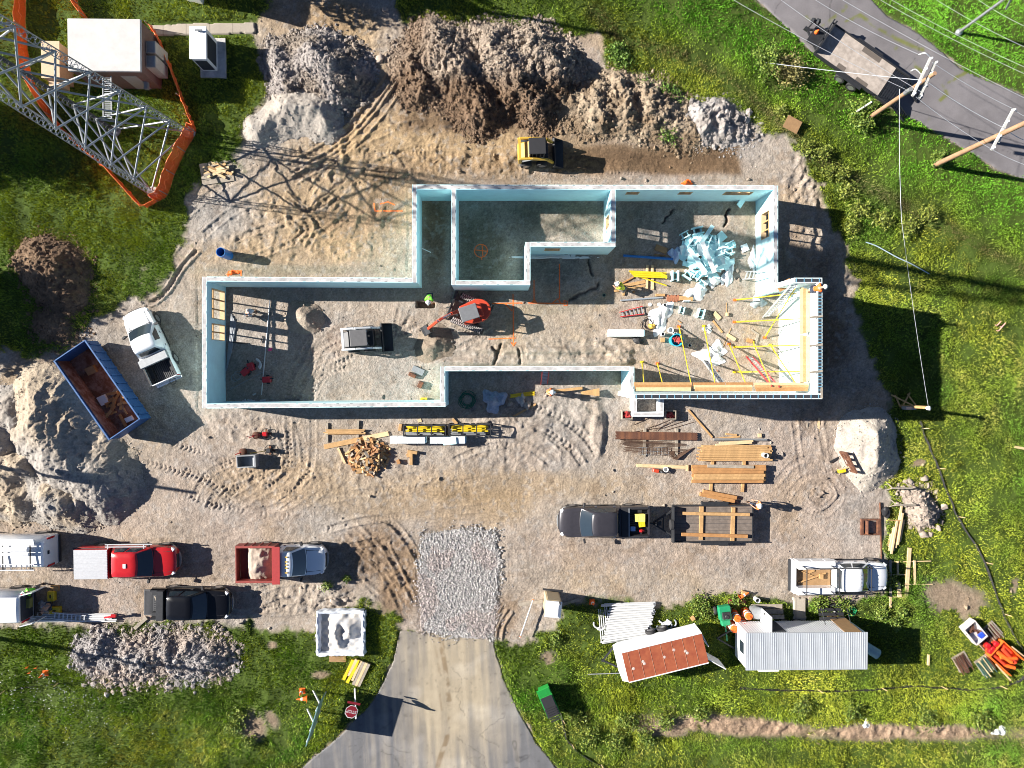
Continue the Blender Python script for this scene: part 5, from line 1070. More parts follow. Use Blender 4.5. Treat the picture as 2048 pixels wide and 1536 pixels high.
# equipment shelter
q = [P(133, 38, 2.95), P(277, 36, 2.95), P(285, 141, 2.95), P(137, 143, 2.95)]; c = sum(q, Vector())/4; c.z = 0
t = thing('equipment_shelter', 'brick equipment shelter with a white flat roof beside the lattice tower', 'shelter', c)
x0, x1 = (q[0].x+q[3].x)/2-c.x, (q[1].x+q[2].x)/2-c.x; y1 = (q[0].y+q[1].y)/2-c.y; y0 = (q[2].y+q[3].y)/2-c.y
k = MB(); k.bx(x0+.06, x1-.06, y0+.06, y1-.06, -.1, 2.75); k.build('brick_wall', mat('brown_brick', (.22, .125, .095), .9, var=.25, scale=14), t)
k = MB(); k.bx(x0, x1, y0, y1, 2.751, 2.95); k.build('roof', mat('dirty_white_roof', (.50, .485, .475), .75, var=.10, scale=1.2), t, bevel=.03)
for yy in (-.85, .05):
    k = MB(); k.bx(x1-.06+.001, x1+.55, y0+.5+yy+.9, y0+1.25+yy+.9, .5, 2.2); a_ = k.build('air_conditioner', mat('beige_cabinet', (.50, .42, .36), .6), t, bevel=.02)
    k = MB(); k.bx(x1+.02, x1+.5, y0+.55+yy+.9, y0+1.2+yy+.9, 2.2, 2.22); k.build('grille', M_galv, a_)
k = MB(); k.bx(x0+2.75, x0+3.7, y0+.03, y0+.058, .05, 2.1); k.build('door', mat('beige_door', (.46, .40, .36), .6), t)
k = MB(); k.bx(x0+3.75, x0+4.0, y0-.4, y0+.058, 1.0, 1.25); k.build('wall_lamp', M_galv, t)
k = MB(); k.bx(x0-.25, x0-.0, y1-1.2, y1-.3, 1.4, 2.2); k.build('vent_hood', M_whiteflat, t)
a = P(203, 150, 2.5); b = P(224, 238, 2.3)
t2 = thing('cable_bridge', 'grey grated cable bridge between the brick shelter and the tower', 'cable bridge', ((a.x+b.x)/2, (a.y+b.y)/2, 0)); hx = (b.x-a.x)/2; hy = (a.y-b.y)/2
k = MB()
for s in (-1, 1): k.bx(s*hx-.03, s*hx+.03, -hy, hy, 2.3, 2.38)
for y in np.arange(-hy, hy, .12): k.bx(-hx, hx, y-.025, y+.025, 2.31, 2.35)
k.build('grating', M_galv, t2)
for y in (-hy+.2,): k = MB(); k.tube((0, y, 0), (0, y, 2.3), .05); k.build('post', M_galv, t2)
# generator and tan cabinet
a = P(379, 53, 2.1); b = P(411, 116, 2.1); c = (a+b)/2; hx = (b.x-a.x)/2; hy = (a.y-b.y)/2
t = thing('generator', 'white standby generator with dark louvres on a slab right of the shelter', 'generator', (c.x, c.y, 0))
k = MB(); k.bx(-hx, hx, -hy, hy, .15, 2.0); k.build('housing', M_whiteflat, t, bevel=.03)
k = MB(); k.bx(-hx-.05, hx+.05, -hy-.05, hy+.05, 2.001, 2.06); k.build('roof', M_white, t, bevel=.02)
k = MB(); k.bx(hx, hx+.02, -hy+.15, hy-.3, .4, 1.8); k.build('side_louvre', M_dark, t)
k = MB(); k.bx(-hx+.12, hx-.1, -hy-.02, -hy-.001, .35, 1.7); k.build('end_louvre', M_dark, t)
k = MB(); k.bx(-hx-.15, hx+.5, -hy-.4, hy+.2, -.1, .14); k.build('slab', M_core, t)
k = MB(); k.tube((.05, hy-.25, 2.0), (.05, hy-.25, 2.25), .07).tube((-.1, hy-.25, 2.2), (.3, hy-.25, 2.2), .06); k.build('exhaust', M_galv, t)
a = P(83, 83, 1.7); b = P(118, 155, 1.7); c = (a+b)/2; hx = (b.x-a.x)/2; hy = (a.y-b.y)/2
t = thing('utility_cabinet', 'tan metal cabinet against the left side of the brick shelter', 'cabinet', (c.x, c.y, 0))
k = MB(); k.bx(-hx, hx, -hy, hy, -.1, 1.66); k.build('housing', mat('tan_cabinet', (.54, .38, .24), .6, var=.1), t, bevel=.02)
k = MB(); k.bx(-hx-.04, hx+.04, -hy-.04, hy+.04, 1.661, 1.7); k.build('lid', mat('tan_cabinet', (.54, .38, .24), .6), t)
k = MB(); k.bx(hx+.001, hx+.03, -.1, .05, .8, 1.0); k.build('handle', M_blk, t)
k = MB(); k.bx(-hx+.1, hx-.1, -hy-.35, -hy-.001, .4, 1.2); k.build('meter_box', mat('tan_cabinet', (.54, .38, .24), .6), t, bevel=.02)
# building at the top edge
a = P(411, 16, 3.4); g0 = P(408, 17); t = thing('white_building', 'corner of a white roofed building at the top left edge', 'building', (g0.x-1.5, g0.y+3.9, 0), R(-15))
k = MB(); k.bx(-2.4, 2.4, -3.2, 3.4, -.1, 3.0); k.build('wall', M_whiteflat, t)
k = MB(); k.loft([[(-2.6, -3.4, 3.1), (2.6, -3.4, 3.1), (2.6, 3.4, 3.1), (-2.6, 3.4, 3.1)], [(-2.6, -3.4, 3.3), (2.6, -3.4, 3.4), (2.6, 3.4, 3.4), (-2.6, 3.4, 3.3)]]); k.build('roof', mat('pale_metal_roof', (.50, .53, .56), .45), t)
k = MB(); k.bx(-2.6, 2.6, -3.5, -3.405, 3.15, 3.3); k.build('gutter', M_white, t)
# poles
M_pole = mat('brown_pole', (.34, .20, .115), .85, var=.25, scale=3)
M_xarm = mat('grey_crossarm', (.46, .46, .44), .7, var=.15)
def pole(label, X, Y, hgt, r=.16, arms=(), cap=True, m=None):
    p = P(X, Y); t = thing('utility_pole', label, 'utility pole', (p.x, p.y, 0))
    k = MB(); k.tube((0, 0, -.2), (0, 0, hgt), r, 12, r*.75); k.build('shaft', m or M_pole, t, True)
    for (xa, ya, xb, yb, z) in arms:
        a = P(xa, ya, z)-p; b = P(xb, yb, z)-p; k = MB(); k.beam(a, b, .12, .14); ar = k.build('crossarm', M_xarm, t)
        for f in (.04, .32, .68, .96):
            q = a.lerp(b, f); k = MB(); k.lathe((q.x, q.y, q.z+.07), [(.03, 0), (.07, .05), (.04, .12), (.06, .17), (.02, .2)], 8); k.build('insulator', M_plasticw, ar, True)
    return t, p
t, p = pole('brown utility pole with double grey crossarms beside the flatbed trailer', 1730, 241, 7.6, .15, [(1861, 116, 1825, 192, 7.25), (1871, 124, 1838, 197, 7.1)])
k = MB(); a = P(1822, 178, 6.3)-p; k.path([a, a+Vector((.0, .0, -.6))], .13, 10); k.build('transformer', M_galv, t, True)
k = MB(); k.path(catmull([P(1838, 109, 7.3)-p, P(1850, 106, 7.6)-p, P(1860, 114, 7.4)-p], 5), .03, 5); k.path(catmull([P(1822, 142, 6.9)-p, P(1832, 139, 7.2)-p, P(1845, 152, 7.0)-p], 5), .03, 5); k.build('bracket', M_plasticw, t)
k = MB(); k.beam(P(1713, 223, .9)-p, P(1744, 203, 1.6)-p, .1, .16); k.build('conduit_guard', M_xarm, t)
t, p = pole('brown utility pole at the right edge rising over the cracked road', 1868, 331, 12.0, .17, [(2027, 218, 1983, 300, 6.4)])
k = MB(); k.beam(P(2020, 230, 6.2)-p, P(1998, 285, 5.6)-p, .06, .06); k.build('brace', M_xarm, t)
t, p = pole('utility pole past the left edge level with the sand heaps', -110, 909, 8.6, .15); 
k = MB(); k.tube((.0, .35, 6.2), (.0, .35, 7.2), .25, 10); k.build('transformer', M_galv, t)
pole('utility pole past the left edge level with the long rubble heap', -80, 1264, 9.2, .15)
pole('utility pole past the top edge above the spoil heaps', 600, -38, 11.0, .16)
p = P(1917, 65); t = thing('street_lamp', 'grey metal lamp post in the grass at the upper right corner', 'street lamp', p)
k = MB(); k.tube((0, 0, -.1), (0, 0, 9), .1, 12, .07); k.build('post', M_galv, t, True)
k = MB(); k.lathe((0, 0, 0), [(.22, -.1), (.22, .12), (.12, .2)], 12); k.build('base', M_galv, t)
k = MB(); k.tube((0, 0, 8.9), (-1.8, .2, 9.3), .05); k.box((-2.1, .23, 9.32), (.8, .3, .14)); k.build('lamp_arm', M_galv, t)
k = MB(); b_ = P(2018, 8, 3.9)-p; k.beam(P(2012, 18, 3.6)-p, P(2024, -6, 5.5)-p, .1, .1); k.build('conduit', M_galv, t)
M_wire = mat('pale_wire', (.48, .50, .53), .5, .3)
WZ = 7.3
def wire(label, pts, r=.018, sag=.25, m=None, name='power_line'):
    q = [P(*a) for a in pts]; out = []
    for i in range(len(q)-1):
        for j in range(8): f = j/8; v = q[i].lerp(q[i+1], f); v.z -= sag*4*f*(1-f); out.append(v)
    out.append(q[-1]); c = out[len(out)//2].copy(); k = MB(); k.path([v-c for v in out], r, 5); o = k.build(name, m or M_wire); o.location = c; return tag(o, label, 'power line', 'overhead wires at upper right')
W_ = [((1440, -16, WZ), (1812, 179, WZ)), ((1530, -24, WZ), (1846, 186, WZ)), ((1600, -20, WZ), (1838, 109, WZ)), ((1630, -33, WZ), (2090, 216, WZ)), ((1720, -24, 8.5), (2090, 166, 8.5)), ((1742, -24, 8.5), (2090, 152, 8.5)), ((1836, -24, 9), (2090, 112, 9)), ((1925, -24, 9), (2090, 70, 9))]
LBL = ['leftmost overhead wire ending at the upper utility pole', 'second overhead wire from the left ending at the crossarm', 'overhead wire crossing the flatbed trailer to the crossarm tip', 'wire passing right of the upper utility pole along the road', 'lower of the close pair of wires above the road verge', 'upper of the close pair of wires above the road verge', 'wire crossing the grey lamp post near its foot', 'wire nearest the upper right corner']
for w_, l_ in zip(W_, LBL): wire(l_, w_, .012)
wire('wire from the upper crossarm tip to the lower pole crossarm, upper side', [(1865, 125, 7.3), (2027, 218, 6.5), (2080, 244, 6.6)], .014, .15)
wire('wire from the upper crossarm foot to the lower pole crossarm, lower side', [(1832, 194, 7.3), (1984, 299, 6.5), (2080, 340, 6.6)], .014, .15)
wire('short wire between the two utility poles along the middle of the arms', [(1850, 160, 7.2), (2008, 256, 6.5), (2080, 292, 6.6)], .018, .2)
wire('white guy wire running left from the upper pole to the bushes', [(1531, 125, .6), (1850, 161, 6.6)], .02, .1)
wire('dashed pale service cable dropping down the right side to the timber post', [(1799, 178, 6.3), (1803, 440, 5.2), (1857, 815, 2.9)], .012, .1)
# ------------------------------------------------------------------ FENCES
M_net = mat('orange_netting', (.80, .10, .015), .6, var=.2, scale=12, alpha=.88)
def safety(label, pts, n=10):
    q = [P(x, y) for x, y in pts]; q = catmull(q, n); c = q[len(q)//2].copy(); t = thing('safety_fence', label, 'safety fence', (c.x, c.y, 0)); Q = [Vector((v.x-c.x, v.y-c.y, gh(v.x, v.y))) for v in q]
    nn = len(Q); m = MB(); vs = []
    def LN(v):
        X_, Y_ = proj(np.array(v.x), np.array(v.y)); return .27 if (X_ > 318 and Y_ > 258) else (-.22 if (Y_ > 260 or X_ > 300) else .1)
    for i, v in enumerate(Q):
        d = (Q[min(i+1, nn-1)]-Q[max(i-1, 0)]).normalized(); nrm = Vector((d.y, -d.x, 0)); wv = .12*math.sin(i*1.3)+.08*math.sin(i*2.9)
        for j in range(5): f = j/4; vs.append(v+Vector((-.85, .5, 0))*(LN(q[i])*f)+nrm*(wv*math.sin(math.pi*f)*.8)+Vector((0, 0, .02+1.0*f+.05*math.sin(i*.9)*f)))
    m.add(vs, [(i*5+j, (i+1)*5+j, (i+1)*5+j+1, i*5+j+1) for i in range(nn-1) for j in range(4)]); m.build('netting', M_net, t, True)
    for f in (0, 2, 4):
        m = MB(); m.path([vs[i*5+f]+Vector((0, 0, .01)) for i in range(nn)], .022 if f else .015, 4); m.build('binding', mat('orange_band', (.85, .2, .05), .5), t)
    for i in range(0, nn, n):
        m = MB(); v = Q[i]; m.tube(v+Vector((0, 0, -.1)), v+Vector((0, 0, 1.15)), .025, 6); m.build('post', M_galv, t)
safety('sagging orange mesh fence looped round the lattice tower and shelter', [(52, -25), (54, 60), (60, 130), (72, 172), (110, 236), (160, 290), (215, 335), (262, 385), (291, 414), (318, 404), (336, 390), (350, 350), (372, 305), (393, 266), (384, 240), (368, 200), (345, 140), (325, 90), (305, 58)])
safety('short piece of orange mesh fence behind the brick shelter', [(152, -20), (158, 10), (178, 40)])
M_silt = mat('black_silt_fabric', (.02, .02, .022), .9)
def silt(label, pts, h_=.12):
    q = catmull([P(x, y) for x, y in pts], 8); c = q[len(q)//2].copy(); t = thing('silt_fence', label, 'silt fence', (c.x, c.y, 0)); Q = [Vector((v.x-c.x, v.y-c.y, gh(v.x, v.y))) for v in q]; m = MB(); vs = []
    for i, v in enumerate(Q):
        d = (Q[min(i+1, len(Q)-1)]-Q[max(i-1, 0)]).normalized(); nr = Vector((-d.y, d.x, 0)); o_ = .08*math.sin(i*.8)
        vs += [v-nr*.03, v+nr*(.03+o_*.3)+Vector((0, 0, h_*.6)), v+nr*(.05+o_*.35)+Vector((0, 0, h_))]
    m.add(vs, [(i*3+j, i*3+3+j, i*3+4+j, i*3+1+j) for i in range(len(Q)-1) for j in range(2)]); m.build('fabric', M_silt, t, True)
    for i in range(4, len(Q), 14):
        m = MB(); m.beam(Q[i]+Vector((.05, .05, -.1)), Q[i]+Vector((.15, .1, .6)), .04, .04); m.build('stake', M_woodl, t)
silt('black silt fence winding down the right side grass', [(1838, 842), (1852, 880), (1868, 920), (1900, 1000), (1915, 1035), (1945, 1085), (1972, 1140), (1998, 1210), (2012, 1245), (2040, 1295), (2055, 1325)])
silt('black silt fence running along the bottom right grass', [(2060, 1335), (2040, 1358), (2010, 1370), (1950, 1378), (1880, 1374), (1820, 1372), (1740, 1377), (1680, 1380), (1580, 1379), (1480, 1376)])
silt('black silt fence across the bottom left grass', [(-15, 1387), (40, 1377), (100, 1369), (160, 1364), (220, 1361), (285, 1357)])
silt('short black silt fence below the green dumpster', [(1120, 1425), (1128, 1460), (1136, 1482), (1165, 1510), (1200, 1530), (1230, 1550)])
# ------------------------------------------------------------------ LOOSE MATERIAL AND TOOLS
M_pvc = mat('white_pvc', (.55, .56, .57), .45, var=.05)
M_greyp2 = mat('grey_conduit', (.27, .30, .34), .5, var=.1)
M_rebar = mat('rusty_rebar', (.10, .055, .035), .85, var=.35, scale=6)
M_plastic = mat('clear_plastic', (.72, .74, .76), .25, spec=.7, var=.1, alpha=.75)
M_brick = mat('clay_brick', (.33, .13, .07), .9, var=.25, scale=8)
M_hiviz = mat('neon_green_cloth', (.22, .78, .06), .85, var=.06)
M_hiyel = mat('neon_yellow_cloth', (.62, .68, .05), .85, var=.06)
def tz(px, py, z): p = P(px, py, z); return p
def ladder(label, a, b, wd, m, n=9, rung=None, w2=None, name='ladder'):
    A = P(*a); B = P(*b); A.z += gh(A.x, A.y) if a[2] < .3 else 0; c = (A+B)/2; t = thing(name, label, 'ladder', c); A = A-c; B = B-c
    d = (B-A); s = d.cross(Vector((0, 0, 1))); s = s.normalized() if s.length > 1e-3 else Vector((0, 1, 0)); w2 = w2 or wd
    for q in (-1, 1): k = MB(); k.beam(A+s*q*wd/2, B+s*q*w2/2, .05, .10, (0, 0, 1)); k.build('rail', m, t)
    for i in range(n):
        f = (i+.6)/n; v = A.lerp(B, f); ww = wd+(w2-wd)*f; k = MB(); k.beam(v-s*ww/2, v+s*ww/2, .07, .04); k.build('rung', rung or M_alu, t)
    return t
M_redl = mat('red_fibreglass', (.50, .035, .04), .45)
ladder('red step ladder lying flat on the sandy floor inside the walls', (1240, 629, .12), (1287, 620, .14), .30, M_redl, 6, None, .52, 'step_ladder')
ladder('aluminium step ladder leaning on the sunlit right wall', (1488, 551, .05), (1541, 549, 2.6), .55, M_alu, 7, None, .4, 'step_ladder')
ladder('long aluminium extension ladder rising to the corner scaffold', (1532, 634, .05), (1588, 569, 5.2), .42, M_alu, 15)
ladder('red extension ladder rising to the south plank walkway', (1500, 714, .05), (1551, 773, 4.9), .45, M_redl, 14)
ladder('thin aluminium ladder rising to the south plank walkway', (1411, 722, .05), (1444, 767, 4.8), .40, M_alu, 13)
ladder('red ladder leaning in the shaded recess of the south wall', (1088, 768, .05), (1091, 744, 2.7), .42, M_redl, 8)
# plank walkways on the tall walls
for i, (x0, x1) in enumerate([(1268, 1384), (1386, 1506), (1508, 1618)]):
    for j, y in enumerate((768.5, 773.5, 778.5)):
        plank('walkway plank on the tall south wall, %s bay, %s row' % (('left', 'middle', 'right')[i], ('inner', 'middle', 'outer')[j]), x0+j*2, y+i*.3, x1-j, y, .235, .05, 4.75+.01*j, [M_wood, M_wood2, M_woodl][(i+j) % 3], 'walkway planks on the tall walls', 'scaffold_plank', 'plank')
for i, (y0, y1) in enumerate([(575, 668), (670, 766)]):
    for j, x in enumerate((1604, 1610, 1616)):
        plank('walkway plank on the tall end wall, %s bay, %s row' % (('far', 'near')[i], ('inner', 'middle', 'outer')[j]), x, y0+j*2, x, y1-j*2, .235, .05, 4.75+.01*j, [M_woodl, M_wood, M_woodl][j], 'walkway planks on the tall walls', 'scaffold_plank', 'plank')
for y, lb in ((633, 'upper'), (690, 'middle'), (743, 'lower')): plank(lb+' grey board laid across the top of the tall end wall', 1619, y+2, 1646, y-1, .12, .05, 5.77, M_woodg, None, 'tie_board', 'board')
plank('short rail board nailed at the foot corner of the tall end wall', 1644, 775, 1644, 797, .12, .05, 5.77, M_woodg, None, 'tie_board', 'board')
plank('orange plywood strip capping the low return wall', 1556, 577, 1583, 563, .5, .03, ZW+.02, M_wood2, None, 'plywood_strip', 'plywood')
def brace(label, a, b):
    A = P(*a); B = P(*b); A.z = gh(A.x, A.y)+.05; t = thing('wall_brace', label, 'wall brace', A, 0, 'yellow braces holding the tall walls'); b_ = B-A
    k = MB(); k.tube((0, 0, 0), b_, .034, 8); k.build('pole', M_yel, t); k = MB(); k.tube(b_*.05, b_*.22, .05, 8); k.build('turnbuckle', M_yel, t)
    k = MB(); k.box((0, 0, -.02), (.22, .16, .04)); k.box((.0, 0, .06), (.06, .1, .12)); k.build('foot_plate', M_orange if len(label) % 2 else M_yel, t)
for lb, a, b in [('uppermost brace running to the tall end wall behind the long ladder', (1470, 600, .05), (1596, 586, 4.2)), ('second brace to the tall end wall, crossing the floor below the ladder foot', (1469, 644, .05), (1612, 637, 4.5)),
                 ('third brace to the tall end wall, beside the clay coloured block', (1470, 694, .05), (1612, 690, 4.5)), ('lowest brace to the tall end wall, above the plank walkway', (1469, 744, .05), (1610, 743, 4.5)),
                 ('slanting brace from the right floor edge up to the corner', (1530, 675, .05), (1590, 577, 4.3)), ('slanting brace from the right floor edge down to the wall corner', (1541, 690, .05), (1592, 768, 4.4)),
                 ('first brace from the left to the tall south wall', (1284, 724, .05), (1288, 766, 4.4)), ('second brace from the left to the tall south wall', (1315, 727, .05), (1325, 766, 4.4)), ('third brace from the left, a long one past the cyan tub', (1358, 653, .05), (1382, 766, 4.4)),
                 ('long brace past the white foam scraps to the tall south wall', (1408, 652, .05), (1430, 766, 4.4)), ('brace beside the red extension ladder on its left', (1458, 688, .05), (1492, 768, 4.4)), ('brace crossing over the red extension ladder', (1506, 684, .05), (1541, 766, 4.4))]:
    brace(lb, a, b)
for i, (z, y) in enumerate([(1.2, 0), (2.6, 0), (4.0, 0)]):
    pass
# bundles of yellow braces on the floor
def bar(label, x0, y0, x1, y1, z, r, m, group=None, name='steel_bar', cat='steel bar', n=8):
    a = P(x0, y0, z); b = P(x1, y1, z); c = (a+b)/2
    c.z = z+gh(c.x, c.y); h_ = (b-a)/2; k = MB(); k.tube(-h_, h_, r, n); o = k.build(name, m, None, n > 6); o.location = c; return tag(o, label, cat, group)
def pipe_(label, x0, y0, x1, y1, z, r, m, group=None, name='pipe', cat='pipe'):
    a = P(x0, y0, z); b = P(x1, y1, z); c = (a+b)/2; c.z = z+gh(c.x, c.y); h_ = (b-a)/2; k = MB(); k.pipe(-h_, h_, r, r*.88, 12); o = k.build(name, m, None, True); o.location = c; return tag(o, label, cat, group)
for i in range(6): bar('yellow brace lying in the bundle on two pale sleepers', 1258+i*2, 542+i*2.2, 1333-(i % 2)*4, 546+i*1.9, .18+.05*(i % 2), .045, M_yel, 'yellow braces bundled on the floor')
for i, (y0, y1) in enumerate([(545, 553), (549, 556)]): o = bar('yellow head plate end of the bundled braces', 1322, y0+1, 1334, y1, .26, .07, M_yel, 'head plates of the bundled braces')
bar('single yellow brace lying askew below the bundle', 1268, 550, 1333, 571, .14, .045, M_yel)
plank('left pale sleeper under the yellow brace bundle', 1295, 530, 1294, 579, .15, .09, .01, M_woodl, None, 'sleeper', 'sleeper'); plank('right pale sleeper under the yellow brace bundle', 1305, 530, 1306, 579, .15, .09, .01, M_woodl, None, 'sleeper', 'sleeper')
bar('long blue pipe lying in shade below the inner wall', 1247, 511, 1346, 518, .10, .085, M_blue, None, 'pipe', 'pipe'); bar('grey steel tube lying across the sandy floor', 1241, 601, 1326, 595, .06, .06, M_greyp2, None, 'pipe', 'pipe')
for lb, x0, y0, x1, y1, w_, h_, m in [
    ('brown plywood tray lying in the building shade', 1311, 494, 1334, 502, .40, .08, M_ply), ('thin brown strip below the plywood tray', 1309, 509, 1332, 511, .07, .04, M_wood2), ('plank beside the yellow vested worker', 1243, 572, 1291, 563, .22, .05, M_wood), ('slanting thin plank above the yellow vested worker', 1245, 566, 1267, 554, .10, .09, M_wood2),
    ('long plank under the shadow of the yellow vested worker', 1228, 582, 1290, 571, .16, .05, M_wood), ('short block left of the grey tube end', 1247, 591, 1249, 580, .14, .12, M_wood), ('tiny block below the yellow vested worker', 1267, 586, 1268, 582, .12, .1, M_wood2), ('plank left of the clay bricks', 1311, 590, 1330, 590, .17, .08, M_wood), ('wide plank right of the clay bricks', 1358, 596, 1386, 597, .28, .12, M_wood),
    ('pale board tilted above the small white bottle', 1428, 625, 1440, 638, .28, .08, M_woodl), ('small upright pale block right of the tilted board', 1455, 625, 1455, 632, .14, .2, M_woodl), ('thin diagonal stick right of the foam scraps', 1426, 641, 1445, 665, .12, .07, M_wood), ('board below the diagonal stick', 1454, 669, 1471, 680, .24, .1, M_woodl), ('orange block at the foot of a brace', 1495, 680, 1506, 683, .26, .2, M_wood2),
    ('dark bar near the right floor edge', 1503, 659, 1518, 670, .12, .06, M_woodg), ('second dark bar near the right floor edge', 1517, 668, 1511, 690, .16, .1, M_woodg), ('small stake near the tall brace', 1356, 641, 1363, 646, .07, .06, M_wood), ('tan carton piece beside the cyan tub', 1322, 680, 1330, 680, .3, .15, M_wood), ('clay piece on the floor near the south walkway', 1430, 742, 1436, 742, .1, .07, M_brick), ('long thin stick beside the foam scraps', 1345, 617, 1440, 623, .03, .03, M_woodg),
    ('thin stick standing out from the small pale block', 1453, 605, 1453, 626, .03, .03, M_wood), ('stick leaning across the tilted board', 1447, 693, 1463, 655, .03, .04, M_wood),
    # recess and south yard
    ('plank lying in the recess at the shadow edge', 1025, 834, 1072, 808, .13, .06, M_wood), ('left post block below the racks', 822, 905, 822, 930, .20, .25, M_wood), ('slanted short plank near the racks', 813, 912, 827, 906, .25, .2, M_wood), ('tan block left of the post block', 795, 920, 798, 928, .2, .25, M_wood2), ('upper plank over the post block', 815, 903, 834, 906, .2, .3, M_wood),
    ('wide plank leaning over the scrap wood heap', 648, 894, 735, 876, .33, .06, M_wood), ('upper wide plank meeting the scrap wood heap', 727, 877, 777, 867, .30, .08, M_woodl), ('grey post under the wide plank', 676, 896, 690, 927, .14, .1, M_woodl), ('thin dark offcut beside the grey post', 696, 903, 705, 892, .1, .05, M_woodg),
    ('left sleeper beneath the pale timber bundle', 654, 846, 654, 885, .15, .1, M_woodg), ('right sleeper beneath the pale timber bundle', 716, 841, 715, 875, .15, .1, M_woodg), ('board stub on the left end of the brace rack', 801, 848, 799, 862, .2, .3, M_wood), ('dark board standing near the wall corner', 905, 838, 922, 822, .18, .06, M_woodg), ('tan board above the right brace rack', 905, 838, 914, 848, .2, .1, M_wood), ('square pale board scrap above the racks', 836, 842, 843, 840, .22, .03, M_woodl),
    ('thin diagonal timber between the rebar and the steel channel', 1377, 820, 1425, 875, .12, .08, M_wood), ('long pale beam below the rebar stack', 1274, 931, 1377, 935, .22, .14, M_woodl), ('stub block at the end of the long pale beam', 1375, 930, 1375, 942, .15, .14, M_woodl), ('upper of the two loose thick beams', 1407, 983, 1474, 996, .24, .25, M_wood2), ('lower of the two loose thick beams', 1401, 989, 1470, 1003, .24, .25, M_wood2),
    ('left sleeper under the lumber stacks', 1426, 920, 1422, 983, .2, .1, M_wood), ('right sleeper under the lumber stacks', 1489, 920, 1485, 984, .2, .1, M_wood), ('short tan strip above the steel channel', 1451, 868, 1474, 870, .12, .09, M_wood), ('thin tan strip left of the steel channel', 1428, 878, 1481, 873, .12, .06, M_wood), ('short board resting at the right end of the steel channel', 1516, 871, 1523, 871, .25, .1, M_woodl),
    ('long thin board lying alone right of the lumber yard', 1641, 822, 1637, 877, .16, .04, M_woodl), ('faint strip left by the long thin board', 1616, 846, 1615, 858, .1, .04, M_woodg),
    # right edge and bottom
    ('long board left in the grass by the truck nose', 1820, 1096, 1813, 1194, .24, .12, M_woodl), ('board right of the long one by the truck nose', 1829, 1121, 1830, 1168, .14, .1, M_woodl), ('dark board under the truck nose', 1780, 1119, 1781, 1191, .15, .08, M_woodg), ('short board between the dark and long boards', 1795, 1122, 1795, 1150, .12, .08, M_woodl), ('stub board with a pale end by the truck nose', 1796, 1165, 1799, 1194, .26, .1, M_woodl), ('board stub sticking below the truck nose', 1781, 1192, 1781, 1215, .15, .08, M_woodl),
    ('thin lath crossing the boards, upper', 1776, 1124, 1862, 1122, .06, .04, M_woodl), ('thin lath crossing the boards, middle', 1776, 1149, 1812, 1149, .06, .04, M_woodl), ('thin lath crossing the boards, lower', 1776, 1193, 1820, 1194, .06, .04, M_woodl), ('lath lying toward the grass by the boards', 1815, 1168, 1864, 1168, .05, .03, M_woodl), ('pale stick at the right edge of the meadow', 2031, 894, 2055, 898, .16, .08, M_woodl),
    ('plywood scrap below the washout box', 658, 1319, 692, 1319, .38, .04, M_ply), ('long board across the portable toilet foot, left', 1038, 1209, 1086, 1203, .24, .05, M_woodg), ('long board across the portable toilet foot, right', 1117, 1212, 1158, 1199, .2, .05, M_woodg), ('rough log end above the rubble heap', 268, 1258, 293, 1236, .22, .12, M_woodg), ('short log in the sparse grass strip', 480, 1150+96, 481, 1248, .1, .1, M_woodg), ('tan post at the end of the office trailer shade', 1857, 1309, 1856, 1330, .12, .15, M_woodl), ('brown wooden block behind the orange barrels', 1484, 1185, 1497, 1189, .25, .25, M_wood), ('timber stub leaning on the rusted trailer', 1383, 1240, 1390, 1236, .2, .3, M_wood)]:
    plank(lb, x0, y0, x1, y1, w_, h_, .01, m)
o = MB().box((0, 0, 0), (1.05, .85, .03)).build('plywood_sheet', M_ply); p = G(1580, 253, .3); o.location = p; o.rotation_euler = (.05, .06, -.45); tag(o, 'weathered plywood square lying in the weeds at upper right', 'plywood')
def stack(label, x0, x1, y0, y1, n, layers, z0, ms, group, jit=5, wd=None, name='plank', ht=.07, slope=0.0):
    for l in range(layers):
        for i in range(n):
            y = y0+(y1-y0)*(i+.5)/n; a = random.uniform(-jit, jit); b = random.uniform(-jit, jit); z = z0+l*ht
            plank(label, x0+a, y+random.uniform(-.6, .6), x1+b, y+slope+random.uniform(-.6, .6), wd or (y1-y0)/n/30*.93, ht*.97, z, random.choice(ms), group, name)
stack('long plank in the ragged upper lumber stack', 1400, 1540, 890, 922, 9, 2, .1, [M_wood, M_wood2, M_wood], 'planks of the upper lumber stack', 7)
stack('loose plank on top of the ragged upper lumber stack', 1432, 1512, 884, 892, 2, 1, .18, [M_wood, M_woodl], 'loose planks above the upper lumber stack', 9, slope=-4)
stack('thick plank in the lower lumber stack', 1386, 1530, 930, 966, 6, 3, .1, [M_wood2, M_wood, M_wood2], 'planks of the lower lumber stack', 3, ht=.12)
plank('grey weathered beam on top of the lower lumber stack', 1415, 932, 1508, 934, .2, .05, .47, M_woodg)
stack('pale timber in the small bundle above the scrap heap', 651, 726, 859, 869, 4, 2, .1, [M_woodl, M_wood], 'timbers of the small pale bundle', 5)
for i in range(7):
    x = 1777+i*4.2; plank('pale plank in the slanted stack by the right grass', x+12-abs(i-3)*2, 1012+abs(i-4)*14, x-2, 1108-abs(i-2)*6, .13, .1, .05+.09*(i % 3), M_woodl, 'pale planks by the right grass')
plank('thin strap over the slanted pale plank stack', 1772, 1040, 1800, 1041, .05, .03, .34, M_wood)
bar('long galvanised channel above the lumber stack', 1428, 879, 1534, 880, .1, .09, M_galv, None, 'steel_channel', 'steel channel', 4)
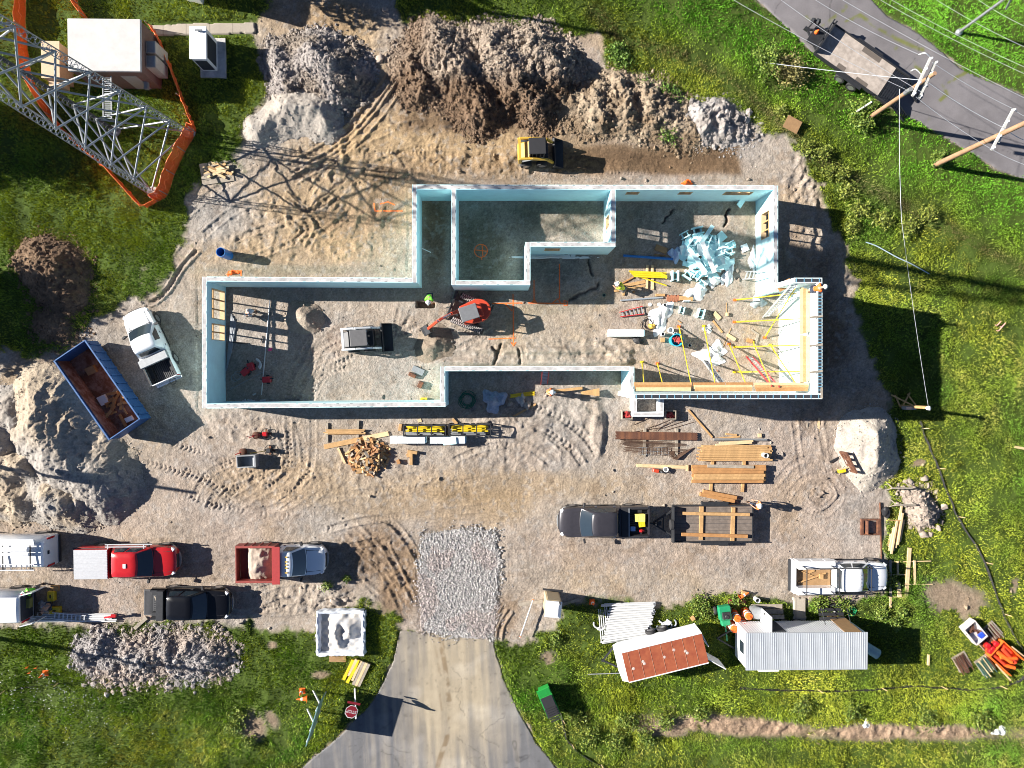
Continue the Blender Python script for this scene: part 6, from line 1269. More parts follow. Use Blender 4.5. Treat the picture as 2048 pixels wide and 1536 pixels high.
# rebar
for i in range(7): bar('rusty steel bar in the thick upper rebar bundle', 1231+i % 3, 864+i*2.2, 1394+(i % 2), 866.5+i*2.2, .16, .045, M_rust, 'bars of the thick rebar bundle')
for i in range(16): bar('thin rusty rebar in the fanned lower bundle', 1238+random.uniform(0, 16), 880+i*1.5, 1375+random.uniform(-40, 12)-i, 884+i*1.9, .14, .018, M_rebar, 'thin rebars of the fanned bundle', n=5)
for i in range(9):
    s_ = -1 if i % 2 else 1; x = 1346+i*.8; k = MB(); c = G(x, 918, .08); q = [P(x-s_*2-14+i, 902, .1)-P(x, 918, .1), Vector((0, 0, .02*i)), P(x+18+i*2, 903-i, .1)-P(x, 918, .1)]; k.path(q, .02, 5); o = k.build('bent_rebar', M_rebar); o.location = c; tag(o, 'bent rusty rebar in the V shaped bunch', 'rebar', 'bent rebars below the rebar stack')
for i in range(8): x, y = 1260+random.uniform(0, 90), 845+random.uniform(-4, 12); bar('thin rebar scattered above the thick rebar bundle', x, y+8, x+random.uniform(25, 60), y-random.uniform(0, 14), .05, .015, M_rebar, 'thin rebars scattered by the rebar stack', n=5)
for x, lb in ((1290, 'left'), (1354, 'right')): plank(lb+' dark sleeper under the rebar stack', x, 857, x-1, 913, .2, .1, .01, M_woodg, None, 'sleeper', 'sleeper')
p = G(1307, 902, .12); t = thing('wire_mesh', 'pale wire mesh panel among the rebar', 'wire mesh', p); k = MB(); [k.tube((-1.0+q*.25, -.25, 0), (-1.0+q*.25, .25, 0), .015, 5) for q in range(9)]; [k.tube((-1.1, y, 0), (1.1, y, 0), .015, 5) for y in (-.25, 0, .25)]; o = k.build('wires', M_galv, t); o['kind'] = 'stuff'
# wood scrap heaps
SC = []
for i in range(5):
    k = MB(); k.box((0, 0, 0), (random.uniform(.3, .62), random.uniform(.10, .24), random.uniform(.05, .09))); o = k.build('wood_offcut', [M_wood, M_wood2, mat('red_brown_wood', (.30, .15, .07), .8, var=.25), M_woodl, M_woodg][i]); SC.append(o)
def heap(protos, n, cx, cy, rx, ry, H, label, cat, group, first=[True], name=None, zz=.05, tilt=.5, sc=(.7, 1.4)):
    c = P(cx, cy)
    for i in range(n):
        r = math.sqrt(random.random())*1.05; a = random.uniform(0, 6.28); o = protos[i % len(protos)]
        if o.get('used'): o = o.copy(); COL.objects.link(o)
        else: o['used'] = 1
        x = c.x+rx*r*math.cos(a); y = c.y+ry*r*math.sin(a); o.location = (x, y, gh(x, y)+zz+H*max(0, 1-r)*random.uniform(.5, 1.05)); o.rotation_euler = (random.uniform(-tilt, tilt), random.uniform(-tilt, tilt), random.uniform(0, 6.28))
        s = random.uniform(*sc); o.scale = (s, random.uniform(.8, 1.2), 1); tag(o, label, cat, group)
    for o in protos:
        if 'used' in o: del o['used']
heap(SC, 150, 737, 912, 1.30, 1.15, .75, 'wood offcut in the big round scrap heap', 'wood offcut', 'offcuts of the round scrap heap')
SC2 = []
for m in (M_wood, M_woodg, M_woodl): SC2.append(MB().box((0, 0, 0), (1.4, .16, .06)).build('scrap_board', m))
heap(SC2, 22, 437, 343, .55, .42, .45, 'broken board in the scrap pile below the tower', 'board', 'broken boards below the tower', tilt=.2, sc=(.6, 1.2))
for o in COL.objects:
    if o.get('group') == 'broken boards below the tower': o.rotation_euler.z = random.uniform(-.5, .5)
o = MB().box((0, 0, 0), (2.1, 1.4, .1)).build('pallet', M_woodg); p = G(434, 345, .05); o.location = p; o.rotation_euler.z = .15; tag(o, 'grey pallet under the scrap pile below the tower', 'pallet')
# foam block heap and plastic
def fblock(m=M_foam):
    k = MB(); k.bx(-.3, .3, -.2, -.13, 0, .38).bx(-.3, .3, .13, .2, 0, .38).bx(-.2, -.17, -.13, .13, .05, .3).bx(.17, .2, -.13, .13, .05, .3); return k.build('foam_block', m)
M_foaml = mat('pale_blue_foam', (.58, .86, .90), .75, var=.06)
fp = [fblock(M_foaml), MB().box((0, 0, 0), (1.25, .36, .07)).build('foam_slab', M_foaml), MB().box((0, 0, 0), (.95, .5, .07)).build('foam_slab', M_foaml), MB().box((0, 0, 0), (.75, .55, .07)).build('foam_slab', M_foaml), MB().box((0, 0, 0), (.8, .45, .09)).build('foam_slab', M_foamw), MB().box((0, 0, .0), (.6, .6, .07)).build('foam_slab', M_foamw), MB().box((0, 0, 0), (.5, .4, .25)).build('foam_slab', M_foaml)]
heap(fp, 74, 1412, 513, 1.45, 1.45, .8, 'pale blue foam form scrap in the big white heap', 'foam scrap', 'foam scraps of the big heap', tilt=.28, zz=.08, sc=(.8, 1.2))
for lb, x0, y0, x1, y1, z in (('long pale foam strip lying on top of the heap, steep one', 1405, 484, 1430, 545, .95), ('long pale foam strip lying on top of the heap, slanted one', 1378, 496, 1412, 545, .85), ('broad foam strip at the top edge of the heap', 1426, 451, 1402, 487, .7)): plank(lb, x0, y0, x1, y1, .26, .09, z, M_foamw if 'steep' in lb else M_foaml, None, 'foam_strip', 'foam strip')
def lay(proto, label, x, y, rz, z=.02, cat='foam block', sc=1.0, rx=0, group=None):
    o = proto.copy(); COL.objects.link(o); o.location = G(x, y, z); o.rotation_euler = (rx, 0, rz); o.scale = (sc, sc, sc); return tag(o, label, cat, group)
for lb, x, y, rz, s in [('foam block left of the heap near the shade edge', 1368, 471, .5, 1.0), ('long hollow foam block above the heap', 1393, 463, .2, 1.2), ('foam block set apart right of the heap', 1458, 491, .5, 1.0), ('upright foam form pair right of the yellow braces', 1348, 553, 1.57, 1.15), ('foam block left below the heap', 1374, 551, -.5, 1.1), ('foam block among plastic right of the heap', 1446, 512, -.5, 1.0), ('foam block beside the white sheet at lower heap edge', 1402, 569, -.6, 1.0), ('hollow foam block near the floor middle', 1399, 628, 1.3, 1.1), ('thin foam form end piece standing on the floor', 1362, 621, 1.3, .8)]:
    lay(fp[0], lb, x, y, rz, .02, 'foam block', s)
lay(fp[5], 'square white foam sheet lying right of the heap', 1489, 496, .4, .05, 'foam slab', .8); lay(fp[5], 'white foam sheet upright below the wide plank', 1371, 603, 0, .25, 'foam slab', .7, 1.4); lay(fp[2], 'cyan foam form scrap at the top right inner corner', 1481, 404, 1.0, .3, 'foam slab', .9, .6)
def sheet_pl(label, x, y, rx, ry, rz=0, h_=.25, m=None, z=0):
    k = MB(); sd_ = random.uniform(0, 99)
    def fn(u, v):
        a = 2*math.pi*u; r = v*(1+.25*math.sin(3*a+sd_)+.12*math.sin(7*a+sd_)); X, Y = r*rx*math.cos(a), r*ry*math.sin(a)
        return (X, Y, max(.02, h_*(1-v*v)*(.6+.5*math.sin(X*7+sd_)*math.cos(Y*6))+.10*abs(math.sin(X*13+Y*9+sd_))*(1-v)+.04*math.sin(17*X+5*Y+sd_)))
    k.grid(fn, 30, 8); o = k.build('plastic_sheet', m or M_plasticw, None, True, ang=70); o.location = G(x, y, z); o.rotation_euler.z = rz; return tag(o, label, 'plastic sheet')
sheet_pl('long crumpled plastic beside the foam heap', 1456, 550, .35, .85, -.35, .22); sheet_pl('crumpled clear plastic below the foam heap', 1428, 562, .45, .4, 0, .3); sheet_pl('bunched white plastic left below the heap', 1394, 583, .95, .5, .6, .3); sheet_pl('bluish plastic bag at the left heap edge', 1350, 509, .4, .5, 0, .3, mat('bluish_plastic', (.5, .6, .78), .35, var=.1))
sheet_pl('white plastic sheet crumpled on the floor by the hose', 1321, 635, .65, 1.15, -.5, .22); sheet_pl('white plastic and foam bundle under the long brace', 1421, 711, 1.0, .55, -.15, .28); sheet_pl('small white plastic above that bundle', 1435, 698, .55, .5, 0, .2); sheet_pl('scrap of plastic near a brace foot', 1415, 658, .3, .25, 0, .15)
sheet_pl('blue grey tarp covering a load in the recess', 988, 801, .75, .75, .6, .6, mat('blue_grey_film', (.30, .36, .46), .35, var=.25)); sheet_pl('pale sack beside the yellow braces in the recess', 1042, 799, .32, .4, 0, .4, mat('pale_sack', (.42, .40, .38), .7)); sheet_pl('grey bag in the pit at the low return wall', 1516, 603, .5, .45, 0, .5, mat('grey_bag', (.33, .38, .40), .5)); sheet_pl('shiny film left along the right wall foot', 1505, 520, .25, .8, 0, .12, M_plastic); sheet_pl('white scraps left under the inner wall', 1105, 513, 2.6, .18, 0, .06, M_plasticw)
sheet_pl('white plastic scrap at the end of the dirt ditch', 1998, 1461, .5, .3, .2, .2); sheet_pl('small white litter in the middle of the dirt ditch', 1732, 1448, .22, .3, 0, .1)
# white foam stacks
def foam_stack(label, x0, x1, y0, y1, h_, m=M_foamw):
    a = P(x0, y0, h_); b = P(x1, y1, h_); c = (a+b)/2; t = thing('foam_stack', label, 'foam stack', (c.x, c.y, gh(c.x, c.y))); W = (b.x-a.x)/2; D = (a.y-b.y)/2
    k = MB(); k.bx(-W, W, -D, D, -.05, h_); k.build('form_pack', m, t, bevel=.01)
    k = MB(); [k.bx(x-.02, x+.02, -D-.005, D+.005, -.05, h_+.006) for x in (-W*.6, 0, W*.6)]; k.build('strap', M_plasticw, t); t.children[-1]['kind'] = 'stuff'
    k = MB(); k.bx(W, W+.06, -D*.9, D*.9, 0, h_*.95); k.build('end_cap', M_foam, t); return t
foam_stack('white foam form pack left in front of the brace racks', 780, 850, 873, 887, .75); foam_stack('white foam form pack right in front of the brace racks', 860, 930, 873, 887, .75); foam_stack('long white foam pack lying on the sandy floor', 1217, 1288, 659, 673, .55)
lay(fp[2], 'blue foam board across the right foam pack', 901, 880, .1, .80, 'foam slab', .9)
# racks with yellow braces
def rack(label, x0, x1, y0, y1, h_=.9):
    a = P(x0, y0, h_); b = P(x1, y1, h_); c = (a+b)/2; t = thing('brace_rack', label, 'brace rack', (c.x, c.y, gh(c.x, c.y))); W = (b.x-a.x)/2; D = (a.y-b.y)/2; k = MB(); r_ = .035
    for y in (-D, D):
        for z in (.1, h_): k.bx(-W, W, y-r_, y+r_, z-r_, z+r_)
    k.build('long_rail', M_blkm, t); k = MB()
    for x in (-W, -W*.33, W*.33, W):
        for z in (.1, h_): k.bx(x-r_, x+r_, -D+r_, D-r_, z-r_, z+r_)
        for y in (-D, D): k.bx(x-r_, x+r_, y-r_, y+r_, .1+r_, h_-r_)
    k.build('cross_frame', M_blkm, t)
    for i in range(9):
        k = MB(); k.tube((-W*.93+random.uniform(0, .2), 0, 0), (W*.93-random.uniform(0, .25), 0, 0), .05, 8); o = k.build('steel_brace', M_yel); yy = -D*.25+D*1.1*(i % 5)/5+random.uniform(-.03, .03); o.location = (c.x, c.y+yy, .25+.13*(i//5)+.25*(i % 2)+gh(c.x, c.y)); o.rotation_euler.z = random.uniform(-.02, .02); tag(o, 'yellow brace stored in the %s black rack' % ('left' if x0 < 850 else 'right'), 'brace', 'yellow braces in the %s rack' % ('left' if x0 < 850 else 'right'))
    for i in range(4):
        k = MB(); k.bx(-W*.95, W*.95-random.uniform(0, .5), -.05, .05, -.03, .03); o = k.build('steel_channel', M_galv); o.location = (c.x, c.y-D*.85+.1*i, .3+.1*(i % 2)); tag(o, 'grey channel stored in the %s black rack' % ('left' if x0 < 850 else 'right'), 'channel', 'grey channels in the %s rack' % ('left' if x0 < 850 else 'right'))
rack('black steel rack of yellow braces, the left of two', 807, 891, 851, 872); rack('black steel rack of yellow braces, the right of two', 898, 981, 849, 871)
for i in range(5): bar('yellow brace bundled on the ground in the recess', 1019+random.uniform(0, 3), 790+i*1.2, 1069, 783+i*1.8, .08+.04*(i % 2), .04, M_yel, 'yellow braces in the recess')
for i in range(11):
    x0 = 1102+random.uniform(-3, 3); plank('tan board in the loose fan of boards in the recess', x0+ (60 if i > 4 else 0), 782+i*.5, 1165+(i-5)*0+(34 if i > 4 else 0), 778+(i-5)*(2.6 if i > 4 else .6), .11, .05, .05+.05*i, M_wood, 'loose boards in the recess')
def coil(label, x, y, r, m, n=5, tr=.02, name='hose_coil', cat='hose'):
    k = MB(); pts = []
    for i in range(n*14): a = i*2*math.pi/14; q = r*(1+.22*math.sin(i*.37)); pts.append((q*math.cos(a)+.08*math.sin(i*.21), q*math.sin(a)+.08*math.cos(i*.17), .03+.004*(i % 9)))
    k.path(pts, tr, 5); o = k.build(name, m, None, True); o.location = G(x, y, .02); return tag(o, label, cat)
M_hoseg = mat('green_hose', (.02, .34, .12), .5)
coil('tangled dark green hose in the shaded recess', 935, 800, .45, mat('dark_green_hose', (.02, .12, .07), .5), 8); coil('bright green hose coil behind the plywood sheet', 1703, 1223, .22, M_hoseg, 8); coil('black hose coil with a pump beside the white plastic', 1296, 648, .36, M_blk, 3); coil('wire coil on the shaded floor at left', 475, 753, .25, M_greyp2, 2)
o = MB().blob((0, 0, 0), .2, (1, 1, .8), .35, 2).blob((.15, .1, .1), .1, (1, 1, 1), .2).build('pump', M_cat); o.location = G(1302, 653, .15); tag(o, 'small yellow and black pump inside the black hose coil', 'pump')
o = MB().blob((0, 0, 0), .27, (1.2, 1, .8), .4, 2).build('black_bag', M_blk); o.location = G(1275, 681, .15); tag(o, 'black bag below the long white foam pack', 'bag'); o = MB().blob((0, 0, 0), .3, (.9, 1.2, .8), .4, 2).build('black_bag', M_blk); o.location = G(1768, 1023, .18); tag(o, 'black rubbish bag at the right yard edge by the rail', 'bag')
# round things
def tub(label, x, y, r, h_, m, inner=None, name='bucket', cat='bucket', items=None):
    t = thing(name, label, cat, G(x, y, 0)); k = MB(); k.lathe((0, 0, 0), [(r*.88, -.03), (r, h_), (r+.015, h_+.01), (r*.93, h_+.005), (r*.8, .05), (.01, .04)], 18); k.build('shell', m, t, True)
    k = MB(); k.pipe((0, 0, h_-.06), (0, 0, h_), r+.03, r+.005, 18); k.build('rim', m, t); return t
tt = tub('cyan plastic tub full of red clamps on the floor', 1348, 681, .40, .85, mat('cyan_plastic', (.04, .42, .58), .5), name='tub', cat='tub'); c0 = Vector(tt.location)
for i in range(14): k = MB(); k.box((0, 0, 0), (.3, .07, .06)); k.box((.12, .05, 0), (.06, .14, .05)); o = k.build('clamp', mat('red_clamp', (.42, .05, .045), .5)); a = random.uniform(0, 6.28); r = random.uniform(0, .22); o.location = (c0.x+r*math.cos(a), c0.y+r*math.sin(a), .68+.03*i*.6); o.rotation_euler = (random.uniform(-.5, .5), random.uniform(-.5, .5), random.uniform(0, 6)); tag(o, 'red clamp thrown into the cyan tub', 'clamp', 'red clamps in the cyan tub')
for lb, x, y, r, h_, m in [('white bucket beside the cyan tub, its upper neighbour', 1339, 661, .17, .38, M_plasticw), ('white bucket at the end of the saw', 1330, 938, .15, .3, M_plasticw), ('white bucket behind the plywood sheet', 1671, 1222, .16, .35, M_plasticw)]: tub(lb, x, y, r, h_, m)
def upipe(label, x, y, r, h_, m, top=None, name='standing_pipe', cat='pipe'):
    a = G(x, y, -.05); k = MB(); k.pipe((0, 0, 0), (0, 0, h_), r, r*.82, 16); o = k.build(name, m, None, True); o.location = a; d = MB(); d.lathe((0, 0, .1), [(r*.81, 0), (.01, .01)], 12); c = d.build('pipe_bore_shade', M_dark, o); return tag(o, label, cat)  # dark disc inside the pipe paints the shade down its bore
for lb, x, y, r, h_, m in [('white pipe stub standing near the two white lids', 1327, 611, .11, .55, M_pvc), ('grey pipe stub left above the cyan tub', 1323, 669, .12, .55, M_pvc), ('grey pipe stub right above the cyan tub', 1348, 668, .11, .5, M_pvc), ('pipe stub in the shadow of the cyan tub', 1378, 691, .12, .25, M_pvc), ('green rimmed floor drain pipe at the shade edge', 1208, 590.5, .11, .12, mat('drain_green', (.10, .28, .20), .5)), ('white pipe standing on the upper lumber stack end', 1525, 909, .17, .7, M_pvc), ('white pipe ring behind the orange barrels', 1511, 1197, .17, .5, M_pvc)]: upipe(lb, x, y, r, h_, m)
for x, lb in ((1300, 'left'), (1318, 'right')): k = MB(); k.lathe((0, 0, 0), [(.12, 0), (.12, .03), (.09, .04)], 16); o = k.build('plastic_disc', M_plasticw); o.location = G(x, 609, .01); tag(o, lb+' white round lid on the sandy floor', 'lid')
# big upright blue pipe, culvert pipe
a = P(458, 511); b = P(441, 504, 1.25); k = MB(); k.pipe((0, 0, -.1), b-a, .30, .27, 20); o = k.build('upright_pipe', M_blue, None, True); o.location = a; tag(o, 'big blue pipe standing upright in the bare ground', 'pipe'); k = MB(); q = (b-a)*.25; k.lathe((q.x, q.y, q.z), [(.27, 0), (.01, .01)], 16); k.build('pipe_bore_shade', M_dark, o)  # the dark disc partway up is painted shade inside the pipe
a = P(1737, 1297, .35); b = P(1752, 1306, .35); k = MB(); k.pipe((a-b)*1.0, (b-a)*.6+Vector((0, 0, .15)), .34, .29, 18); o = k.build('culvert_pipe', mat('pale_teal_concrete', (.30, .42, .42), .8), None, True); o.location = (a+b)/2; tag(o, 'pale teal culvert pipe in the shade of the office trailer', 'pipe')
# barrels, cones, compressor
M_wstripe = mat('reflective_white', (.75, .74, .72), .5)
def barrel(label, x, y, h_=.95, r=.28, tip=None):
    p = G(x, y, 0); t = thing('traffic_barrel', label, 'traffic barrel', p, random.uniform(0, 3), 'orange traffic barrels')
    k = MB(); k.lathe((0, 0, 0), [(r+.06, 0), (r+.06, .05), (r, .06), (r, .3), (r*.95, .32), (r*.93, .6), (r*.88, .62), (r*.85, h_-.05), (r*.75, h_)], 18); k.build('shell', M_orange, t, True, ang=30)
    for z in (.36, .66): k = MB(); k.lathe((0, 0, z), [(r*.965, 0), (r*.95, .12)], 18); k.build('stripe', M_wstripe, t, True)
    k = MB(); k.bx(-.1, .1, -.03, .03, h_, h_+.08); k.build('handle', M_orange, t)
for lb, x, y in (('orange barrel uppermost left of the grey bin', 1466, 1228), ('orange barrel right, touching the grey bin', 1489, 1224), ('orange barrel in the middle of the group', 1482, 1244), ('orange barrel lowest, nearest the rusted trailer', 1460, 1249)): barrel(lb, x, y)
t = tub('grey round bin behind the orange barrels', 1507, 1218, .38, .9, M_galv, name='round_bin', cat='bin'); k = MB(); k.lathe((0, 0, .9), [(.40, 0), (.40, .04), (.3, .07), (.05, .08)], 20); k.build('lid', M_galv, t, True)
def cone(label, x, y, lying=None, h_=.7):
    t = thing('traffic_cone', label, 'traffic cone', G(x, y, 0.03), 0, 'traffic cones'); T_ = Matrix.Identity(4)
    if lying is not None: T_ = Matrix.Rotation(lying, 4, 'Z') @ Matrix.Rotation(R(80), 4, 'Y'); t.location.z += .17
    k = MB(); k.T = T_; k.lathe((0, 0, 0), [(.15, .03), (.03, h_)], 14); k.build('cone', M_orange, t, True); k = MB(); k.T = T_; k.bx(-.19, .19, -.19, .19, 0, .03); k.build('base', M_orange, t); k = MB(); k.T = T_; k.lathe((0, 0, 0), [(.108, h_*.42), (.083, h_*.60)], 14); k.build('stripe', M_wstripe, t, True)
cone('orange cone standing in the grass above the sign, upper of two', 605, 1381); cone('orange cone tipped over above the sign, lower of two', 616, 1394, math.pi); cone('orange and white cone in the grass at far left', 93, 1345); cone('faded cone in the shade right of the portable toilet', 1184, 1203); cone('orange cone knocked over behind the barrels', 1477, 1193, .6)
for x, y in ((60, 1330), (64, 1341), (78, 1331)): k = MB(); k.beam((0, 0, 0), (.12, .05, .5), .03, .01); k.box((.13, .05, .45), (.16, .02, .1)); o = k.build('survey_flag', M_orange); o.location = G(x, y, 0); tag(o, 'small orange survey flag in the grass at far left', 'flag', 'orange survey flags at far left')
for x, y in ((1993, 651), (2003, 654), (1996, 662)): k = MB(); k.tube((0, 0, 0), (-.45, 0, .45), .03, 6).tube((0, 0, 0), (-.05, .25, .4), .03, 6); o = k.build('survey_stake', mat('pink_stake', (.75, .38, .38), .6)); o.location = G(x, y, .05); tag(o, 'pink stake pair in the grass at the far right', 'stake', 'pink stakes at the far right')
# green towable compressor
t = thing('towable_mixer', 'green towable machine with a black motor left of the orange barrels', 'machine', G(1443, 1222, 0), R(-82)); M_gr = mat('machine_green', (.015, .25, .11), .45)
k = MB(); k.bx(-.6, .35, -.4, .4, .5, .95); k.build('housing', M_gr, t, bevel=.06, seg=2); k = MB(); k.bx(.35, .75, -.3, .3, .45, .85); k.build('front_housing', M_gr, t, bevel=.05); k = MB(); k.bx(-.25, .2, -.25, .25, .95, 1.15); k.lathe((0, 0, 1.15), [(.14, 0), (.12, .1)], 10); k.build('motor', M_blk, t, bevel=.03)
k = MB(); k.beam((.7, 0, .5), (1.9, 0, .45), .09, .1); k.build('tongue', M_gr, t)
for s in (-1, 1): wheel(t, -.2, s*.5, .28, .16)
for i in range(3): bar('dark red pipe behind the orange barrels', 1456, 1199+i*3, 1490, 1201+i*2, .1, .06, mat('dark_red_pipe', (.22, .02, .04), .5), 'dark red pipes behind the barrels')
# PVC conduit bundle
for i in range(46):
    y = 1206+i*1.62; sk = -.08*(i-10) if i > 10 else 0; x0 = 1222-i*.42+random.uniform(-4, 5)+(-18 if i < 3 else 0); x1 = 1312-i*.35+random.uniform(-6, 3); pipe_('long white conduit in the spread bundle above the rusted trailer', x0, y+2+i*.13, x1, y-1.5-i*.11, .08+.09*((i*7) % 3), .055, M_pvc, 'white conduits of the spread bundle', 'conduit', 'conduit')
for i in range(5): pipe_('white conduit lying crosswise left of the spread bundle', 1197+i*4, 1218-i*1.5, 1203+i*3.2, 1285-i*12, .07, .04, M_pvc, 'crosswise white conduits')
def elbow(label, x, y, r, rz, group, m=M_pvc):
    k = MB(); k.path([(r*math.cos(a), r*math.sin(a), .07) for a in np.linspace(0, math.pi*.75, 9)], .06, 8); o = k.build('conduit_elbow', m, None, True); o.location = G(x, y, .02); o.rotation_euler.z = rz; return tag(o, label, 'conduit elbow', group)
for i in range(4): elbow('white conduit elbow right of the spread bundle', 1326+i*2.3, 1236+i*1.5, .32, -2.6, 'white conduit elbows')
for i in range(6): elbow('grey conduit elbow beside the rusted trailer', 1300+i*9, 1256-(i % 3)*5, .25, 3.5+i*.3, 'grey conduit elbows', M_greyp2)
for i in range(2): elbow('white conduit elbow left of the spread bundle', 1196+i*5, 1246+i*4, .3, 2.8+i, 'white elbows left of the bundle')
# concrete washout box
q = [P(636, 1226, .6), P(727, 1224, .6), P(724, 1310, .6), P(634, 1311, .6)]; c = sum(q, Vector())/4; c.z = 0; t = thing('washout_box', 'plastic lined concrete washout box full of grey lumps', 'washout box', c); hx = (q[1].x-q[0].x)/2; hy = (q[0].y-q[3].y)/2
def wr(k, x0, x1, y0, y1):
    def fn(u, v): X = x0+(x1-x0)*u; Y = y0+(y1-y0)*u; return (X, Y, 0)
for x0, y0, x1, y1 in ((-hx, hy, hx, hy), (hx, hy, hx, -hy), (hx, -hy, -hx, -hy), (-hx, -hy, -hx, hy)):
    k = MB(); d = Vector((x1-x0, y1-y0, 0)); L = d.length; d.normalize(); n_ = Vector((d.y, -d.x, 0)); prof = [(-.24, 0), (-.15, .3), (-.11, .52), (0, .58), (.10, .52), (.12, .1)]
    def fn(u, v):
        f = v*(len(prof)-1); i = min(int(f), len(prof)-2); a = prof[i]; b = prof[i+1]; e = f-i; o_ = a[0]+(b[0]-a[0])*e; z = a[1]+(b[1]-a[1])*e
        w_ = .035*math.sin(u*13+v*9+x0*3)*math.sin(u*7.3+y0)+.025*math.sin(u*41-v*17+y0*5)*math.sin(u*11); p_ = Vector((x0, y0, 0))+d*(u*(L+.1)-.05)-n_*(o_+w_); return (p_.x, p_.y, z+w_*.6)
    k.grid(fn, 46, 10); k.build('liner_wall', mat('white_liner', (.62, .66, .72), .35, var=.08, scale=3), t, True, ang=50)
def fl(u, v):
    x = -hx+.1+u*(2*hx-.2); y = -hy+.1+v*(2*hy-.2); z = .22
    for cx_, cy_, r, h_ in ((-.35, .0, .3, .4), (-.3, -.45, .28, .3), (-.35, .4, .3, .35), (.5, .3, .35, .35), (.65, -.1, .3, .4), (.25, -.25, .25, .25), (0, .75, .5, .3), (-.1, -.8, .3, .25), (.8, .7, .4, .2)): z += h_*math.exp(-(((x-cx_)**2+(y-cy_)**2)/r**2)**1.6)
    return (x, y, z+.03*math.sin(x*9)*math.cos(y*11)+.02*float(vnoise(np.array([x*9.]), np.array([y*9.]), 5)[0]))
k = MB(); k.grid(fl, 40, 40); k.build('concrete_slurry', mat('pale_slurry', (.55, .51, .46), .8, var=.12, scale=2, col2=(.42, .43, .45)), t, True)
for i, (x0, y0, x1, y1, m) in enumerate([(706, 1320, 687, 1360, M_yel), (713, 1319, 696, 1352, M_woodl), (719, 1321, 694, 1366, M_yel), (722, 1322, 705, 1362, M_woodl), (727, 1324, 706, 1370, M_woodg), (733, 1326, 712, 1372, M_woodl), (738, 1328, 717, 1373, M_woodg)]):
    plank(['yellow beam leftmost below the washout box', 'short pale board between the two yellow beams', 'yellow beam right of the short pale board', 'pale board right of the yellow beams', 'grey board in the middle of the slanted row', 'pale board near the right end of the slanted row', 'wide grey board at the right end of the slanted row'][i], x0, y0, x1, y1, .2, .14, .03, m)
# portable toilet
a = P(1101, 1213, 2.2); b0 = P(1101, 1192); c = P(1102, 1198); t = thing('portable_toilet', 'tan portable toilet with a white roof at the driveway mouth', 'portable toilet', (c.x, c.y, 0), R(-6)); M_tan = mat('tan_plastic', (.50, .40, .25), .5, var=.05)
k = MB(); k.bx(-.5, .5, -.52, .52, .0, 2.05); k.build('cabin', M_tan, t, bevel=.06, seg=2)
k = MB(); k.loft([[(-.52, -.54, 2.05), (.52, -.54, 2.05), (.52, .54, 2.05), (-.52, .54, 2.05)], [(-.52, -.54, 2.10), (.52, -.54, 2.10), (.52, .54, 2.10), (-.52, .54, 2.10)], [(-.3, -.32, 2.3), (.3, -.32, 2.3), (.3, .32, 2.3), (-.3, .32, 2.3)]]); k.build('roof', M_plasticw, t, bevel=.03)
k = MB(); k.bx(-.4, .4, .521, .55, .15, 1.95); k.build('door', M_tan, t, bevel=.01); k = MB(); k.tube((.35, .5, 2.0), (.35, .5, 2.45), .05); k.build('vent_pipe', M_blk, t); k = MB(); k.bx(-.5, .5, -.55, .55, -.1, -.0); k.bx(-.62, .62, .55, .68, -.08, .05); k.build('skid_base', M_blk, t)
a = P(1067, 1197, .5); b = P(1040, 1276, .5); k = MB(); k.tube((a-b)/2, (b-a)/2, .045, 8); o = k.build('striped_pole', M_pvc, None, True); o.location = (a+b)/2; tag(o, 'white pole propped across the bare ground beside the toilet', 'pole'); k = MB(); [k.tube((a-b)/2*f, (a-b)/2*(f-.06), .048, 8) for f in (.98, -.9)]; k.build('pole_end', M_orange, o)
# STOP sign and site sign
def text(body, size, m, parent, M_, name='lettering'):
    c_ = bpy.data.curves.new(name, 'FONT'); c_.body = body; c_.size = size; c_.align_x = 'CENTER'; c_.align_y = 'CENTER'; c_.extrude = .004; o = bpy.data.objects.new(name, c_); COL.objects.link(o); dg = bpy.context.evaluated_depsgraph_get()
    me = bpy.data.meshes.new_from_object(o.evaluated_get(dg)); bpy.data.objects.remove(o); me.materials.clear(); me.materials.append(m); o = bpy.data.objects.new(name, me); COL.objects.link(o); o.parent = parent; o.matrix_local = M_; return o
p = G(709, 1375, 0); t = thing('stop_sign', 'maroon stop sign tilted on a leaning white post by the driveway', 'road sign', p)
pt = P(712, 1437, 2.5)-p; pt.z = 2.5; k = MB(); k.beam((0, 0, -.1), pt, .10, .05); k.build('post', mat('peeling_white_post', (.62, .62, .63), .7, col2=(.2, .2, .2), lo=.55, hi=.62, scale=9), t)
sc_ = P(703, 1423, 2.2)-p; sc_.z = 2.2; Ms = Matrix.Translation(sc_) @ Matrix.Rotation(R(-12), 4, 'Z') @ Matrix.Rotation(R(-48), 4, 'X') @ Matrix.Rotation(R(180), 4, 'Z')
k = MB(); k.T = Ms; k.prism([(.42*math.cos(R(22.5+45*i)), .42*math.sin(R(22.5+45*i))) for i in range(8)], -.02, .0); pl_ = k.build('sign_plate', mat('sign_white', (.7, .7, .7), .5), t); k = MB(); k.T = Ms; k.prism([(.38*math.cos(R(22.5+45*i)), .38*math.sin(R(22.5+45*i))) for i in range(8)], .001, .005); k.build('red_face', mat('sign_maroon', (.22, .01, .02), .5), t); text('STOP', .27, mat('sign_white', (.7, .7, .7), .5), t, Ms @ Matrix.Translation((0, 0, .008)))
k = MB(); k.T = Ms; k.bx(-.42, .42, -.62, -.48, -.02, .0); k.build('small_plate', mat('sign_maroon', (.22, .01, .02), .5), t)
t = thing('site_sign', 'tall site sign board on posts beside the driveway, seen edge on', 'sign', G(604, 1410, 0)); p0 = Vector(t.location)
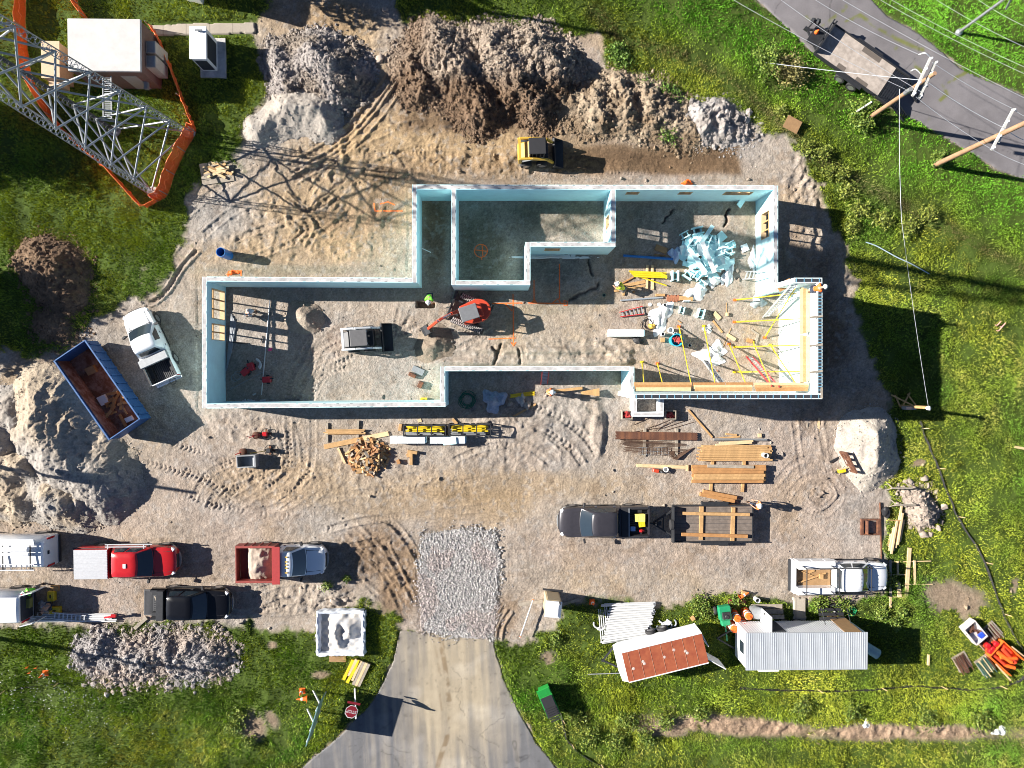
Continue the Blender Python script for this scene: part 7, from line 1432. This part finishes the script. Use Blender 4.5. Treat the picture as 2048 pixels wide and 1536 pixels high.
A_ = P(635, 1414, 2.7)-p0; B_ = P(611, 1494, 2.7)-p0; A_.z = B_.z = 0
for f in (.12, .62, .9):
    v = A_.lerp(B_, f); k = MB(); k.tube((v.x-.04, v.y, -.1), (v.x-.04, v.y, 2.6), .055, 8); k.build('post', M_pvc, t, True)
k = MB(); k.beam(A_+Vector((0, 0, 1.75)), B_+Vector((0, 0, 1.75)), .05, 1.9); k.build('board', mat('sign_green_back', (.16, .30, .30), .5), t)
k = MB(); k.beam(A_.lerp(B_, .1)+Vector((-.9, .1, .03)), A_.lerp(B_, .12)+Vector((-.05, 0, 1.6)), .09, .09); k.beam(A_.lerp(B_, .6)+Vector((-.9, .1, .03)), A_.lerp(B_, .62)+Vector((-.05, 0, 1.6)), .09, .09); k.build('prop', M_pvc, t)
# timber service post
t = thing('service_post', 'braced timber temporary power post in the tall building shadow', 'power post', G(1790, 822, 0)); p0 = Vector(t.location); f_ = lambda x, y, z: tuple(P(x, y, z)-p0)
k = MB(); k.beam(f_(1800, 812, .0), f_(1858, 815, 2.9), .15, .15); k.build('post', M_wood, t); k = MB(); k.beam(f_(1783, 790, .05), f_(1832, 814, 1.4), .09, .05).beam(f_(1820, 785, .05), f_(1806, 811, .8), .09, .05).beam(f_(1815, 788, .05), f_(1832, 811, 1.3), .09, .05).beam(f_(1790, 790, .05), f_(1800, 812, .3), .09, .05); k.build('brace', M_wood, t)
k = MB(); v = Vector(f_(1818, 816, 1.2)); k.box(v, (.7, .2, .5)); k.build('meter_panel', M_galv, t); k = MB(); v = Vector(f_(1857, 816, 2.9)); k.blob(v, .16, (1.3, 1, 1), .3); k.build('weatherhead', M_plasticw, t)
k = MB(); q = catmull([P(1730, 485, .15), P(1752, 493, .2), P(1790, 514, .2), P(1820, 528, .2), P(1856, 548, .15)], 6); c0 = q[8].copy(); k.path([v-c0 for v in q], .035, 6); o = k.build('hose', mat('pale_blue_hose', (.34, .46, .52), .5)); o.location = c0+Vector((0, 0, .12)); tag(o, 'pale blue hose lying in the grass right of the building', 'hose')
# interior left bay clutter
bar('long white pipe lying across the left bay', 540, 600, 523, 790, .05, .04, M_pvc, None, 'pipe', 'pipe')
for i in range(7): x = 455+i*1.6; bar('grey conduit bundled along the left wall foot', x+8, 628+i*3, x-2, 742-i*6, .06+.02*(i % 2), .03, M_greyp2, 'grey conduits along the left wall')
for i, (x0, y0, x1, y1) in enumerate([(485, 802, 494, 803), (495, 800, 510, 802), (502, 799, 503, 806), (520, 801, 531, 800), (490, 798, 492, 803), (506, 790, 512, 787)]): pipe_('short white pipe piece by the lower left inner corner', x0, y0, x1, y1, .08, .05, M_pvc, 'short white pipe pieces')
for lb, x, y in (('red threading machine beside the white elbows', 504, 733), ('smaller red tool left below the threading machine', 494, 743), ('red tool near the long white pipe', 537, 759)):
    t = thing('power_tool', lb, 'power tool', G(x, y, 0), random.uniform(0, 3)); k = MB(); k.bx(-.3, .25, -.2, .2, .05, .4); k.build('body', M_red, t, bevel=.04); k = MB(); k.tube((-.4, .05, .35), (.45, .05, .35), .05); k.bx(-.1, .1, -.3, .3, .02, .08); k.build('shaft', M_blkm, t)
for i in range(3): elbow('white curved conduit by the red threading machine', 512+i, 727+i*1.5, .3, -.9, 'white curved conduits in the left bay')
bar('dark angle iron on the shaded floor of the left bay', 462, 684, 495, 687, .06, .05, M_blkm, None, 'angle_iron', 'steel bar', 4); bar('thin dark rod crossing the left bay floor', 460, 779, 530, 742, .04, .02, M_greyp2, None, 'rod', 'rod', 5); bar('short dark post stub in the lower window light', 521, 685, 525, 672, .08, .04, M_blkm, None, 'post_stub', 'post'); bar('thin grey rod in the upper dark bay passage', 838, 494, 862, 505, 1.0, .03, M_plasticw, None, 'rod', 'rod', 6)
o = MB().blob((0, 0, 0), .12, (1.3, 1, .4), .3).build('marking_flag', mat('pink_plastic', (.85, .1, .25), .6)); o.location = G(541, 699, .05); tag(o, 'pink scrap on the floor of the left bay', 'scrap')
# rusty brackets by the K wall, concrete pier with brick pallets, yellow box
t = thing('rusty_bracket', 'rusty brown steel brackets lying left of the recess wall', 'steel bracket', G(836, 756, 0), R(-25)); k = MB(); k.bx(-.6, .2, .25, .65, .0, .12); k.build('grey_plate', M_galv, t); k = MB(); k.bx(-.65, -.15, -.1, .15, .0, .3); k.build('left_bracket', M_rust, t, bevel=.02); k = MB(); k.bx(.2, .5, -.55, -.1, .0, .3); k.build('right_bracket', M_rust, t, bevel=.02)
t = thing('tool_case', 'yellow tool case on the floor by the lower wall', 'tool case', G(848, 798, 0)); k = MB(); k.bx(-.22, .22, -.1, .1, 0, .25); k.build('case', M_yel, t, bevel=.02); k = MB(); k.bx(-.1, .1, -.02, .02, .25, .3); k.build('handle', M_blk, t)
q0, q1 = P(1265, 797, .9), P(1327, 833, .9); c = (q0+q1)/2; t = thing('foam_pier', 'small square foam form pier outside the tall south wall', 'pier', (c.x, c.y, 0)); hx, hy = (q1.x-q0.x)/2, (q0.y-q1.y)/2
for x0, x1, y0, y1 in ((-hx, hx, -hy, -hy+.28), (-hx, -hx+.28, -hy+.28, hy), (hx-.28, hx, -hy+.28, hy)): k = MB(); k.bx(x0, x1, y0, y1, -.1, .9); w_ = k.build('form_wall', M_foamw, t); k = MB(); k.bx(x0+.06, x1-.06, y0+.06, y1-.06, .88, .905); k.build('core', M_core, w_)
for x, lb in ((1252, 'left'), (1338, 'right')):
    t = thing('clamp_crate', lb+' crate of red clamps beside the foam pier', 'crate', G(x, 829, 0)); k = MB(); k.bx(-.36, .36, -.3, -.24, 0, .5).bx(-.36, .36, .24, .3, 0, .5).bx(-.36, -.3, -.24, .24, 0, .5).bx(.3, .36, -.24, .24, 0, .5).bx(-.36, .36, -.24, .24, .0, .06); k.build('crate_walls', M_woodg, t)
    for i in range(6): k = MB(); k.box((0, 0, 0), (.35, .09, .08)); k.box((.1, .05, 0), (.08, .16, .07)); o = k.build('clamp', mat('red_clamp', (.42, .05, .045), .5)); pp = Vector(t.location); o.location = (pp.x+random.uniform(-.15, .15), pp.y+random.uniform(-.12, .12), pp.z+.2+.06*i); o.rotation_euler = (0, random.uniform(-.3, .3), random.uniform(0, 3)); tag(o, 'red clamp in the %s crate by the foam pier' % lb, 'clamp', 'red clamps in the %s crate' % lb)
for i in range(7): k = MB(); k.box((0, 0, 0), (.12, .4, .1)); o = k.build('brick', M_brick); o.location = G(1335+i*3.6, 596+(i % 2)*2, .06); o.rotation_euler.z = random.uniform(-.25, .25); tag(o, 'clay brick in the row right of the grey tube', 'brick', 'clay bricks in a row')
# yard machines left of the scrap heap
t = thing('steel_hopper', 'small grey steel hopper lying on the yard at left', 'hopper', G(500, 920, 0), R(2)); k = MB(); k.bx(-.62, .62, -.4, -.34, 0, .75).bx(-.62, .62, .34, .4, 0, .75).bx(-.62, -.56, -.34, .34, 0, .75).bx(.5, .62, -.34, .34, 0, .75); k.build('walls', M_galv, t); k = MB(); k.add([(-.56, -.34, .1), (.5, -.34, .35), (.5, .34, .35), (-.56, .34, .1)], [(0, 1, 2, 3)]); k.build('sloped_floor', M_galv, t)
def trowel(label, x, y, red=True):
    t = thing('trowel_machine', label, 'trowel machine', G(x, y, 0)); k = MB(); k.pipe((0, 0, .1), (0, 0, .16), .36, .33, 20); k.build('guard_ring', M_blkm, t); k = MB(); [k.box((.17*math.cos(a), .17*math.sin(a), .08), (.32, .12, .02), rz=a) for a in (0, 1.57, 3.14, 4.71)]; k.build('blades', M_rust, t); k = MB(); k.bx(-.16, .16, -.14, .14, .2, .5); k.build('engine', M_red if red else M_blk, t, bevel=.04); k = MB(); k.beam((-.1, 0, .45), (-1.0, -.1, .95), .05, .05); k.build('handle_bar', M_red if red else M_cat, t); return t
trowel('red handled trowel machine, upper of two at the left yard', 534, 867); trowel('yellow handled trowel machine, lower of two at the left yard', 541, 900, False)
for lb, x, y in (('black drum engine left of the upper trowel machine', 515, 870), ('brown drum wheel left of the lower trowel machine', 488, 903)): t = thing('drum', lb, 'drum', G(x, y, 0)); k = MB(); k.lathe((0, 0, 0), [(.22, 0), (.24, .3), (.15, .36)], 14); k.build('shell', M_rust, t, True); k = MB(); k.tube((0, 0, .3), (-.4, -.15, .5), .03); k.build('handle', M_red, t)
# cutoff saw, forks, steel frames, rails, sawhorses
t = thing('cutoff_saw', 'red cut off saw on the ground below the long pale beam', 'saw', G(1313, 941, 0), R(-12)); k = MB(); k.bx(-.3, .12, -.12, .12, .05, .35); k.build('body', M_org, t, bevel=.04); k = MB(); k.tube((.35, -.03, .22), (.35, .03, .22), .2, 16); k.build('disc', M_blkm, t); k = MB(); k.beam((.1, 0, .25), (.4, 0, .25), .06, .08); k.build('arm', M_blk, t)
t = thing('fork_attachment', 'rusty loader fork frame standing before the pale sand heap', 'fork attachment', G(1688, 922, 0), R(-62)); k = MB(); [k.bx(-.75, .75, -.06, .06, z, z+.14) for z in (.1, .5, .95)]; [k.bx(x-.07, x+.07, -.05, .05, .1, 1.1) for x in (-.7, -.25, .25, .7)]; k.build('frame', M_rust, t); k = MB(); [k.bx(x-.06, x+.06, -.9, -.06, .04, .1) for x in (-.4, .4)]; k.build('fork', M_blkm, t)
t = thing('yellow_case', 'yellow box and board at the foot of the fork frame', 'box', G(1681, 941, 0), .2); k = MB(); k.bx(-.25, .25, -.12, .12, 0, .3); k.build('case', M_yel, t, bevel=.03); k = MB(); k.bx(-.3, .5, .13, .22, .3, .34); k.build('board', M_woodl, t)
t = thing('steel_skid', 'rusty rectangular steel frame lying by the right yard rail', 'steel skid', G(1739, 1053, 0)); k = MB(); k.bx(-.65, .6, .45, .55, 0, .2).bx(-.65, .6, -.55, -.45, 0, .2).bx(-.65, -.5, -.45, .45, 0, .2).bx(.45, .6, -.45, .45, 0, .2).bx(-.35, -.3, -.45, .45, .05, .45); k.build('frame', M_rust, t)
bar('long rusty rail along the right yard edge', 1760, 1005, 1763, 1118, .12, .05, M_rust, None, 'rail', 'rail')
for lb, x, y in (('grey sawhorse at the right yard edge, upper one', 1790, 972), ('grey sawhorse at the right yard edge, lower one', 1797, 1005)):
    t = thing('sawhorse', lb, 'sawhorse', G(x, y, 0)); k = MB(); k.beam((-.7, 0, .75), (.7, 0, .75), .09, .12); k.build('beam', M_woodg, t)
    for sx in (-.6, .6):
        for sy in (-.28, .28): k = MB(); k.beam((sx, 0, .72), (sx*1.1, sy, 0), .06, .04); k.build('leg', M_woodg, t)
# pallets of hardware in the lower right grass
def palletl(label, x, y, rz, items, m): 
    t = thing('pallet', label, 'pallet', G(x, y, 0), R(rz)); k = MB(); [k.bx(-.6, .6, yy-.05, yy+.05, .1, .13) for yy in np.linspace(-.45, .45, 7)]; k.build('top_boards', M_woodg, t); t.children[-1]['kind'] = 'stuff'; k = MB(); [k.bx(xx-.05, xx+.05, -.5, .5, 0, .1) for xx in (-.5, 0, .5)]; k.build('bearers', M_woodg, t); t.children[-1]['kind'] = 'stuff'
    for i in range(items): k = MB(); k.tube((-.55+random.uniform(0, .1), 0, 0), (.55+random.uniform(-.1, .3), 0, 0), .035, 6); o = k.build('stake', m[i % len(m)]); pp = Vector(t.location); v = Matrix.Rotation(R(rz), 3, 'Z') @ Vector((0, -.42+.84*(i % 8)/8, 0)); o.location = (pp.x+v.x, pp.y+v.y, pp.z+.17+.07*(i//8)); o.rotation_euler = (0, 0, R(rz)+random.uniform(-.12, .12)); tag(o, 'loose stake lying on the '+label.split(',')[0], 'stake', 'stakes on the '+label.split(',')[0])
palletl('pallet of rusty stakes, leftmost in the lower right grass', 1922, 1322, -60, 14, [M_rebar, M_rust]); palletl('pallet of green stakes, lowest in the lower right grass', 1967, 1328, -55, 16, [mat('dark_green_metal', (.03, .10, .08), .6), M_woodl, mat('dark_green_metal', (.03, .10, .08), .6)]); palletl('pallet of brown pipes, uppermost in the lower right grass', 1982, 1262, -48, 12, [M_rust, M_woodg]); palletl('low pallet of brown pipes, beside the red drums', 1966, 1278, -48, 8, [M_rust, M_blkm])
c = G(1941, 1260, 0); t = thing('parts_crate', 'white open crate of rusty parts in the lower right grass', 'crate', c, R(-50)); k = MB(); k.bx(-.7, .7, -.5, -.44, 0, .6).bx(-.7, .7, .44, .5, 0, .6).bx(-.7, -.64, -.44, .44, 0, .6).bx(.64, .7, -.44, .44, 0, .6).bx(-.64, .64, -.44, .44, 0, .3); k.build('walls', mat('weathered_white', (.55, .50, .47), .8, var=.2), t); k = MB(); [k.box((random.uniform(-.5, .5), random.uniform(-.35, .35), .4), (.4, .1, .08), rz=random.uniform(0, 3)) for i in range(9)]; k.build('parts', M_rust, t); t.children[-1]['kind'] = 'stuff'; k = MB(); k.box((.4, .2, .5), (.3, .35, .15)); k.build('blue_box', mat('bright_blue', (.03, .08, .6), .5), t)
c = G(2004, 1311, 0); t = thing('orange_tray', 'open orange plastic tray full of orange rolls in the lower right grass', 'tray', c, R(-42)); k = MB(); k.bx(-1.0, 1.0, -.72, -.66, .05, .55).bx(-1.0, 1.0, .66, .72, .05, .55).bx(-1.0, -.94, -.66, .66, .05, .55).bx(-.94, 1.0, -.66, .66, .02, .1); k.build('shell', M_orange, t)
for i, (x0, y0, x1, y1, r) in enumerate([(-.85, -.45, .3, -.4, .16), (-.8, -.1, .5, .05, .17), (-.6, .3, .8, .2, .15), (.2, -.5, .95, -.1, .14), (-.9, .5, .1, .52, .13), (-.3, -.25, .6, .45, .13)]): k = MB(); k.tube((x0, y0, .26+.05*(i % 3)), (x1, y1, .28+.07*(i % 2)), r, 12, r*.9); k.build('orange_roll', M_orange if i % 2 else mat('red_orange_plastic', (.70, .06, .02), .55), t, True)
for s_ in (-1, 1): k = MB(); k.beam((-.3, s_*.80, .5), (1.35, s_*.92, .35), .1, .05); k.build('edge_board', M_woodl, t)
for x, y in ((1968, 1287), (1978, 1294), (1985, 1284), (1973, 1298)): t = thing('red_drum', 'red drum in the cluster between the pallets', 'drum', G(x, y, 0), 0, 'red drums between the pallets'); k = MB(); k.lathe((0, 0, 0), [(.2, 0), (.2, .45), (.16, .5)], 12); k.build('shell', M_red, t, True); k = MB(); k.pipe((0, 0, .2), (0, 0, .27), .21, .19, 12); k.build('band', M_orange, t)
# stuff on the ground by the lower van: pipes, yellow boxes
for i in range(14): pipe_('white pipe in the long bundle behind the lower van', 57+random.uniform(-4, 10), 1226+i*1.3, 228+random.uniform(-20, 10), 1228+i*1.1, .08+.08*(i % 3), .05, M_pvc, 'white pipes behind the lower van')
ladder('aluminium ladder lying on the white pipes behind the lower van', (105, 1231, .4), (172, 1237, .4), .4, M_alu, 8)
for lb, x, y, rz in (('yellow tool case near the worker bending at the van', 107, 1190, 1.57), ('yellow tool case above the white pipes', 115, 1218, 0)): t = thing('tool_case', lb, 'tool case', G(x, y, 0), rz); k = MB(); k.bx(-.33, .33, -.22, .22, 0, .35); k.build('case', M_yel, t, bevel=.03); k = MB(); k.bx(-.1, .1, -.03, .03, .35, .4); k.build('handle', M_blk, t)
sheet_pl('grey film bundle beside the yellow case at the van', 88, 1210, .35, .3, 0, .3, mat('blue_grey_film', (.30, .36, .46), .35)); k = MB(); k.beam((-.4, -.1, .1), (.4, .1, .3), .1, .1); k.box((.3, .1, .3), (.3, .2, .15)); o = k.build('red_tool', M_red); o.location = G(228, 1228, .3); tag(o, 'red pipe wrench on the end of the white pipes', 'pipe wrench')
plank('pale carton flap by the upper worker at the van', 100, 1177, 116, 1178, .35, .2, .01, M_wood, None, 'carton', 'carton')
# orange safety scraps by the walls
sheet_pl('orange cloth scrap against the north wall top', 1374, 366, .35, .18, 0, .3, M_orange, .1); sheet_pl('orange net scrap above the left wing wall', 467, 545, .45, .15, .15, .12, M_orange)
# spray paint lines on the ground (thin ribbons following the relief)
M_spray = mat('orange_spray_paint', (.80, .16, .03), .8, var=.3, scale=14)
def spray(lines_, label, m=None, wd=.055):
    k = MB(); V = []
    for pts in lines_:
        q = [P(x, y) for x, y in pts]; out = []
        for i in range(len(q)-1):
            n_ = max(1, int((q[i+1]-q[i]).length/.15)); out += [q[i].lerp(q[i+1], j/n_) for j in range(n_)]
        out.append(q[-1]); vs = []
        for i, v in enumerate(out):
            d = (out[min(i+1, len(out)-1)]-out[max(i-1, 0)]).normalized(); nr = Vector((-d.y, d.x, 0))*wd
            for s in (-1, 1): w_ = v+nr*s; vs.append((w_.x, w_.y, gh(w_.x, w_.y)+.014))
        k.add(vs, [(2*i, 2*i+1, 2*i+3, 2*i+2) for i in range(len(out)-1)])
    o = k.build('spray_mark', m or M_spray); return tag(o, label, 'paint mark', 'orange spray marks on the ground')
spray([[(1026, 588), (1027, 690)], [(984, 607), (1050, 606)], [(1056, 606), (1132, 607)], [(977, 678), (1031, 676)], [(1022, 684), (1027, 692), (1032, 684)], [(1068, 560), (1068, 607)], [(1062, 606), (1069, 600), (1074, 607)], [(1105, 606), (1116, 597), (1122, 608)], [(1010, 607), (1024, 622)], [(1119, 528), (1119, 598)]], 'long orange layout cross sprayed right of the excavator', None, .035)
spray([[(1128, 601), (1135, 603), (1134, 611), (1128, 611), (1128, 601)]], 'small orange square sprayed at the end of the layout line', None, .03)
spray([[(962+13*math.cos(a), 502+13*math.sin(a)) for a in np.linspace(0, 6.3, 15)], [(950, 500), (976, 503)], [(964, 489), (966, 515)], [(962, 515), (964, 520)]], 'orange circled cross sprayed on the sunken room floor', None, .03)
spray([[(748, 406), (750, 422), (805, 422)], [(760, 408), (776, 404), (790, 410)]], 'red corner mark sprayed over rubble near the passage', None, .04)
spray([[(455, 553), (457, 543), (482, 541), (482, 552)], [(460, 548), (478, 546)]], 'red box sprayed on the bank above the left wing', None, .05)
# ------------------------------------------------------------------ PEOPLE
M_skin = mat('skin', (.42, .25, .17), .6, var=.06)
M_jean = mat('dark_denim', (.035, .045, .075), .9, var=.2)
M_khaki = mat('grey_work_trousers', (.20, .19, .18), .9, var=.15)
M_hat = mat('white_hard_hat', (.80, .80, .79), .35)
M_boot = mat('brown_boot', (.09, .05, .03), .8)
M_hair = mat('dark_hair', (.03, .02, .015), .8)
M_eye = mat('dark_eye', (.02, .015, .01), .3)
def skin_obj(name, pts, edges, rad, m, parent, root=0, sub=1):
    me = bpy.data.meshes.new(name); me.from_pydata([tuple(p) for p in pts], edges, []); o = bpy.data.objects.new(name, me); COL.objects.link(o)
    md = o.modifiers.new('skin', 'SKIN'); md.use_smooth_shade = True
    if not me.skin_vertices: pass
    for i, v in enumerate(me.skin_vertices[0].data): v.radius = (rad[i], rad[i]); v.use_root = (i == root)
    if sub: s = o.modifiers.new('sub', 'SUBSURF'); s.levels = sub; s.render_levels = sub
    dg = bpy.context.evaluated_depsgraph_get(); m2 = bpy.data.meshes.new_from_object(o.evaluated_get(dg)); bpy.data.objects.remove(o)
    m2.materials.clear(); m2.materials.append(m); o = bpy.data.objects.new(name, m2); COL.objects.link(o); o.parent = parent; return o
def person(label, px, py, face, lean=0.1, crouch=0.0, arms=((.35, -.12, 1.0), (.35, .12, 1.0)), top=None, trousers=None, hat=M_hat, z=None, stride=.12):
    p = P(px, py, z or 0); p.z = (gh(p.x, p.y) if z is None else z); t = thing('person', label, 'person', p, R(face)); H = 1.76
    hip = .93-crouch*.5; kn = .50-crouch*.12; tx = math.sin(lean); tzv = math.cos(lean); hx = -.25*crouch-.22*math.sin(lean)
    U = lambda d, y=0, f=0: (hx+d*tx+f*tzv, y, hip+d*tzv-f*tx)
    pts = []; ed = []; rad = []
    def add(v, r, par=None):
        pts.append(v); rad.append(r)
        if par is not None: ed.append((par, len(pts)-1))
        return len(pts)-1
    pel = add(U(0), .145); w_ = add(U(.18), .135, pel); ch = add(U(.38), .155, w_); nk = add(U(.53, 0, .02), .07, ch); hd0 = add(U(.60, 0, .03), .075, nk); hd = add(U(.71, 0, .045), .10, hd0); hd1 = add(U(.79, 0, .04), .085, hd); add(U(.69, 0, .145), .022, hd)
    legs = []
    for s in (-1, 1):
        h_ = add((hx, s*.10, hip-.08), .095, pel); fx = s*stride; k = add((hx*.2+fx*.6+.14*crouch+.05, s*.11, kn), .062, h_); a = add((fx-.02, s*.11, .09), .042, k); f = add((fx+.16, s*.12, .045), .04, a); legs.append((h_, k, a))
    arm = []
    for s, tgt in zip((-1, 1), arms):
        sh = add(U(.47, s*.20), .062, ch); S = Vector(U(.47, s*.20)); Wv = Vector((tgt[0]+hx*.0, tgt[1]+s*.10, tgt[2])); e = S.lerp(Wv, .5)+Vector((-.06, s*.07, -.05)); D = (Wv-S)
        if D.length > .58: Wv = S+D.normalized()*.56; e = S.lerp(Wv, .5)+Vector((-.03, s*.05, -.03))
        el = add(tuple(e), .045, sh); wr_ = add(tuple(Wv), .030, el); dv = (Wv-e).normalized(); pm = add(tuple(Wv+dv*.07), .035, wr_); arm.append((sh, el, wr_))
        sdv = dv.cross(Vector((0, 0, 1))); sdv = sdv.normalized() if sdv.length > .01 else Vector((0, 1, 0))
        for q, ln in ((-.027, .075), (-.009, .088), (.009, .083), (.026, .065)):
            b_ = Wv+dv*.10+sdv*q; m1 = add(tuple(b_), .010, pm); m2 = add(tuple(b_+dv*ln*.5+Vector((0, 0, -.008))), .009, m1); add(tuple(b_+dv*ln+Vector((0, 0, -.03))), .008, m2)
        t1 = add(tuple(Wv+dv*.045+sdv*.035*s), .011, pm); add(tuple(Wv+dv*.09+sdv*.055*s), .009, t1)
    skin_obj('body', pts, ed, rad, M_skin, t)
    # clothes follow the same joints, a little wider
    V = [Vector(q) for q in pts]
    cp = [V[pel], V[w_], V[ch], V[nk].lerp(V[ch], .35)]; ce = [(0, 1), (1, 2), (2, 3)]; cr = [.165, .155, .178, .12]
    for sh, el, wr_ in arm:
        b = len(cp); cp += [V[sh], V[sh].lerp(V[el], .95)]; ce += [(2, b), (b, b+1)]; cr += [.080, .064]
    skin_obj('shirt', cp, ce, cr, top, t)
    cp = [V[pel]+Vector((0, 0, .02))]; ce = []; cr = [.16]
    for h_, k, a in legs:
        b = len(cp); cp += [V[h_], V[k], V[a]+Vector((0, 0, .05))]; ce += [(0, b), (b, b+1), (b+1, b+2)]; cr += [.112, .082, .066]
    skin_obj('trousers', cp, ce, cr, trousers or M_jean, t)
    for h_, k, a in legs: m = MB(); m.box(V[a]+Vector((.07, 0, -.035)), (.28, .11, .1)); m.build('boot', M_boot, t, bevel=.03, seg=2)
    q = V[hd]; up = Vector((tx, 0, tzv)); fw = Vector((tzv, 0, -tx)); Mh = Matrix(((fw.x, 0, up.x, q.x), (fw.y, 1, up.y, q.y), (fw.z, 0, up.z, q.z), (0, 0, 0, 1)))
    for s in (-1, 1): m = MB(); m.T = Mh; m.blob((.094, s*.035, .01), .012, (1, 1, 1), 0); m.build('eye', M_eye, t); m = MB(); m.T = Mh; m.blob((0, s*.10, -.01), .025, (.7, .5, 1.3), 0); m.build('ear', M_skin, t)
    m = MB(); m.T = Mh; m.box((.098, 0, -.06), (.008, .045, .008)); m.build('mouth', mat('lips', (.30, .12, .09), .6), t)
    if hat is not None:
        m = MB(); m.T = Mh; m.lathe((0, 0, .04), [(.17, -.005), (.17, .008), (.135, .02), (.13, .06), (.10, .11), (.05, .135), (.01, .14)], 16); m.add([(.1, -.09, .04), (.23, -.05, .035), (.23, .05, .035), (.1, .09, .04), (.1, -.09, .055), (.23, -.05, .045), (.23, .05, .045), (.1, .09, .055)], [(3, 2, 1, 0), (4, 5, 6, 7), (0, 1, 5, 4), (1, 2, 6, 5), (2, 3, 7, 6), (3, 0, 4, 7)]); m.build('hard_hat', hat, t, True)
    else: m = MB(); m.T = Mh; m.lathe((-.01, 0, .02), [(.107, -.03), (.112, .02), (.09, .075), (.04, .105), (.01, .108)], 14); m.build('hair', M_hair, t, True)
    return t
M_ovest = mat('orange_vest_cloth', (.80, .17, .04), .85, var=.15, col2=(.75, .70, .62), lo=.55, hi=.6, scale=5)
person('worker in a bright green shirt bending over a pit with a shovel', 861, 598, -95, .75, .15, ((.45, .0, .55), (.35, .1, .6)), M_hiviz)
person('worker in a yellow vest and white hard hat cutting a plank on the floor', 1237, 577, 150, .85, .35, ((.5, .0, .35), (.5, 0, .35)), M_hiyel, M_khaki)
person('worker in an orange vest on the corner scaffold of the tall wall', 1622, 580, 10, .5, .3, ((.4, 0, 5.3-4.8), (.4, .1, .6)), M_orange, M_jean, z=4.8)
person('worker in an orange and white vest walking beside the flat trailer', 1505, 1004, 160, .15, .0, ((.35, -.1, 1.0), (.3, .1, .95)), M_ovest, M_jean, stride=.22)
person('worker in a neon shirt standing in the gap between the two vans', 84, 1171, 200, .45, .1, ((.5, 0, .7), (.45, .1, .8)), M_hiviz, M_khaki)
person('worker in a neon shirt reaching into the open rear of the lower van', 49, 1201, 200, .6, .1, ((.55, 0, .9), (.5, .1, .9)), M_hiviz, M_jean, hat=None)
person('worker in dark clothes crouching over boxes by the white pipes', 107, 1210, 250, .6, .5, ((.45, 0, .4), (.45, .1, .4)), M_khaki, M_jean, hat=None)
person('worker in a white hat crouching in the window light of the left bay', 506, 628, 20, .8, .6, ((.5, 0, .2), (.5, 0, .25)), mat('white_shirt', (.55, .56, .58), .85), M_khaki)
person('worker in an orange and white vest carrying boards in the recess', 1095, 783, 0, .3, .0, ((.45, -.05, .95), (.45, .1, .9)), M_ovest, M_khaki)
k = MB(); k.tube((0, 0, 0), (.75, -.75, .55), .02, 6); k.box((-.08, .08, -.05), (.25, .2, .03), rz=-.8); o = k.build('shovel', M_wood2); o.location = G(868, 605, .1); tag(o, 'shovel held over the small pit by the green shirted worker', 'shovel')
